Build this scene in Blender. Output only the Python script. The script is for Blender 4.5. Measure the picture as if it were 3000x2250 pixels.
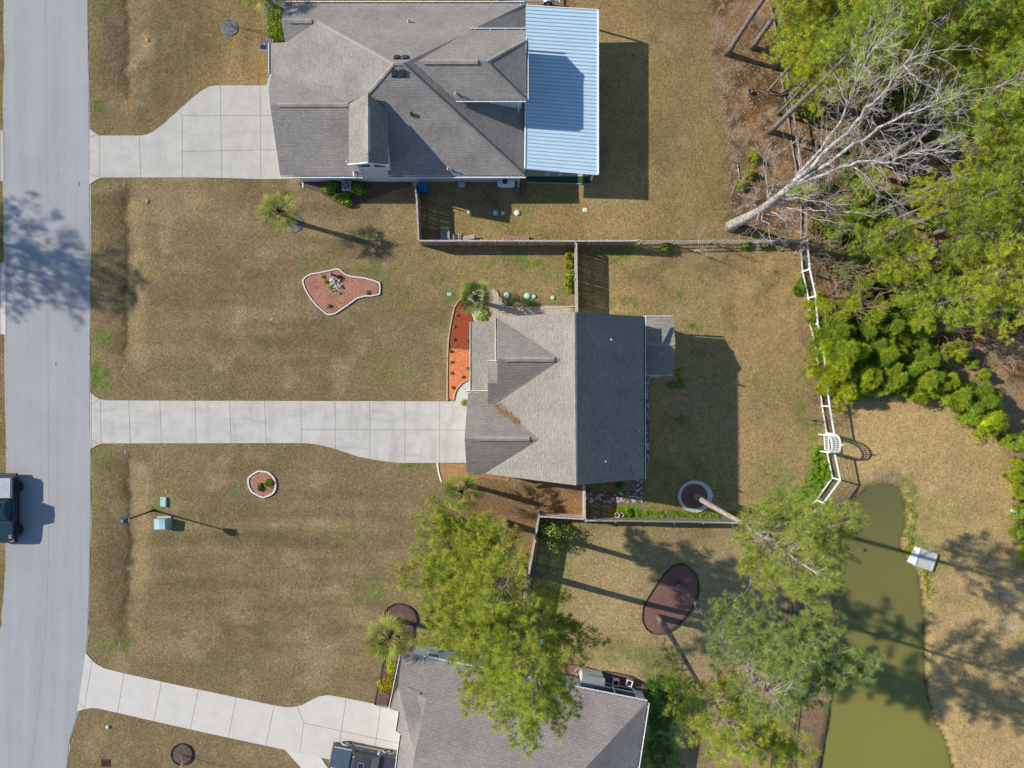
import bpy, bmesh, math, random
import numpy as np
from mathutils import Vector, Matrix, Quaternion

for _o in list(bpy.data.objects):
    bpy.data.objects.remove(_o, do_unlink=True)
SC = bpy.context.scene
COL = SC.collection
R = math.radians

# ------------------------------------------------------------------ camera
CAM_H = 57.9          # drone height in metres
FPX = 2083.0          # focal length in pixels of the 3000 px wide picture
cam_d = bpy.data.cameras.new("drone_camera")
cam = bpy.data.objects.new("drone_camera", cam_d)
COL.objects.link(cam)
cam.location = (0, 0, CAM_H)
cam.rotation_euler = (0, 0, 0)
cam_d.sensor_fit = 'HORIZONTAL'
cam_d.sensor_width = 36.0
cam_d.lens = 36.0 * FPX / 3000.0
cam_d.clip_start = 0.5
cam_d.clip_end = 3000
SC.camera = cam
SC.render.resolution_x = 1024
SC.render.resolution_y = 768

# ------------------------------------------------------------------ light
SUN_EL = 33.0
SH_A = 15.5           # shadows run this many degrees south of east
w = bpy.data.worlds.new("World")
SC.world = w
w.use_nodes = True
nt = w.node_tree
for n in list(nt.nodes):
    nt.nodes.remove(n)
sky = nt.nodes.new('ShaderNodeTexSky')
sky.sky_type = 'NISHITA'
sky.sun_disc = False
sky.sun_elevation = R(SUN_EL)
sky.sun_rotation = R(270 + SH_A)
sky.air_density = 1.0
sky.dust_density = 0.1
sky.ozone_density = 3.0
bg = nt.nodes.new('ShaderNodeBackground')
bg.inputs[1].default_value = 0.125
wo = nt.nodes.new('ShaderNodeOutputWorld')
nt.links.new(sky.outputs[0], bg.inputs[0])
nt.links.new(bg.outputs[0], wo.inputs[0])
sd = bpy.data.lights.new("sun", 'SUN')
sd.energy = 4.7
sd.angle = R(0.55)
sd.color = (1.0, 0.93, 0.83)
sun = bpy.data.objects.new("sun", sd)
COL.objects.link(sun)
ldir = Vector((math.cos(R(SUN_EL)) * math.cos(R(SH_A)), -math.cos(R(SUN_EL)) * math.sin(R(SH_A)), -math.sin(R(SUN_EL))))
sun.rotation_euler = ldir.to_track_quat('-Z', 'Y').to_euler()
sun.location = (-60, 20, 50)
SC.view_settings.view_transform = 'Standard'
SC.view_settings.look = 'None'
SC.view_settings.exposure = 0.32
SC.view_settings.gamma = 1.0

# ------------------------------------------------------------------ noise / terrain
_lat = {}
def vnoise(x, y, seed=0):
    x = np.asarray(x, float); y = np.asarray(y, float)
    if seed not in _lat:
        _lat[seed] = np.random.RandomState(seed + 11).rand(256, 256)
    L = _lat[seed]
    xi = np.floor(x).astype(int); yi = np.floor(y).astype(int)
    fx = x - xi; fy = y - yi
    fx = fx * fx * (3 - 2 * fx); fy = fy * fy * (3 - 2 * fy)
    a = L[xi % 256, yi % 256]; b = L[(xi + 1) % 256, yi % 256]
    c = L[xi % 256, (yi + 1) % 256]; d = L[(xi + 1) % 256, (yi + 1) % 256]
    return (a * (1 - fx) + b * fx) * (1 - fy) + (c * (1 - fx) + d * fx) * fy
def fbm(x, y, seed=0, octv=4, gain=.5):
    s = 0; a = 1; t = 0
    for k in range(octv):
        s = s + a * vnoise(x * 2 ** k + 17.3 * k, y * 2 ** k + 5.1 * k, seed + k); t += a; a *= gain
    return s / t
def sstep(a, b, x):
    t = np.clip((np.asarray(x, float) - a) / (b - a), 0, 1)
    return t * t * (3 - 2 * t)
def inpoly(px, py, poly):
    px = np.asarray(px, float); py = np.asarray(py, float)
    ins = np.zeros(np.broadcast(px, py).shape, bool)
    n = len(poly)
    for i in range(n):
        x1, y1 = poly[i]; x2, y2 = poly[(i + 1) % n]
        if y1 == y2: continue
        c = ((y1 > py) != (y2 > py)) & (px < (x2 - x1) * (py - y1) / (y2 - y1) + x1)
        ins ^= c
    return ins
def polydist(px, py, poly, closed=True):
    px = np.asarray(px, float); py = np.asarray(py, float)
    best = np.full(np.broadcast(px, py).shape, 1e9)
    n = len(poly)
    for i in range(n if closed else n - 1):
        x1, y1 = poly[i]; x2, y2 = poly[(i + 1) % n]
        dx, dy = x2 - x1, y2 - y1
        t = np.clip(((px - x1) * dx + (py - y1) * dy) / (dx * dx + dy * dy + 1e-9), 0, 1)
        best = np.minimum(best, np.hypot(px - x1 - t * dx, py - y1 - t * dy))
    return best

PX = FPX / CAM_H      # px per metre on the z = 0 plane (about 36)
def smooth_closed(pts, n=4):
    out = []
    m = len(pts)
    for i in range(m):
        p0, p1, p2, p3 = [np.array(pts[(i + k - 1) % m], float) for k in range(4)]
        for j in range(n):
            t = j / n
            out.append(tuple(.5 * ((2 * p1) + (-p0 + p2) * t + (2 * p0 - 5 * p1 + 4 * p2 - p3) * t * t + (-p0 + 3 * p1 - 3 * p2 + p3) * t ** 3)))
    return out
def smooth_open(pts, n=4):
    pts = [np.array(p, float) for p in pts]
    P_ = [2 * pts[0] - pts[1]] + pts + [2 * pts[-1] - pts[-2]]
    out = []
    for i in range(1, len(P_) - 2):
        p0, p1, p2, p3 = P_[i - 1:i + 3]
        for j in range(n):
            t = j / n
            out.append(tuple(.5 * ((2 * p1) + (-p0 + p2) * t + (2 * p0 - 5 * p1 + 4 * p2 - p3) * t * t + (-p0 + 3 * p1 - 3 * p2 + p3) * t ** 3)))
    out.append(tuple(pts[-1]))
    return out

POND_PX = smooth_closed([(2592, 1416), (2625, 1425), (2648, 1450), (2657, 1500), (2650, 1560), (2640, 1590), (2646, 1615), (2680, 1660), (2692, 1680),
                         (2705, 1750), (2712, 1830), (2711, 1900), (2712, 1960), (2722, 2040), (2745, 2110), (2775, 2180), (2800, 2270), (2830, 2400), (2700, 2600),
                         (2500, 2560), (2380, 2400), (2400, 2260), (2420, 2150), (2435, 2060), (2450, 1960), (2462, 1860), (2470, 1760), (2462, 1680), (2460, 1600),
                         (2478, 1520), (2510, 1465), (2545, 1432)], 3)
def ramp_z(X):
    # the back gardens fall gently towards the pond
    X = np.asarray(X, float)
    s = np.clip(X - 9.5, 0, 19.0)
    soft = np.where(s < 2, s * s / 4.0, s - 1.0)
    return -0.13 * np.minimum(soft, 8) - .055 * np.clip(soft - 8, 0, 30)
Z_POND_GROUND = float(ramp_z(29.5))
def PG(px, py, z=0.0):
    k = (CAM_H - z) / FPX
    return ((px - 1500) * k, -(py - 1125) * k)
# pond outline in metres
POND = [PG(a, b, Z_POND_GROUND) for a, b in POND_PX]
DITCH = [[(-40 + 370, -900), (366, -20), (368, 100), (366, 240), (366, 285)],
         [(362, 552), (366, 640), (370, 800), (367, 900), (364, 1060)],
         [(362, 1332), (372, 1420), (377, 1500), (378, 1600), (368, 1750), (350, 1868)]]
DITCH_W = [[PG(a, b) for a, b in d] for d in DITCH]
ROAD_R = [(228, -900), (255, 0), (262, 550), (263, 1000), (262, 1180), (264, 1500), (258, 1790), (250, 1920), (225, 2090), (205, 2160), (194, 2250), (150, 2600), (60, 3100)]
ROAD_L = [(-10, -900), (14, 0), (11, 385), (16, 980), (21, 1400), (20, 1600), (8, 1800), (-8, 1930), (-50, 2160), (-62, 2250), (-110, 2600), (-200, 3100)]
ROAD_RW = [PG(a, b) for a, b in ROAD_R]
def terrain(X, Y):
    X = np.asarray(X, float); Y = np.asarray(Y, float)
    z = ramp_z(X)
    # road side ditches
    for d in DITCH_W:
        ys = [p[1] for p in d]; xs = [p[0] for p in d]
        cx = np.interp(-Y, [-v for v in ys], xs)
        rx = np.interp(-Y, [-p[1] for p in ROAD_RW], [p[0] for p in ROAD_RW])
        endf = sstep(0, 1.3, Y - ys[-1]) * (sstep(0, 1.3, ys[0] - Y))
        left = np.clip((X - rx - .25) / np.maximum(cx - rx - .25, .2), 0, 1)
        prof = np.where(X < cx, left ** 1.5, 1 - sstep(-.1, 1.9, X - cx))
        prof = np.where(X < rx, 0, prof)
        z = z - 0.36 * prof * endf
    # pond basin
    sel = (X > 20) & (X < 42) & (Y < -5) & (Y > -45)
    if np.any(sel):
        Xs, Ys = X[sel] if X.shape else X, Y[sel] if Y.shape else Y
        dd = polydist(Xs, Ys, POND); ins = inpoly(Xs, Ys, POND)
        sg = np.where(ins, -dd, dd)
        wob = (fbm(Xs * 1.6, Ys * 1.6, 5) - .5) * .3
        dz = -0.45 * (1 - sstep(-.5, .55, sg + wob)) - .8 * (1 - sstep(-4, -.5, sg))
        if X.shape: z[sel] = z[sel] + dz
        else: z = z + dz
    # small roughness in the woods
    wz = sstep(18, 22, X) * sstep(2, 6, Y)
    z = z + wz * (fbm(X * .5, Y * .5, 9) - .5) * .5
    return z
def P(px, py, z=0.0):
    k = (CAM_H - z) / FPX
    return Vector(((px - 1500) * k, -(py - 1125) * k, z))
def G(px, py, dz=0.0):
    z = 0.0
    for _ in range(5):
        p = P(px, py, z)
        z = float(terrain(np.array([p.x]), np.array([p.y]))[0]) + dz
    return P(px, py, z)
def gz(x, y):
    return float(terrain(np.array([x]), np.array([y]))[0])
def under(px, py, z):
    """point at height z seen at px,py and the ground point right below it"""
    p = P(px, py, z)
    return p, Vector((p.x, p.y, gz(p.x, p.y)))

# ------------------------------------------------------------------ materials
def lin(r, g, b):
    f = lambda c: ((c / 255) / 12.92) if c / 255 <= .04045 else (((c / 255) + .055) / 1.055) ** 2.4
    return (f(r), f(g), f(b), 1)
def newmat(name):
    m = bpy.data.materials.new(name); m.use_nodes = True
    nt = m.node_tree
    b = nt.nodes.get('Principled BSDF')
    return m, nt, b
def N(nt, typ, **kw):
    n = nt.nodes.new(typ)
    for k, v in kw.items():
        if hasattr(n, k): setattr(n, k, v)
    return n
def c4(c): return tuple(c) + (1,) if len(c) == 3 else tuple(c)
def mat(name, c1, c2=None, scale=4.0, rough=.85, bump=0.0, bscale=None, metallic=0.0, detail=6, lo=.35, hi=.65, c3=None, s3=.5, f3=.5, coord='Object', spec=.3, bdist=.02, stretch=None):
    m, nt, b = newmat(name)
    L = nt.links
    b.inputs['Roughness'].default_value = rough
    b.inputs['Metallic'].default_value = metallic
    b.inputs['Specular IOR Level'].default_value = spec
    tc = N(nt, 'ShaderNodeTexCoord')
    src = tc.outputs[coord]
    if stretch:
        mp = N(nt, 'ShaderNodeMapping'); mp.inputs['Scale'].default_value = stretch
        L.new(src, mp.inputs[0]); src = mp.outputs[0]
    if c2 is None:
        b.inputs['Base Color'].default_value = c4(c1)
        out = None
    else:
        nz = N(nt, 'ShaderNodeTexNoise'); nz.inputs['Scale'].default_value = scale; nz.inputs['Detail'].default_value = detail
        nz.inputs['Roughness'].default_value = .65
        L.new(src, nz.inputs['Vector'])
        r = N(nt, 'ShaderNodeValToRGB')
        r.color_ramp.elements[0].position = lo; r.color_ramp.elements[0].color = c4(c1)
        r.color_ramp.elements[1].position = hi; r.color_ramp.elements[1].color = c4(c2)
        L.new(nz.outputs[0], r.inputs[0])
        out = r.outputs[0]
        if c3 is not None:
            n3 = N(nt, 'ShaderNodeTexNoise'); n3.inputs['Scale'].default_value = s3; n3.inputs['Detail'].default_value = 5
            L.new(src, n3.inputs['Vector'])
            r3 = N(nt, 'ShaderNodeValToRGB'); r3.color_ramp.elements[0].position = .42; r3.color_ramp.elements[1].position = .68
            r3.color_ramp.elements[1].color = (f3, f3, f3, 1)
            L.new(n3.outputs[0], r3.inputs[0])
            mx = N(nt, 'ShaderNodeMixRGB'); L.new(r3.outputs[0], mx.inputs[0]); L.new(out, mx.inputs[1]); mx.inputs[2].default_value = c4(c3)
            out = mx.outputs[0]
        L.new(out, b.inputs['Base Color'])
    if bump:
        nb = N(nt, 'ShaderNodeTexNoise'); nb.inputs['Scale'].default_value = bscale or scale * 2; nb.inputs['Detail'].default_value = 4
        L.new(src, nb.inputs['Vector'])
        bp = N(nt, 'ShaderNodeBump'); bp.inputs['Strength'].default_value = bump; bp.inputs['Distance'].default_value = bdist
        L.new(nb.outputs[0], bp.inputs['Height']); L.new(bp.outputs[0], b.inputs['Normal'])
    return m
def leafmat(name, col, trans=.35, rough=.6):
    """leaf / needle: colour attribute times base, with some light passing through"""
    m, nt, b = newmat(name); L = nt.links
    at = N(nt, 'ShaderNodeAttribute'); at.attribute_name = 'Col'
    mx = N(nt, 'ShaderNodeMixRGB'); mx.blend_type = 'MULTIPLY'; mx.inputs[0].default_value = 1
    L.new(at.outputs['Color'], mx.inputs[1]); mx.inputs[2].default_value = c4(col)
    L.new(mx.outputs[0], b.inputs['Base Color'])
    b.inputs['Roughness'].default_value = rough; b.inputs['Specular IOR Level'].default_value = .25
    tr = N(nt, 'ShaderNodeBsdfTranslucent'); L.new(mx.outputs[0], tr.inputs[0])
    ms = N(nt, 'ShaderNodeMixShader'); ms.inputs[0].default_value = trans
    L.new(b.outputs[0], ms.inputs[1]); L.new(tr.outputs[0], ms.inputs[2])
    L.new(ms.outputs[0], nt.nodes['Material Output'].inputs[0])
    return m
def shingle(name, ca, cb, cm):
    m, nt, b = newmat(name); L = nt.links
    tc = N(nt, 'ShaderNodeTexCoord')
    br = N(nt, 'ShaderNodeTexBrick'); br.offset = .5
    br.inputs['Scale'].default_value = 1.0
    br.inputs['Brick Width'].default_value = .27; br.inputs['Row Height'].default_value = .155
    br.inputs['Mortar Size'].default_value = .016; br.inputs['Mortar Smooth'].default_value = .3
    br.inputs['Bias'].default_value = 0
    br.inputs['Color1'].default_value = c4(ca); br.inputs['Color2'].default_value = c4(cb); br.inputs['Mortar'].default_value = c4(cm)
    L.new(tc.outputs['UV'], br.inputs['Vector'])
    nz = N(nt, 'ShaderNodeTexNoise'); nz.inputs['Scale'].default_value = .45; nz.inputs['Detail'].default_value = 6
    L.new(tc.outputs['UV'], nz.inputs['Vector'])
    rr = N(nt, 'ShaderNodeValToRGB'); rr.color_ramp.elements[0].color = (.86, .86, .87, 1); rr.color_ramp.elements[1].color = (1.12, 1.11, 1.09, 1)
    rr.color_ramp.elements[0].position = .3; rr.color_ramp.elements[1].position = .72
    L.new(nz.outputs[0], rr.inputs[0])
    n2 = N(nt, 'ShaderNodeTexNoise'); n2.inputs['Scale'].default_value = 9; n2.inputs['Detail'].default_value = 3
    L.new(tc.outputs['UV'], n2.inputs['Vector'])
    r2 = N(nt, 'ShaderNodeValToRGB'); r2.color_ramp.elements[0].color = (.82, .82, .82, 1); r2.color_ramp.elements[1].color = (1.17, 1.17, 1.17, 1)
    r2.color_ramp.elements[0].position = .3; r2.color_ramp.elements[1].position = .7
    L.new(n2.outputs[0], r2.inputs[0])
    m1 = N(nt, 'ShaderNodeMixRGB'); m1.blend_type = 'MULTIPLY'; m1.inputs[0].default_value = 1
    L.new(br.outputs[0], m1.inputs[1]); L.new(rr.outputs[0], m1.inputs[2])
    m2 = N(nt, 'ShaderNodeMixRGB'); m2.blend_type = 'MULTIPLY'; m2.inputs[0].default_value = 1
    L.new(m1.outputs[0], m2.inputs[1]); L.new(r2.outputs[0], m2.inputs[2])
    L.new(m2.outputs[0], b.inputs['Base Color'])
    b.inputs['Roughness'].default_value = .95; b.inputs['Specular IOR Level'].default_value = .1
    # each course is a small step
    sx = N(nt, 'ShaderNodeSeparateXYZ'); L.new(tc.outputs['UV'], sx.inputs[0])
    dv = N(nt, 'ShaderNodeMath', operation='DIVIDE'); L.new(sx.outputs[1], dv.inputs[0]); dv.inputs[1].default_value = .155
    fr = N(nt, 'ShaderNodeMath', operation='FRACT'); L.new(dv.outputs[0], fr.inputs[0])
    inv = N(nt, 'ShaderNodeMath', operation='SUBTRACT'); inv.inputs[0].default_value = 1; L.new(fr.outputs[0], inv.inputs[1])
    ad = N(nt, 'ShaderNodeMath', operation='ADD'); L.new(inv.outputs[0], ad.inputs[0])
    mu = N(nt, 'ShaderNodeMath', operation='MULTIPLY'); L.new(n2.outputs[0], mu.inputs[0]); mu.inputs[1].default_value = .8; L.new(mu.outputs[0], ad.inputs[1])
    bp = N(nt, 'ShaderNodeBump'); bp.inputs['Strength'].default_value = .8; bp.inputs['Distance'].default_value = .022
    L.new(ad.outputs[0], bp.inputs['Height']); L.new(bp.outputs[0], b.inputs['Normal'])
    return m

# ------------------------------------------------------------------ object helpers
def props(o, label=None, cat=None, group=None, kind=None):
    if label: o['label'] = label
    if cat: o['category'] = cat
    if group: o['group'] = group
    if kind: o['kind'] = kind
    return o
def thing(name, label, cat, loc=(0, 0, 0), rz=0.0, group=None):
    o = bpy.data.objects.new(name, None); COL.objects.link(o)
    o.empty_display_size = .3
    o.location = loc; o.rotation_euler = (0, 0, rz)
    return props(o, label, cat, group)
def npmesh(name, V, F, m, parent=None, col=None, uv=None, smooth=False, world=True):
    """V (n,3), F (m,k) constant-k faces. world: V are world coords although parent is placed"""
    V = np.asarray(V, np.float32); F = np.asarray(F, np.int32)
    me = bpy.data.meshes.new(name)
    k = F.shape[1]
    me.vertices.add(len(V)); me.vertices.foreach_set('co', V.ravel())
    me.loops.add(F.size); me.loops.foreach_set('vertex_index', F.ravel())
    me.polygons.add(len(F)); me.polygons.foreach_set('loop_start', np.arange(0, F.size, k, dtype=np.int32))
    try: me.polygons.foreach_set('loop_total', np.full(len(F), k, np.int32))
    except Exception: pass
    if smooth: me.polygons.foreach_set('use_smooth', np.ones(len(F), bool))
    me.update(calc_edges=True)
    if col is not None:
        a = me.color_attributes.new('Col', 'FLOAT_COLOR', 'POINT')
        c = np.ones((len(V), 4), np.float32); c[:, :3] = col
        a.data.foreach_set('color', c.ravel())
    if m: me.materials.append(m)
    o = bpy.data.objects.new(name, me); COL.objects.link(o)
    if parent is not None: attach(o, parent, world)
    return o
def wm(o):
    basis = Matrix.Translation(o.location) @ o.rotation_euler.to_matrix().to_4x4() @ Matrix.Diagonal((*o.scale, 1))
    return wm(o.parent) @ o.matrix_parent_inverse @ basis if o.parent else basis
def attach(o, parent, world=True):
    o.parent = parent
    if world: o.matrix_parent_inverse = wm(parent).inverted()
class MB:
    def __init__(s): s.v = []; s.f = []; s.uv = {}
    def add(s, vs, fs):
        n = len(s.v); s.v += [tuple(v) for v in vs]; s.f += [tuple(i + n for i in f) for f in fs]; return s
    def box(s, c, sz, rz=0.0, M=None):
        x, y, z = sz[0] / 2, sz[1] / 2, sz[2] / 2
        vs = [Vector((a * x, b * y, d * z)) for d in (-1, 1) for b in (-1, 1) for a in (-1, 1)]
        rot = M if M is not None else Matrix.Rotation(rz, 3, 'Z')
        vs = [rot @ v + Vector(c) for v in vs]
        return s.add(vs, [(0, 2, 3, 1), (4, 5, 7, 6), (0, 1, 5, 4), (2, 6, 7, 3), (0, 4, 6, 2), (1, 3, 7, 5)])
    def bbox(s, c, sz, rz=0.0, b=.02):
        """box with chamfered top edges"""
        x, y, z = sz[0] / 2, sz[1] / 2, sz[2] / 2
        rot = Matrix.Rotation(rz, 3, 'Z')
        vs = []
        for (q, zz) in ((0, -z), (0, z - b), (b, z)):
            for a, d in ((-1, -1), (1, -1), (1, 1), (-1, 1)):
                vs.append(rot @ Vector((a * (x - q), d * (y - q), zz)) + Vector(c))
        fs = [(3, 2, 1, 0), (8, 9, 10, 11)]
        for k in (0, 4):
            for i in range(4):
                j = (i + 1) % 4; fs.append((k + i, k + j, k + 4 + j, k + 4 + i))
        return s.add(vs, fs)
    def beam(s, a, b, wd, h=None, up=(0, 0, 1)):
        a = Vector(a); b = Vector(b); h = h or wd
        d = (b - a); L = d.length
        if L < 1e-6: return s
        d.normalize(); up = Vector(up)
        sd_ = d.cross(up)
        if sd_.length < 1e-4: sd_ = d.cross(Vector((1, 0, 0)))
        sd_.normalize(); u = sd_.cross(d)
        vs = []
        for p in (a, b):
            for (i, j) in ((-1, -1), (1, -1), (1, 1), (-1, 1)):
                vs.append(p + sd_ * (i * wd / 2) + u * (j * h / 2))
        return s.add(vs, [(0, 3, 2, 1), (4, 5, 6, 7), (0, 1, 5, 4), (1, 2, 6, 5), (2, 3, 7, 6), (3, 0, 4, 7)])
    def cyl(s, a, b, r0, r1=None, n=12, cap=True):
        r1 = r0 if r1 is None else r1
        a = Vector(a); b = Vector(b); d = (b - a).normalized()
        u = d.orthogonal().normalized(); v = d.cross(u)
        vs = []
        for p, r in ((a, r0), (b, r1)):
            for i in range(n):
                t = 2 * math.pi * i / n
                vs.append(p + (u * math.cos(t) + v * math.sin(t)) * r)
        fs = [(i, (i + 1) % n, n + (i + 1) % n, n + i) for i in range(n)]
        if cap: fs += [tuple(range(n - 1, -1, -1)), tuple(range(n, 2 * n))]
        return s.add(vs, fs)
    def tube(s, pts, rs, n=5, cap=True):
        pts = [Vector(p) for p in pts]
        if not hasattr(rs, '__len__'): rs = [rs] * len(pts)
        base = len(s.v); u = None
        for i, p in enumerate(pts):
            d = (pts[min(i + 1, len(pts) - 1)] - pts[max(i - 1, 0)])
            d = d.normalized() if d.length > 1e-9 else Vector((0, 0, 1))
            if u is None: u = d.orthogonal().normalized()
            else:
                u = (u - d * u.dot(d))
                u = u.normalized() if u.length > 1e-6 else d.orthogonal().normalized()
            v = d.cross(u)
            for k in range(n):
                t = 2 * math.pi * k / n
                s.v.append(tuple(p + (u * math.cos(t) + v * math.sin(t)) * rs[i]))
        for i in range(len(pts) - 1):
            for k in range(n):
                a = base + i * n + k; b = base + i * n + (k + 1) % n
                s.f.append((a, b, b + n, a + n))
        if cap:
            s.f.append(tuple(base + k for k in range(n - 1, -1, -1)))
            e = base + (len(pts) - 1) * n
            s.f.append(tuple(e + k for k in range(n)))
        return s
    def lathe(s, c, prof, n=20):
        """prof [(r,z)...]"""
        c = Vector(c); base = len(s.v)
        for r, z in prof:
            for i in range(n):
                t = 2 * math.pi * i / n
                s.v.append((c.x + r * math.cos(t), c.y + r * math.sin(t), c.z + z))
        for j in range(len(prof) - 1):
            for i in range(n):
                a = base + j * n + i; b = base + j * n + (i + 1) % n
                s.f.append((a, b, b + n, a + n))
        s.f.append(tuple(base + (len(prof) - 1) * n + i for i in range(n)))
        return s
    def prism(s, poly, z0, z1):
        """poly list of (x,y); z0,z1 numbers or lists"""
        n = len(poly)
        a = sum(poly[i][0] * poly[(i + 1) % n][1] - poly[(i + 1) % n][0] * poly[i][1] for i in range(n))
        if a < 0: poly = poly[::-1]; 
        vs = [(p[0], p[1], z0) for p in poly] + [(p[0], p[1], z1) for p in poly]
        fs = [tuple(range(n - 1, -1, -1)), tuple(range(n, 2 * n))] + [(i, (i + 1) % n, n + (i + 1) % n, n + i) for i in range(n)]
        return s.add(vs, fs)
    def poly(s, vs): return s.add(vs, [tuple(range(len(vs)))])
    def build(s, name, m, parent=None, world=True, smooth=False, bevel=0, uvroof=False):
        me = bpy.data.meshes.new(name); me.from_pydata(s.v, [], s.f); me.update()
        if m: me.materials.append(m)
        if smooth:
            for p in me.polygons: p.use_smooth = True
        if uvroof:
            uvl = me.uv_layers.new(name='UVMap')
            for p in me.polygons:
                nrm = p.normal
                u = Vector((0, 0, 1)).cross(nrm)
                u = u.normalized() if u.length > 1e-3 else Vector((1, 0, 0))
                v = nrm.cross(u)
                for li in p.loop_indices:
                    co = me.vertices[me.loops[li].vertex_index].co
                    uvl.data[li].uv = (co.dot(u), co.dot(v))
        o = bpy.data.objects.new(name, me); COL.objects.link(o)
        if parent is not None: attach(o, parent, world)
        if bevel:
            md = o.modifiers.new('bevel', 'BEVEL'); md.width = bevel; md.segments = 2; md.limit_method = 'ANGLE'
        return o
def kids(o): return [c for c in bpy.data.objects if c.parent == o]
def dup(root, loc, rz=0.0, sc=1.0, label=None, group=None, _ch={}):
    if root.name not in _ch: _ch[root.name] = [(c, kids(c)) for c in kids(root)]
    r = root.copy(); COL.objects.link(r); r.location = loc; r.rotation_euler = (0, 0, rz)
    r.scale = (sc, sc, sc) if not hasattr(sc, '__len__') else sc
    if label: r['label'] = label
    if group: r['group'] = group
    for ch, gs in _ch[root.name]:
        c = ch.copy(); COL.objects.link(c); c.parent = r; c.matrix_parent_inverse = ch.matrix_parent_inverse.copy()
        for g in gs:
            d = g.copy(); COL.objects.link(d); d.parent = c; d.matrix_parent_inverse = g.matrix_parent_inverse.copy()
    return r
def sheet(name, poly_px, z, m, thick=.1, parent=None, onterrain=False, kind='structure', label=None, cat=None, res=None):
    """a slab with the outline given on the ground"""
    mb = MB()
    pts = [P(a, b, z) for a, b in poly_px]
    mb.prism([(p.x, p.y) for p in pts], z - thick, z)
    o = mb.build(name, m, parent)
    if parent is None: props(o, label, cat, kind=kind)
    return o
# ================================================================== THE GROUND
def axis(lo, hi, step, far):
    c = list(np.arange(lo, hi + step / 2, step)); s = step; v = hi; up = []
    while v < far: s *= 1.35; v += s; up.append(v)
    s = step; v = lo; dn = []
    while v > -far: s *= 1.35; v -= s; dn.append(v)
    return np.array(dn[::-1] + c + up)
gx = axis(-43, 43, .2, 900); gy = axis(-32.5, 32.5, .2, 900)
GX, GY = np.meshgrid(gx, gy, indexing='ij')
X = GX.ravel(); Y = GY.ravel()
Z = terrain(X, Y)
kk = FPX / (CAM_H - Z)
qx = 1500 + X * kk; qy = 1125 - Y * kk        # where each ground point stands in plan, used to lay out soil and grass
jx = qx + (fbm(X * 1.1, Y * 1.1, 21) - .5) * 46 + (fbm(X * 4, Y * 4, 22, 2) - .5) * 16
jy = qy + (fbm(X * 1.1, Y * 1.1, 23) - .5) * 46 + (fbm(X * 4, Y * 4, 24, 2) - .5) * 16
C = np.zeros((len(X), 3))
big = fbm(X * .12, Y * .12, 31, 4); med = fbm(X * .7, Y * .7, 33, 4); fin = fbm(X * 2.6, Y * 2.6, 35, 2)
FRONT = np.array([.238, .176, .092]); TAN = np.array([.355, .250, .116]); BRIGHT = np.array([.44, .31, .145])
C[:] = FRONT
def blend(mask, col, a=1.0):
    global C
    mm = (np.clip(mask, 0, 1) * a)[:, None]
    C = C * (1 - mm) + np.asarray(col) * mm
def pmask(poly, soft=10, jit=True):
    a, b = (jx, jy) if jit else (qx, qy)
    out = np.zeros(len(X))
    xs = [p[0] for p in poly]; ys = [p[1] for p in poly]
    near = (a > min(xs) - soft * 2) & (a < max(xs) + soft * 2) & (b > min(ys) - soft * 2) & (b < max(ys) + soft * 2)
    d = polydist(a[near], b[near], poly); ins = inpoly(a[near], b[near], poly)
    out[near] = sstep(-soft, soft, np.where(ins, d, -d))
    return out
def blob(cx, cy, rx, ry=None, soft=.6):
    ry = ry or rx
    d = np.hypot((jx - cx) / rx, (jy - cy) / ry)
    return 1 - sstep(1 - soft, 1 + soft * .5, d)
# broad tone of each garden
blend(pmask([(600, -100), (2050, -100), (2110, 300), (2120, 700), (1240, 705), (1225, 540), (780, 540), (560, 240)], 30), [.31, .212, .092], .8)
blend(pmask([(1700, 100), (2100, 60), (2150, 700), (1700, 700)], 40), TAN, .9)
blend(pmask([(1690, 720), (2340, 720), (2400, 1180), (2440, 1400), (2330, 1520), (1890, 1520), (1890, 940), (1690, 910)], 20), [.345, .245, .112], .95)
blend(pmask([(1250, 560), (1690, 720), (1690, 900), (1400, 860), (1200, 900), (1100, 700)], 50), [.30, .22, .10], .6)
blend(pmask([(1560, 1540), (2330, 1540), (2480, 1700), (2420, 2260), (1890, 2260), (1890, 2050), (1590, 1940)], 25), [.375, .28, .14], .9)
blend(pmask([(2420, 1150), (2960, 1180), (3100, 1500), (3200, 2400), (2700, 2500), (2640, 1400), (2430, 1450)], 40), BRIGHT, 1)
blend(pmask([(880, 1500), (1180, 1500), (1240, 1900), (1130, 2060), (900, 2050)], 60), [.26, .2, .1], .5)
blend(pmask([(-400, -400), (16, -400), (20, 2400), (-400, 2400)], 10), [.22, .16, .06], .8)
C *= (.84 + .34 * big)[:, None]
# mowing lines: in the north garden they run up the picture, in the south one across it
mow = np.sin(qx / 9.5 + med * 5) * .5 + .5
C *= (1 - .12 * mow * pmask([(560, -100), (600, 240), (480, 390), (380, 390), (380, -100)], 30))[:, None]
mow2 = np.sin(qy / 10.5 + med * 4) * .5 + .5
C *= (1 - .18 * mow2 * pmask([(600, 1330), (1150, 1450), (1150, 2000), (500, 1900), (400, 1500)], 60) * (fin * .8 + .6))[:, None]
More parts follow.
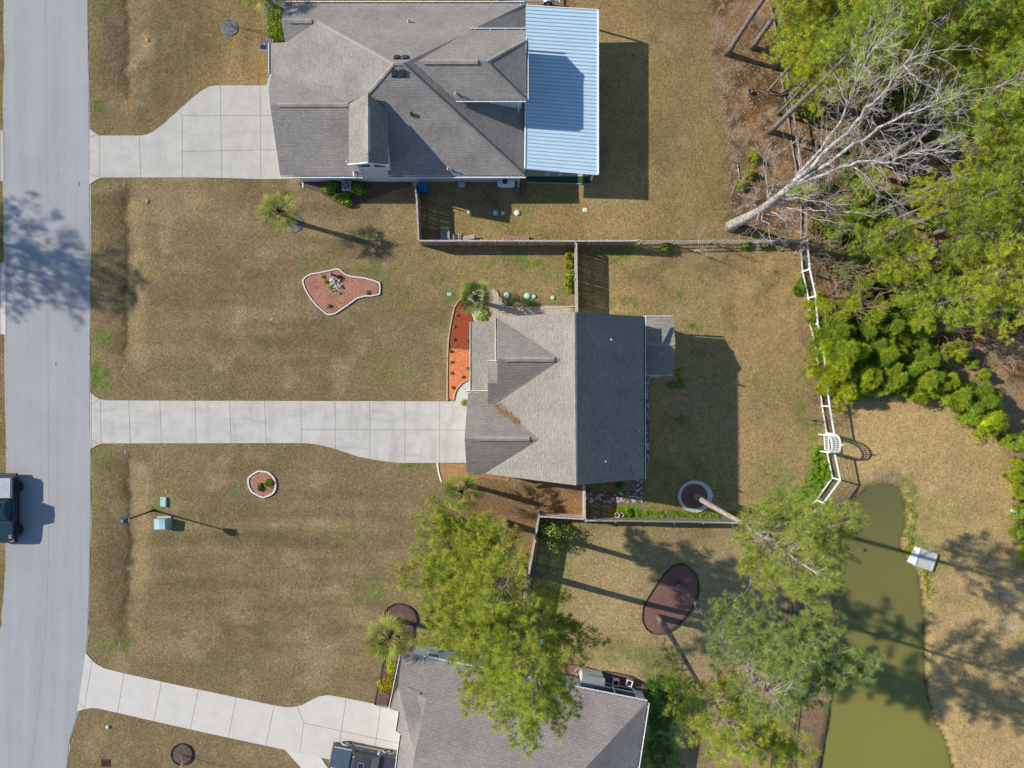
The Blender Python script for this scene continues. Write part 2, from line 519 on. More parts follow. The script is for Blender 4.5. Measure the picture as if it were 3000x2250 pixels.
# darker, browner swathes seen on the front lawn
for cx, cy, rx, ry, a in ((620, 870, 170, 40, .28), (820, 850, 230, 22, .25), (860, 960, 200, 25, .3), (520, 830, 60, 50, .2), (700, 1010, 120, 20, .2), (330, 120, 50, 130, .35), (560, 90, 80, 80, .15),
                          (330, 620, 40, 90, .35), (330, 1620, 36, 220, .2), (800, 1560, 250, 14, .3), (700, 1640, 260, 10, .25), (900, 1600, 200, 8, .25), (820, 1700, 250, 12, .18), (600, 700, 140, 90, .12)):
    blend(blob(cx, cy, rx, ry), np.array([.13, .095, .045]), a * .75)
for cx, cy, rx, ry, a in ((480, 1900, 120, 40, .3), (900, 1900, 120, 60, .3), (420, 1650, 50, 120, .35), (480, 60, 50, 90, .25), (380, 600, 30, 60, .3), (1120, 640, 100, 60, .25), (760, 1450, 120, 40, .15), (940, 1790, 30, 14, .6), (1200, 1750, 60, 50, .4)):
    blend(blob(cx, cy, rx, ry), np.array([.33, .255, .13]), a)
# long faint streaks left by the mower and by drainage
st_ = fbm(X * .09, Y * .9, 81, 4); st2 = fbm(X * .8, Y * .09, 83, 4)
front = pmask([(385, 400), (1200, 400), (1000, 1160), (385, 1160)], 40); south = pmask([(400, 1320), (1150, 1440), (1150, 2000), (500, 1900)], 50); north = pmask([(380, -100), (780, -100), (780, 240), (520, 300), (380, 380)], 30)
C *= (1 - (front + south) * .15 * sstep(.48, .62, st_) * sstep(560, 760, qx))[:, None]
C *= (1 + (front + south) * .14 * sstep(.5, .64, fbm(X * .1 + 7, Y * .8, 85, 4)))[:, None]
C *= (1 - north * .14 * sstep(.46, .62, st2))[:, None]; C *= (1 + north * .14 * sstep(.52, .64, fbm(X * .9 + 4, Y * .12, 87, 3)))[:, None]
blend(sstep(.62, .72, fbm(X * .5 + 31, Y * .5, 89, 4)) * (qx < 2300), np.array([.36, .28, .16]), .35)
blend(sstep(.62, .72, fbm(X * .33 + 51, Y * .33, 91, 4)) * (qx < 2300), np.array([.14, .115, .055]), .3)
# green weeds and grass
GRN = np.array([.115, .185, .028])
for cx, cy, rx, ry, a in ((300, 30, 26, 26, .5), (278, 120, 16, 80, .25), (282, 310, 13, 34, .75), (285, 560, 14, 60, .25), (300, 1000, 28, 38, .55), (288, 1105, 26, 44, .95), (330, 1120, 30, 20, .3), (368, 900, 9, 44, .95),
                          (395, 850, 12, 50, .35), (300, 1350, 34, 40, .35), (290, 1460, 20, 50, .25), (300, 1890, 30, 26, .45), (350, 1885, 30, 20, .5), (378, 1868, 14, 18, .6), (494, 1434, 5, 9, .9), (505, 1480, 12, 28, .6), (455, 1490, 20, 14, .5), (413, 1548, 8, 10, .7),
                          (473, 1582, 7, 8, .7), (500, 1670, 8, 16, .4), (320, 2130, 12, 30, .35), (325, 2210, 9, 24, .6), (210, 2230, 14, 30, .35), (900, 800, 18, 20, .55), (930, 770, 60, 18, .35), (1080, 780, 40, 26, .5), (960, 950, 30, 22, .5), (1130, 850, 20, 50, .35),
                          (1170, 1090, 36, 26, .3), (1110, 1060, 40, 60, .25), (560, 1110, 60, 30, .25), (1100, 1165, 120, 8, .3), (1280, 820, 26, 22, .5), (1180, 880, 30, 40, .45), (1290, 960, 14, 60, .45), (1300, 850, 16, 10, .7), (1190, 790, 30, 20, .25),
                          (1535, 762, 22, 20, .9), (1572, 764, 14, 10, .9), (1610, 790, 34, 26, .4), (1650, 820, 30, 40, .35), (1320, 862, 24, 16, .7), (1510, 888, 30, 12, .85), (1560, 888, 24, 14, .95), (1480, 880, 20, 10, .6), (1640, 880, 40, 20, .3), (1640, 848, 14, 14, .4),
                          (1450, 760, 60, 14, .5), (1800, 745, 90, 16, .7), (1700, 860, 24, 36, .5), (1810, 885, 46, 14, .7), (1862, 898, 10, 10, .9), (1840, 920, 40, 10, .5), (1780, 860, 20, 10, .4),
                          (1452, 605, 12, 14, .7), (1530, 610, 40, 22, .45), (1400, 640, 40, 30, .3), (1520, 660, 70, 24, .25), (1800, 620, 60, 30, .18), (1560, 500, 150, 30, .2),
                          (2037, 962, 14, 12, .95), (2012, 974, 8, 7, .9), (2048, 1028, 16, 12, .9), (1990, 1092, 14, 12, .95), (1985, 1125, 22, 14, .95), (1994, 1235, 13, 10, .8), (2091, 1100, 7, 7, .8), (2140, 1185, 60, 10, .15), (2020, 1270, 40, 50, .35), (2110, 1130, 40, 60, .12),
                          (1988, 858, 7, 9, .8), (2012, 892, 7, 5, .5), (2276, 795, 7, 16, .9), (2304, 822, 9, 11, .8), (2133, 798, 9, 7, .6), (2060, 780, 40, 14, .25), (2352, 905, 14, 16, .8),
                          (2250, 1150, 40, 80, .2), (2350, 1180, 26, 120, .45), (2388, 1240, 20, 22, .95), (2400, 1330, 26, 60, .8), (2410, 1400, 36, 50, .98), (2380, 1460, 46, 40, .98), (2330, 1500, 40, 28, .95), (2280, 1440, 60, 60, .55), (2260, 1380, 40, 40, .4),
                          (1830, 1500, 36, 16, .95), (1890, 1498, 60, 13, .75), (1990, 1506, 60, 11, .85), (2100, 1512, 60, 12, .95), (2180, 1500, 50, 14, .5), (1980, 1420, 50, 60, .5), (1930, 1380, 30, 30, .4), (1890, 1470, 40, 30, .3), (2120, 1400, 30, 40, .35), (2060, 1360, 50, 26, .35), (1850, 1430, 60, 20, .2),
                          (1700, 1540, 120, 14, .3), (1620, 1600, 60, 60, .15), (1640, 1700, 40, 40, .15), (1800, 1920, 120, 30, .45), (1860, 1900, 60, 22, .4), (1930, 2000, 50, 70, .7), (2000, 2040, 46, 60, .55), (1930, 2180, 60, 110, .9), (1980, 2230, 30, 40, .7), (1700, 1600, 60, 30, .18), (1930, 1570, 200, 22, .18),
                          (2650, 1410, 26, 18, .7), (2672, 1450, 14, 20, .6), (2680, 1480, 12, 60, .5), (2668, 1560, 16, 60, .7), (2690, 1600, 22, 26, .7), (2760, 1640, 22, 20, .6), (2720, 1675, 30, 14, .6), (2790, 1500, 90, 60, .25), (2740, 1560, 40, 60, .2), (2640, 1330, 60, 40, .12), (2710, 1760, 12, 80, .35), (2800, 1760, 60, 30, .15),
                          (1050, 1760, 26, 12, .6), (1110, 1740, 36, 14, .65), (1080, 1710, 40, 30, .3), (1150, 1770, 40, 14, .3), (1110, 1460, 6, 6, .7), (1190, 1362, 26, 8, .7), (1240, 1360, 16, 7, .7), (1270, 1360, 8, 8, .6), (1000, 1560, 70, 24, .18), (700, 1440, 14, 10, .5), (790, 1360, 30, 12, .4), (650, 1960, 100, 24, .18),
                          (1640, 1700, 30, 130, .35), (1590, 1680, 20, 120, .6), (0, 700, 10, 200, .3), (480, 60, 24, 20, .1), (700, 640, 60, 30, .1)):
    g = blob(cx, cy, rx * 1.15, ry * 1.15)
    blend(g * (.35 + .95 * sstep(.35, .62, fin)), GRN * (.8 + .5 * float(vnoise(cx * .37, cy * .41, 3))), a)
# ditches: shadow line and shaded left bank, painted dark into the ground
for d in DITCH:
    dd = polydist(jx, jy, d, closed=False)
    blend(1 - sstep(3, 12, dd), [.09, .068, .035], .75)
    blend((1 - sstep(10, 40, dd)) * (jx < 372), [.16, .115, .055], .45)
# bare orange soil by the culvert, leaf litter and pine straw
blend(blob(372, 300, 34, 14), [.36, .22, .09], .6)
blend(blob(1210, 130, 1, 1), [.3, .2, .1], .1)
STRAW = np.array([.215, .122, .055])
woods = pmask([(2075, -500), (2085, 60), (2110, 160), (2125, 330), (2135, 520), (2140, 690), (2360, 700), (2372, 820), (2390, 1000), (2420, 1170), (2500, 1158), (2640, 1142), (2760, 1168), (2880, 1250), (2960, 1330), (2990, 1480), (2975, 1560), (3010, 1700), (3400, 1900), (4200, 1500), (4200, -500)], 26)
blend(woods, STRAW, .95)
litter = sstep(.42, .6, fbm(X * .35, Y * .35, 51, 5))
blend(woods * litter, [.30, .185, .095], .8)
blend(woods * sstep(.5, .62, fbm(X * .8 + 9, Y * .8, 55, 4)), [.075, .052, .03], .75)
blend(woods * sstep(.55, .68, fbm(X * .6 + 3, Y * .6, 61, 4)) * (qx > 2290), [.115, .125, .035], .8)
blend(woods * sstep(.56, .7, fbm(X * 1.6, Y * 1.6, 63, 3)), [.40, .29, .19], .5)
# pale dry leaves at the wood's edge
blend(pmask([(2070, 40), (2130, 60), (2150, 250), (2170, 440), (2160, 560), (2130, 560), (2110, 330)], 22) * sstep(.42, .55, fbm(X * 3, Y * 3, 65, 3)), [.40, .28, .2], .75)
blend(pmask([(2340, 960), (2362, 1100), (2378, 1240), (2392, 1240), (2420, 1165), (2396, 1060), (2372, 960), (2366, 840), (2345, 850)], 8), [.27, .18, .105], .85)
blend(pmask([(2780, 1020), (2900, 1060), (3100, 1200), (3100, 1420), (2960, 1340), (2900, 1240), (2780, 1130)], 30), [.33, .22, .12], .8)
blend(pmask([(2700, 980), (2800, 1010), (2960, 1160), (2860, 1140), (2740, 1080)], 20), [.36, .24, .13], .6)
# pine straw under the near pines
blend(pmask([(1290, 1356), (1365, 1360), (1370, 1400), (1712, 1425), (1716, 1518), (1582, 1512), (1562, 1620), (1545, 1760), (1500, 1820), (1420, 1700), (1380, 1560), (1330, 1470), (1290, 1420)], 16), [.225, .135, .068], .85)
blend(pmask([(1590, 1450), (1712, 1450), (1712, 1518), (1600, 1512)], 10), [.36, .20, .075], .5)
blend(pmask([(1180, 1560), (1380, 1500), (1480, 1620), (1520, 1860), (1300, 1900), (1200, 1760)], 40), [.22, .155, .085], .4)
blend(pmask([(2330, 1550), (2440, 1560), (2470, 1700), (2460, 1800), (2420, 2250), (2300, 2250), (2310, 1900), (2340, 1700)], 16), [.20, .135, .08], .8)
blend(pmask([(2080, 1140), (2160, 1290)], 5), [.3, .2, .1], .01)
# path of bare ground along the yard behind the middle house, pond margin
pd = polydist(qx, qy, POND_PX); pin = inpoly(qx, qy, POND_PX)
blend((1 - sstep(0, 14, pd)) * (~pin), [.26, .215, .075], .7)
blend(pin.astype(float), [.10, .09, .035], 1)
blend(blob(2600, 1400, 40, 16), [.25, .2, .15], .6)
for cx, cy, rx, ry in ((2940, 1740, 40, 20), (2900, 1640, 50, 16), (2960, 1820, 34, 26), (2960, 1500, 12, 8), (2730, 1430, 26, 10), (2685, 1540, 10, 8), (2690, 1560, 9, 6), (1135, 1680, 20, 8), (930, 1110, 4, 5), (843, 900, 4, 4), (785, 938, 4, 5), (435, 118, 8, 8)):
    blend(blob(cx, cy, rx, ry) * sstep(.4, .6, fin), [.5, .4, .27], .8)
# tyre tracks and wear
for k, (x0, x1) in enumerate(((520, 470), (560, 500), (640, 560))):
    d = np.abs(qx - np.interp(qy, [0, 330], [x0, x1]))
    blend((1 - sstep(2, 9, d)) * (qy < 350) * (qy > -50) * sstep(.4, .6, med), [.3, .23, .13], .4)
C *= (.86 + .28 * med)[:, None]
C = np.clip(C, .01, .9)
nx_, ny_ = len(gx), len(gy)
ii, jj = np.meshgrid(np.arange(nx_ - 1), np.arange(ny_ - 1), indexing='ij')
a0 = (ii * ny_ + jj).ravel()
F = np.stack([a0, a0 + ny_, a0 + ny_ + 1, a0 + 1], 1)

def ground_material():
    m, nt, b = newmat('dormant_grass_and_soil'); L = nt.links
    at = N(nt, 'ShaderNodeAttribute'); at.attribute_name = 'Col'
    tc = N(nt, 'ShaderNodeTexCoord')
    n1 = N(nt, 'ShaderNodeTexNoise'); n1.inputs['Scale'].default_value = 5.5; n1.inputs['Detail'].default_value = 8; n1.inputs['Roughness'].default_value = .8
    n1.inputs['Distortion'].default_value = .6
    n2 = N(nt, 'ShaderNodeTexNoise'); n2.inputs['Scale'].default_value = 1.6; n2.inputs['Detail'].default_value = 6; n2.inputs['Roughness'].default_value = .7
    n3 = N(nt, 'ShaderNodeTexVoronoi'); n3.inputs['Scale'].default_value = 7
    for n in (n1, n2, n3): L.new(tc.outputs['Object'], n.inputs['Vector'])
    r1 = N(nt, 'ShaderNodeValToRGB'); e = r1.color_ramp.elements
    e[0].position = .36; e[0].color = (.52, .52, .52, 1); e[1].position = .64; e[1].color = (1.46, 1.45, 1.41, 1)
    L.new(n1.outputs[0], r1.inputs[0])
    r2 = N(nt, 'ShaderNodeValToRGB'); e = r2.color_ramp.elements
    e[0].position = .33; e[0].color = (.86, .90, .86, 1); e[1].position = .68; e[1].color = (1.16, 1.12, 1.08, 1)
    L.new(n2.outputs[0], r2.inputs[0])
    m1 = N(nt, 'ShaderNodeMixRGB'); m1.blend_type = 'MULTIPLY'; m1.inputs[0].default_value = 1
    L.new(at.outputs['Color'], m1.inputs[1]); L.new(r1.outputs[0], m1.inputs[2])
    m2 = N(nt, 'ShaderNodeMixRGB'); m2.blend_type = 'MULTIPLY'; m2.inputs[0].default_value = 1
    L.new(m1.outputs[0], m2.inputs[1]); L.new(r2.outputs[0], m2.inputs[2])
    L.new(m2.outputs[0], b.inputs['Base Color'])
    b.inputs['Roughness'].default_value = .95; b.inputs['Specular IOR Level'].default_value = .08
    bp = N(nt, 'ShaderNodeBump'); bp.inputs['Strength'].default_value = .9; bp.inputs['Distance'].default_value = .09
    L.new(n1.outputs[0], bp.inputs['Height']); L.new(bp.outputs[0], b.inputs['Normal'])
    return m
M_GROUND = ground_material()
ground = npmesh('ground', np.stack([X, Y, Z], 1), F, M_GROUND, col=C, smooth=True)
props(ground, kind='structure')

# ------------------------------------------------------------------ road, drives, water
def asphalt():
    m, nt, b = newmat('worn_grey_asphalt'); L = nt.links
    tc = N(nt, 'ShaderNodeTexCoord')
    n1 = N(nt, 'ShaderNodeTexNoise'); n1.inputs['Scale'].default_value = 22; n1.inputs['Detail'].default_value = 4
    n2 = N(nt, 'ShaderNodeTexNoise'); n2.inputs['Scale'].default_value = .25; n2.inputs['Detail'].default_value = 6
    mp = N(nt, 'ShaderNodeMapping'); mp.inputs['Scale'].default_value = (1.1, .05, 1); L.new(tc.outputs['Object'], mp.inputs[0])
    n3 = N(nt, 'ShaderNodeTexNoise'); n3.inputs['Scale'].default_value = 1.2; n3.inputs['Detail'].default_value = 4
    L.new(tc.outputs['Object'], n1.inputs['Vector']); L.new(tc.outputs['Object'], n2.inputs['Vector']); L.new(mp.outputs[0], n3.inputs['Vector'])
    r1 = N(nt, 'ShaderNodeValToRGB'); e = r1.color_ramp.elements; e[0].position = .3; e[0].color = (.292, .292, .296, 1); e[1].position = .7; e[1].color = (.375, .375, .378, 1)
    L.new(n1.outputs[0], r1.inputs[0])
    r2 = N(nt, 'ShaderNodeValToRGB'); e = r2.color_ramp.elements; e[0].position = .3; e[0].color = (.94, .94, .94, 1); e[1].position = .7; e[1].color = (1.05, 1.05, 1.05, 1)
    L.new(n2.outputs[0], r2.inputs[0])
    r3 = N(nt, 'ShaderNodeValToRGB'); e = r3.color_ramp.elements; e[0].position = .35; e[0].color = (.94, .94, .945, 1); e[1].position = .7; e[1].color = (1.04, 1.04, 1.035, 1)
    L.new(n3.outputs[0], r3.inputs[0])
    a = N(nt, 'ShaderNodeMixRGB'); a.blend_type = 'MULTIPLY'; a.inputs[0].default_value = 1; L.new(r1.outputs[0], a.inputs[1]); L.new(r2.outputs[0], a.inputs[2])
    c = N(nt, 'ShaderNodeMixRGB'); c.blend_type = 'MULTIPLY'; c.inputs[0].default_value = 1; L.new(a.outputs[0], c.inputs[1]); L.new(r3.outputs[0], c.inputs[2])
    L.new(c.outputs[0], b.inputs['Base Color']); b.inputs['Roughness'].default_value = .9; b.inputs['Specular IOR Level'].default_value = .2
    bp = N(nt, 'ShaderNodeBump'); bp.inputs['Strength'].default_value = .5; bp.inputs['Distance'].default_value = .01
    L.new(n1.outputs[0], bp.inputs['Height']); L.new(bp.outputs[0], b.inputs['Normal'])
    return m
M_ASPH = asphalt()
def concrete(name, c1, c2, c3, f3=.6):
    m, nt, b = newmat(name); L = nt.links; tc = N(nt, 'ShaderNodeTexCoord')
    def layer(prev, scale, stretch, lo, hi, col, fac, detail=8):
        mp = N(nt, 'ShaderNodeMapping'); mp.inputs['Scale'].default_value = stretch; L.new(tc.outputs['Object'], mp.inputs[0])
        n = N(nt, 'ShaderNodeTexNoise'); n.inputs['Scale'].default_value = scale; n.inputs['Detail'].default_value = detail; n.inputs['Roughness'].default_value = .68; L.new(mp.outputs[0], n.inputs['Vector'])
        r = N(nt, 'ShaderNodeValToRGB'); r.color_ramp.elements[0].position = lo; r.color_ramp.elements[1].position = hi; r.color_ramp.elements[1].color = (fac, fac, fac, 1); L.new(n.outputs[0], r.inputs[0])
        mx = N(nt, 'ShaderNodeMixRGB'); L.new(r.outputs[0], mx.inputs[0])
        if isinstance(prev, tuple): mx.inputs[1].default_value = c4(prev)
        else: L.new(prev, mx.inputs[1])
        mx.inputs[2].default_value = c4(col); return mx.outputs[0], n
    o, _ = layer(c1, .7, (1, 1, 1), .35, .65, c2, 1)
    o, _ = layer(o, .9, (1, .25, 1), .50, .72, c3, f3 * .8)
    o, _ = layer(o, 1.1, (.22, 1, 1), .52, .70, c3, f3 * .7)
    o, _ = layer(o, .35, (1, 1, 1), .55, .75, c3, f3 * .7)
    o, nf_ = layer(o, 14, (1, 1, 1), .45, .75, tuple(v * .78 for v in c3), .35, 3)
    L.new(o, b.inputs['Base Color']); b.inputs['Roughness'].default_value = .88; b.inputs['Specular IOR Level'].default_value = .2
    return m
M_CONC_A = concrete('concrete_drive', (.455, .428, .378), (.53, .50, .445), (.34, .322, .29), .6)
M_CONC_B = concrete('concrete_stained', (.465, .44, .395), (.57, .54, .485), (.32, .31, .285), .8)
M_CONC_C = concrete('concrete_new', (.55, .515, .455), (.61, .572, .512), (.48, .448, .398), .45)
M_JOINT = mat('joint_dirt', (.13, .12, .10), (.26, .245, .21), scale=4)
def ragged(pts, amp, step, seed):
    rng = random.Random(seed); out = []
    for (a, b) in zip(pts[:-1], pts[1:]):
        L_ = math.dist(a, b); n = max(1, int(L_ / step))
        for i in range(n):
            t = i / n; out.append((a[0] + (b[0] - a[0]) * t + rng.uniform(-amp, amp), a[1] + (b[1] - a[1]) * t))
    out.append(pts[-1]); return out
rl = ragged(smooth_open(ROAD_L, 5), 1.0, 7, 1); rr_ = ragged(smooth_open(ROAD_R, 5), 1.3, 7, 2)
road = sheet('road', rl + rr_[::-1], .03, M_ASPH, .16)
# a pale sandy verge where the asphalt ends
M_VERGE = mat('sandy_road_edge', (.30, .27, .22), (.46, .43, .37), scale=3, rough=.95)
vg = MB()
for side, sgn in ((smooth_open(ROAD_R, 5), 1), (smooth_open(ROAD_L, 5), -1)):
    rg = ragged(side, 2.2, 6, 7 + sgn)
    for (a, b), (c, d) in zip(zip(side[:-1], side[1:]), zip(ragged(side, 0, 1e9, 3)[:-1], side[1:])): pass
    out = [(x + sgn * (3.0 + 1.5 * math.sin(y * .13) + 1.2 * math.sin(y * .37)), y) for x, y in side]
    pts = [P(a, b, .012) for a, b in side]; po = [P(a, b, .012) for a, b in out]
    for i in range(len(pts) - 1):
        q = [pts[i], pts[i + 1], po[i + 1], po[i]]
        if sgn > 0: q = q[::-1]
        vg.poly(q)
props(vg.build('road_verge', M_VERGE), kind='structure')
# seam along the crown of the road
sm = MB(); seam = smooth_open([(100, -600), (132, 0), (137, 700), (140, 1100), (142, 1500), (135, 1800), (108, 2100), (88, 2250), (30, 2600)], 6)
for a, b in zip(seam[:-1], seam[1:]): sm.beam(P(*a, .0335), P(*b, .0335), .035, .004)
sm.build('seam', mat('paving_seam', (.29, .29, .295), (.34, .34, .345), scale=2), road)
tar = MB()
for a, b, s_ in ((164, 1067, .16), (232, 540, .22), (170, 510, .1), (222, 2040 - 270, .07)):
    p = P(a, b, .034); tar.prism([(p.x + s_ * .4 * math.cos(t) * (1 + .3 * math.sin(3 * t)), p.y + s_ * math.sin(t)) for t in np.linspace(0, 6.2, 9)[:-1]], .0305, .035)
tar.build('tar_stain', mat('tar', (.16, .165, .17), (.22, .22, .23), scale=9), road)

def drive(name, poly, joints, m, z=.05):
    o = sheet(name, poly, z, m, .18)
    mb = MB()
    for (a, b) in joints:
        mb.beam(P(*a, z + .0015), P(*b, z + .0015), .032, .005)
    mb.build('joint', M_JOINT, o)
    return o
D1 = [(262, 377), (278, 389), (292, 397), (410, 397), (430, 394), (448, 386), (475, 366), (520, 326), (560, 290), (590, 266), (612, 254), (634, 250), (860, 250), (860, 524), (780, 525), (600, 520), (450, 520), (300, 520), (283, 526), (262, 540)]
drive('driveway', D1, [((292, 397), (292, 520)), ((262, 402), (289, 394)), ((264, 511), (290, 519)), ((408, 398), (412, 521)), ((534, 340), (534, 521)), ((518, 325), (534, 340)), ((534, 339), (800, 339)), ((534, 444), (812, 438)), ((645, 249), (650, 523)), ((762, 250), (764, 524))], M_CONC_A)
D2 = [(264, 1149), (280, 1162), (295, 1170), (315, 1173), (500, 1174), (1372, 1176), (1372, 1356), (1170, 1356), (1120, 1351), (1050, 1338), (985, 1316), (935, 1303), (893, 1298), (300, 1299), (283, 1305), (264, 1316)]
drive('driveway', D2, [((267, 1152), (268, 1314)), ((294, 1172), (296, 1299)), ((268, 1184), (292, 1168)), ((268, 1290), (294, 1302)), ((377, 1174), (382, 1299)), ((468, 1174), (473, 1299)), ((571, 1174), (575, 1299)), ((673, 1175), (677, 1299)), ((775, 1175), (780, 1299)), ((881, 1175), (883, 1298)), ((883, 1258), (1370, 1260)), ((982, 1175), (982, 1315)), ((1083, 1176), (1084, 1345)), ((1186, 1176), (1186, 1356)), ((1288, 1176), (1288, 1356))], M_CONC_B)
D3 = [(251, 1913), (262, 1926), (280, 1944), (303, 1957), (335, 1966), (400, 1981), (500, 2003), (600, 2024), (700, 2045), (800, 2066), (835, 2072), (860, 2072), (885, 2066), (910, 2053), (935, 2041), (958, 2037), (985, 2040), (1146, 2072), (1200, 2085), (1230, 2120), (1230, 2420), (1060, 2420), (1040, 2240), (940, 2220), (860, 2202), (700, 2168), (500, 2124), (330, 2085), (290, 2076), (268, 2074), (245, 2078), (226, 2085)]
drive('driveway', D3, [((270, 1936), (247, 2073)), ((250, 1941), (271, 1935)), ((231, 2058), (248, 2075)), ((363, 1973), (344, 2087)), ((473, 1997), (451, 2113)), ((581, 2021), (557, 2137)), ((692, 2044), (669, 2161)), ((803, 2067), (779, 2185)), ((871, 2071), (890, 2118)), ((890, 2118), (877, 2207)), ((890, 2118), (1180, 2180)), ((1014, 2047), (983, 2250)), ((1116, 2067), (1090, 2250))], M_CONC_C)
sheet('path', [(834, 2196), (940, 2219), (962, 2252), (990, 2330), (930, 2330), (884, 2252)], .056, mat('fresh_concrete', (.58, .53, .46), (.63, .59, .52), scale=2, bump=.2), .12)
for pl in ([(-60, 388), (10, 382), (11, 531), (-60, 520)], [(-60, 775), (16, 768), (17, 981), (-60, 965)]):
    drive('driveway', pl, [((-60, (pl[0][1] + pl[2][1]) / 2), (-20, (pl[0][1] + pl[2][1]) / 2)), ((2, pl[1][1] + 3), (2, pl[2][1] - 3))], M_CONC_A if pl[0][1] < 500 else M_CONC_C)
wk = sheet('walkway', [(779, 252), (784, 232), (792, 214), (800, 205), (840, 190), (840, 252)], .048, M_CONC_A, .12)
wk2 = sheet('walkway', smooth_open([(1331, 1178), (1336, 1156), (1345, 1138), (1360, 1122), (1382, 1111)], 3) + [(1440, 1108), (1440, 1178)], .047, M_CONC_C, .12)
mbj = MB(); mbj.beam(P(1350, 1128, .049), P(1372, 1150, .049), .02, .004); mbj.build('joint', M_JOINT, wk2)

# pond water
def water():
    m, nt, b = newmat('murky_green_water'); L = nt.links
    tc = N(nt, 'ShaderNodeTexCoord')
    n = N(nt, 'ShaderNodeTexNoise'); n.inputs['Scale'].default_value = .12; n.inputs['Detail'].default_value = 3
    L.new(tc.outputs['Object'], n.inputs['Vector'])
    r = N(nt, 'ShaderNodeValToRGB'); e = r.color_ramp.elements; e[0].position = .35; e[0].color = (.20, .19, .045, 1); e[1].position = .65; e[1].color = (.31, .275, .05, 1)
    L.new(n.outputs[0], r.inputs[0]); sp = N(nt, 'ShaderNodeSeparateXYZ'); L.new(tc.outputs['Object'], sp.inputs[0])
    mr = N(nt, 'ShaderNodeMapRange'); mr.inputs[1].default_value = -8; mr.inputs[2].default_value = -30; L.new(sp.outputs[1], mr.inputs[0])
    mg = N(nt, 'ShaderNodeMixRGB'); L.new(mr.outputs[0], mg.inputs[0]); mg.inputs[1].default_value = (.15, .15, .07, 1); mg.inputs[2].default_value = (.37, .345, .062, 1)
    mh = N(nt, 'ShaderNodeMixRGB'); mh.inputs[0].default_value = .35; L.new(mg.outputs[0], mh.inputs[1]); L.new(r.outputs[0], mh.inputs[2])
    L.new(mh.outputs[0], b.inputs['Base Color'])
    b.inputs['Roughness'].default_value = .12; b.inputs['Specular IOR Level'].default_value = .35
    n2 = N(nt, 'ShaderNodeTexNoise'); n2.inputs['Scale'].default_value = 3; L.new(tc.outputs['Object'], n2.inputs['Vector'])
    bp = N(nt, 'ShaderNodeBump'); bp.inputs['Strength'].default_value = .15; bp.inputs['Distance'].default_value = .02
    L.new(n2.outputs[0], bp.inputs['Height']); L.new(bp.outputs[0], b.inputs['Normal'])
    b.inputs['Subsurface Weight'].default_value = 1; b.inputs['Subsurface Radius'].default_value = (1, 1, .7); b.inputs['Subsurface Scale'].default_value = 1.8
    return m
WZ = Z_POND_GROUND - .28
wp = MB(); cxp = sum(p[0] for p in POND) / len(POND); cyp = sum(p[1] for p in POND) / len(POND)
op = []
for i, p in enumerate(POND):
    a = POND[i - 1]; b = POND[(i + 1) % len(POND)]
    d = Vector((b[0] - a[0], b[1] - a[1])); d.normalize(); nn = Vector((d.y, -d.x))
    if inpoly(np.array([p[0] + nn.x * .1]), np.array([p[1] + nn.y * .1]), POND)[0]: nn = -nn
    op.append((p[0] + nn.x * .35, p[1] + nn.y * .35))
wp.prism(op, WZ - .12, WZ)
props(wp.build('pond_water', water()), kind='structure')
# ================================================================== HOUSES
M_SH1 = shingle('weathered_grey_shingles', (.325, .300, .270), (.262, .242, .218), (.19, .175, .158))
M_SH2 = shingle('brown_grey_shingles', (.335, .300, .262), (.262, .235, .208), (.185, .166, .147))
M_SH3 = shingle('taupe_shingles', (.335, .300, .276), (.275, .246, .226), (.20, .180, .165))
M_GUT = mat('white_gutter', (.72, .74, .74), (.82, .83, .82), scale=5, rough=.4)
M_GUTIN = mat('gutter_inside', (.10, .12, .12), (.22, .24, .22), scale=8, rough=.8)
M_GUTG = mat('mildewed_white_gutter', (.62, .68, .52), (.78, .80, .70), scale=5, rough=.5)
M_WALLB = mat('pale_blue_grey_siding', (.48, .52, .58), (.55, .59, .64), scale=2, rough=.7)
M_WALLW = mat('white_siding', (.66, .69, .72), (.74, .76, .78), scale=2, rough=.6)
M_WALLT = mat('beige_siding', (.50, .47, .40), (.56, .53, .46), scale=2, rough=.7)
M_TRIM = mat('white_trim', (.76, .77, .78), (.84, .84, .84), scale=4, rough=.5)
M_GLASS = mat('window_glass', (.02, .03, .035), (.035, .05, .05), scale=2, rough=.08, spec=.7)
M_VENTB = mat('black_roof_vent', (.03, .033, .036), (.06, .062, .065), scale=6, rough=.5)
M_PIPE = mat('lead_vent_pipe', (.35, .36, .36), (.5, .5, .5), scale=8, rough=.5)
M_RIDGE = mat('ridge_cap_shingle', (.26, .238, .21), (.36, .33, .295), scale=1.6, rough=.95, bump=.4, bscale=20)
M_DARKIN = mat('shadowed_soffit', (.3, .31, .32), (.36, .37, .38), scale=2)

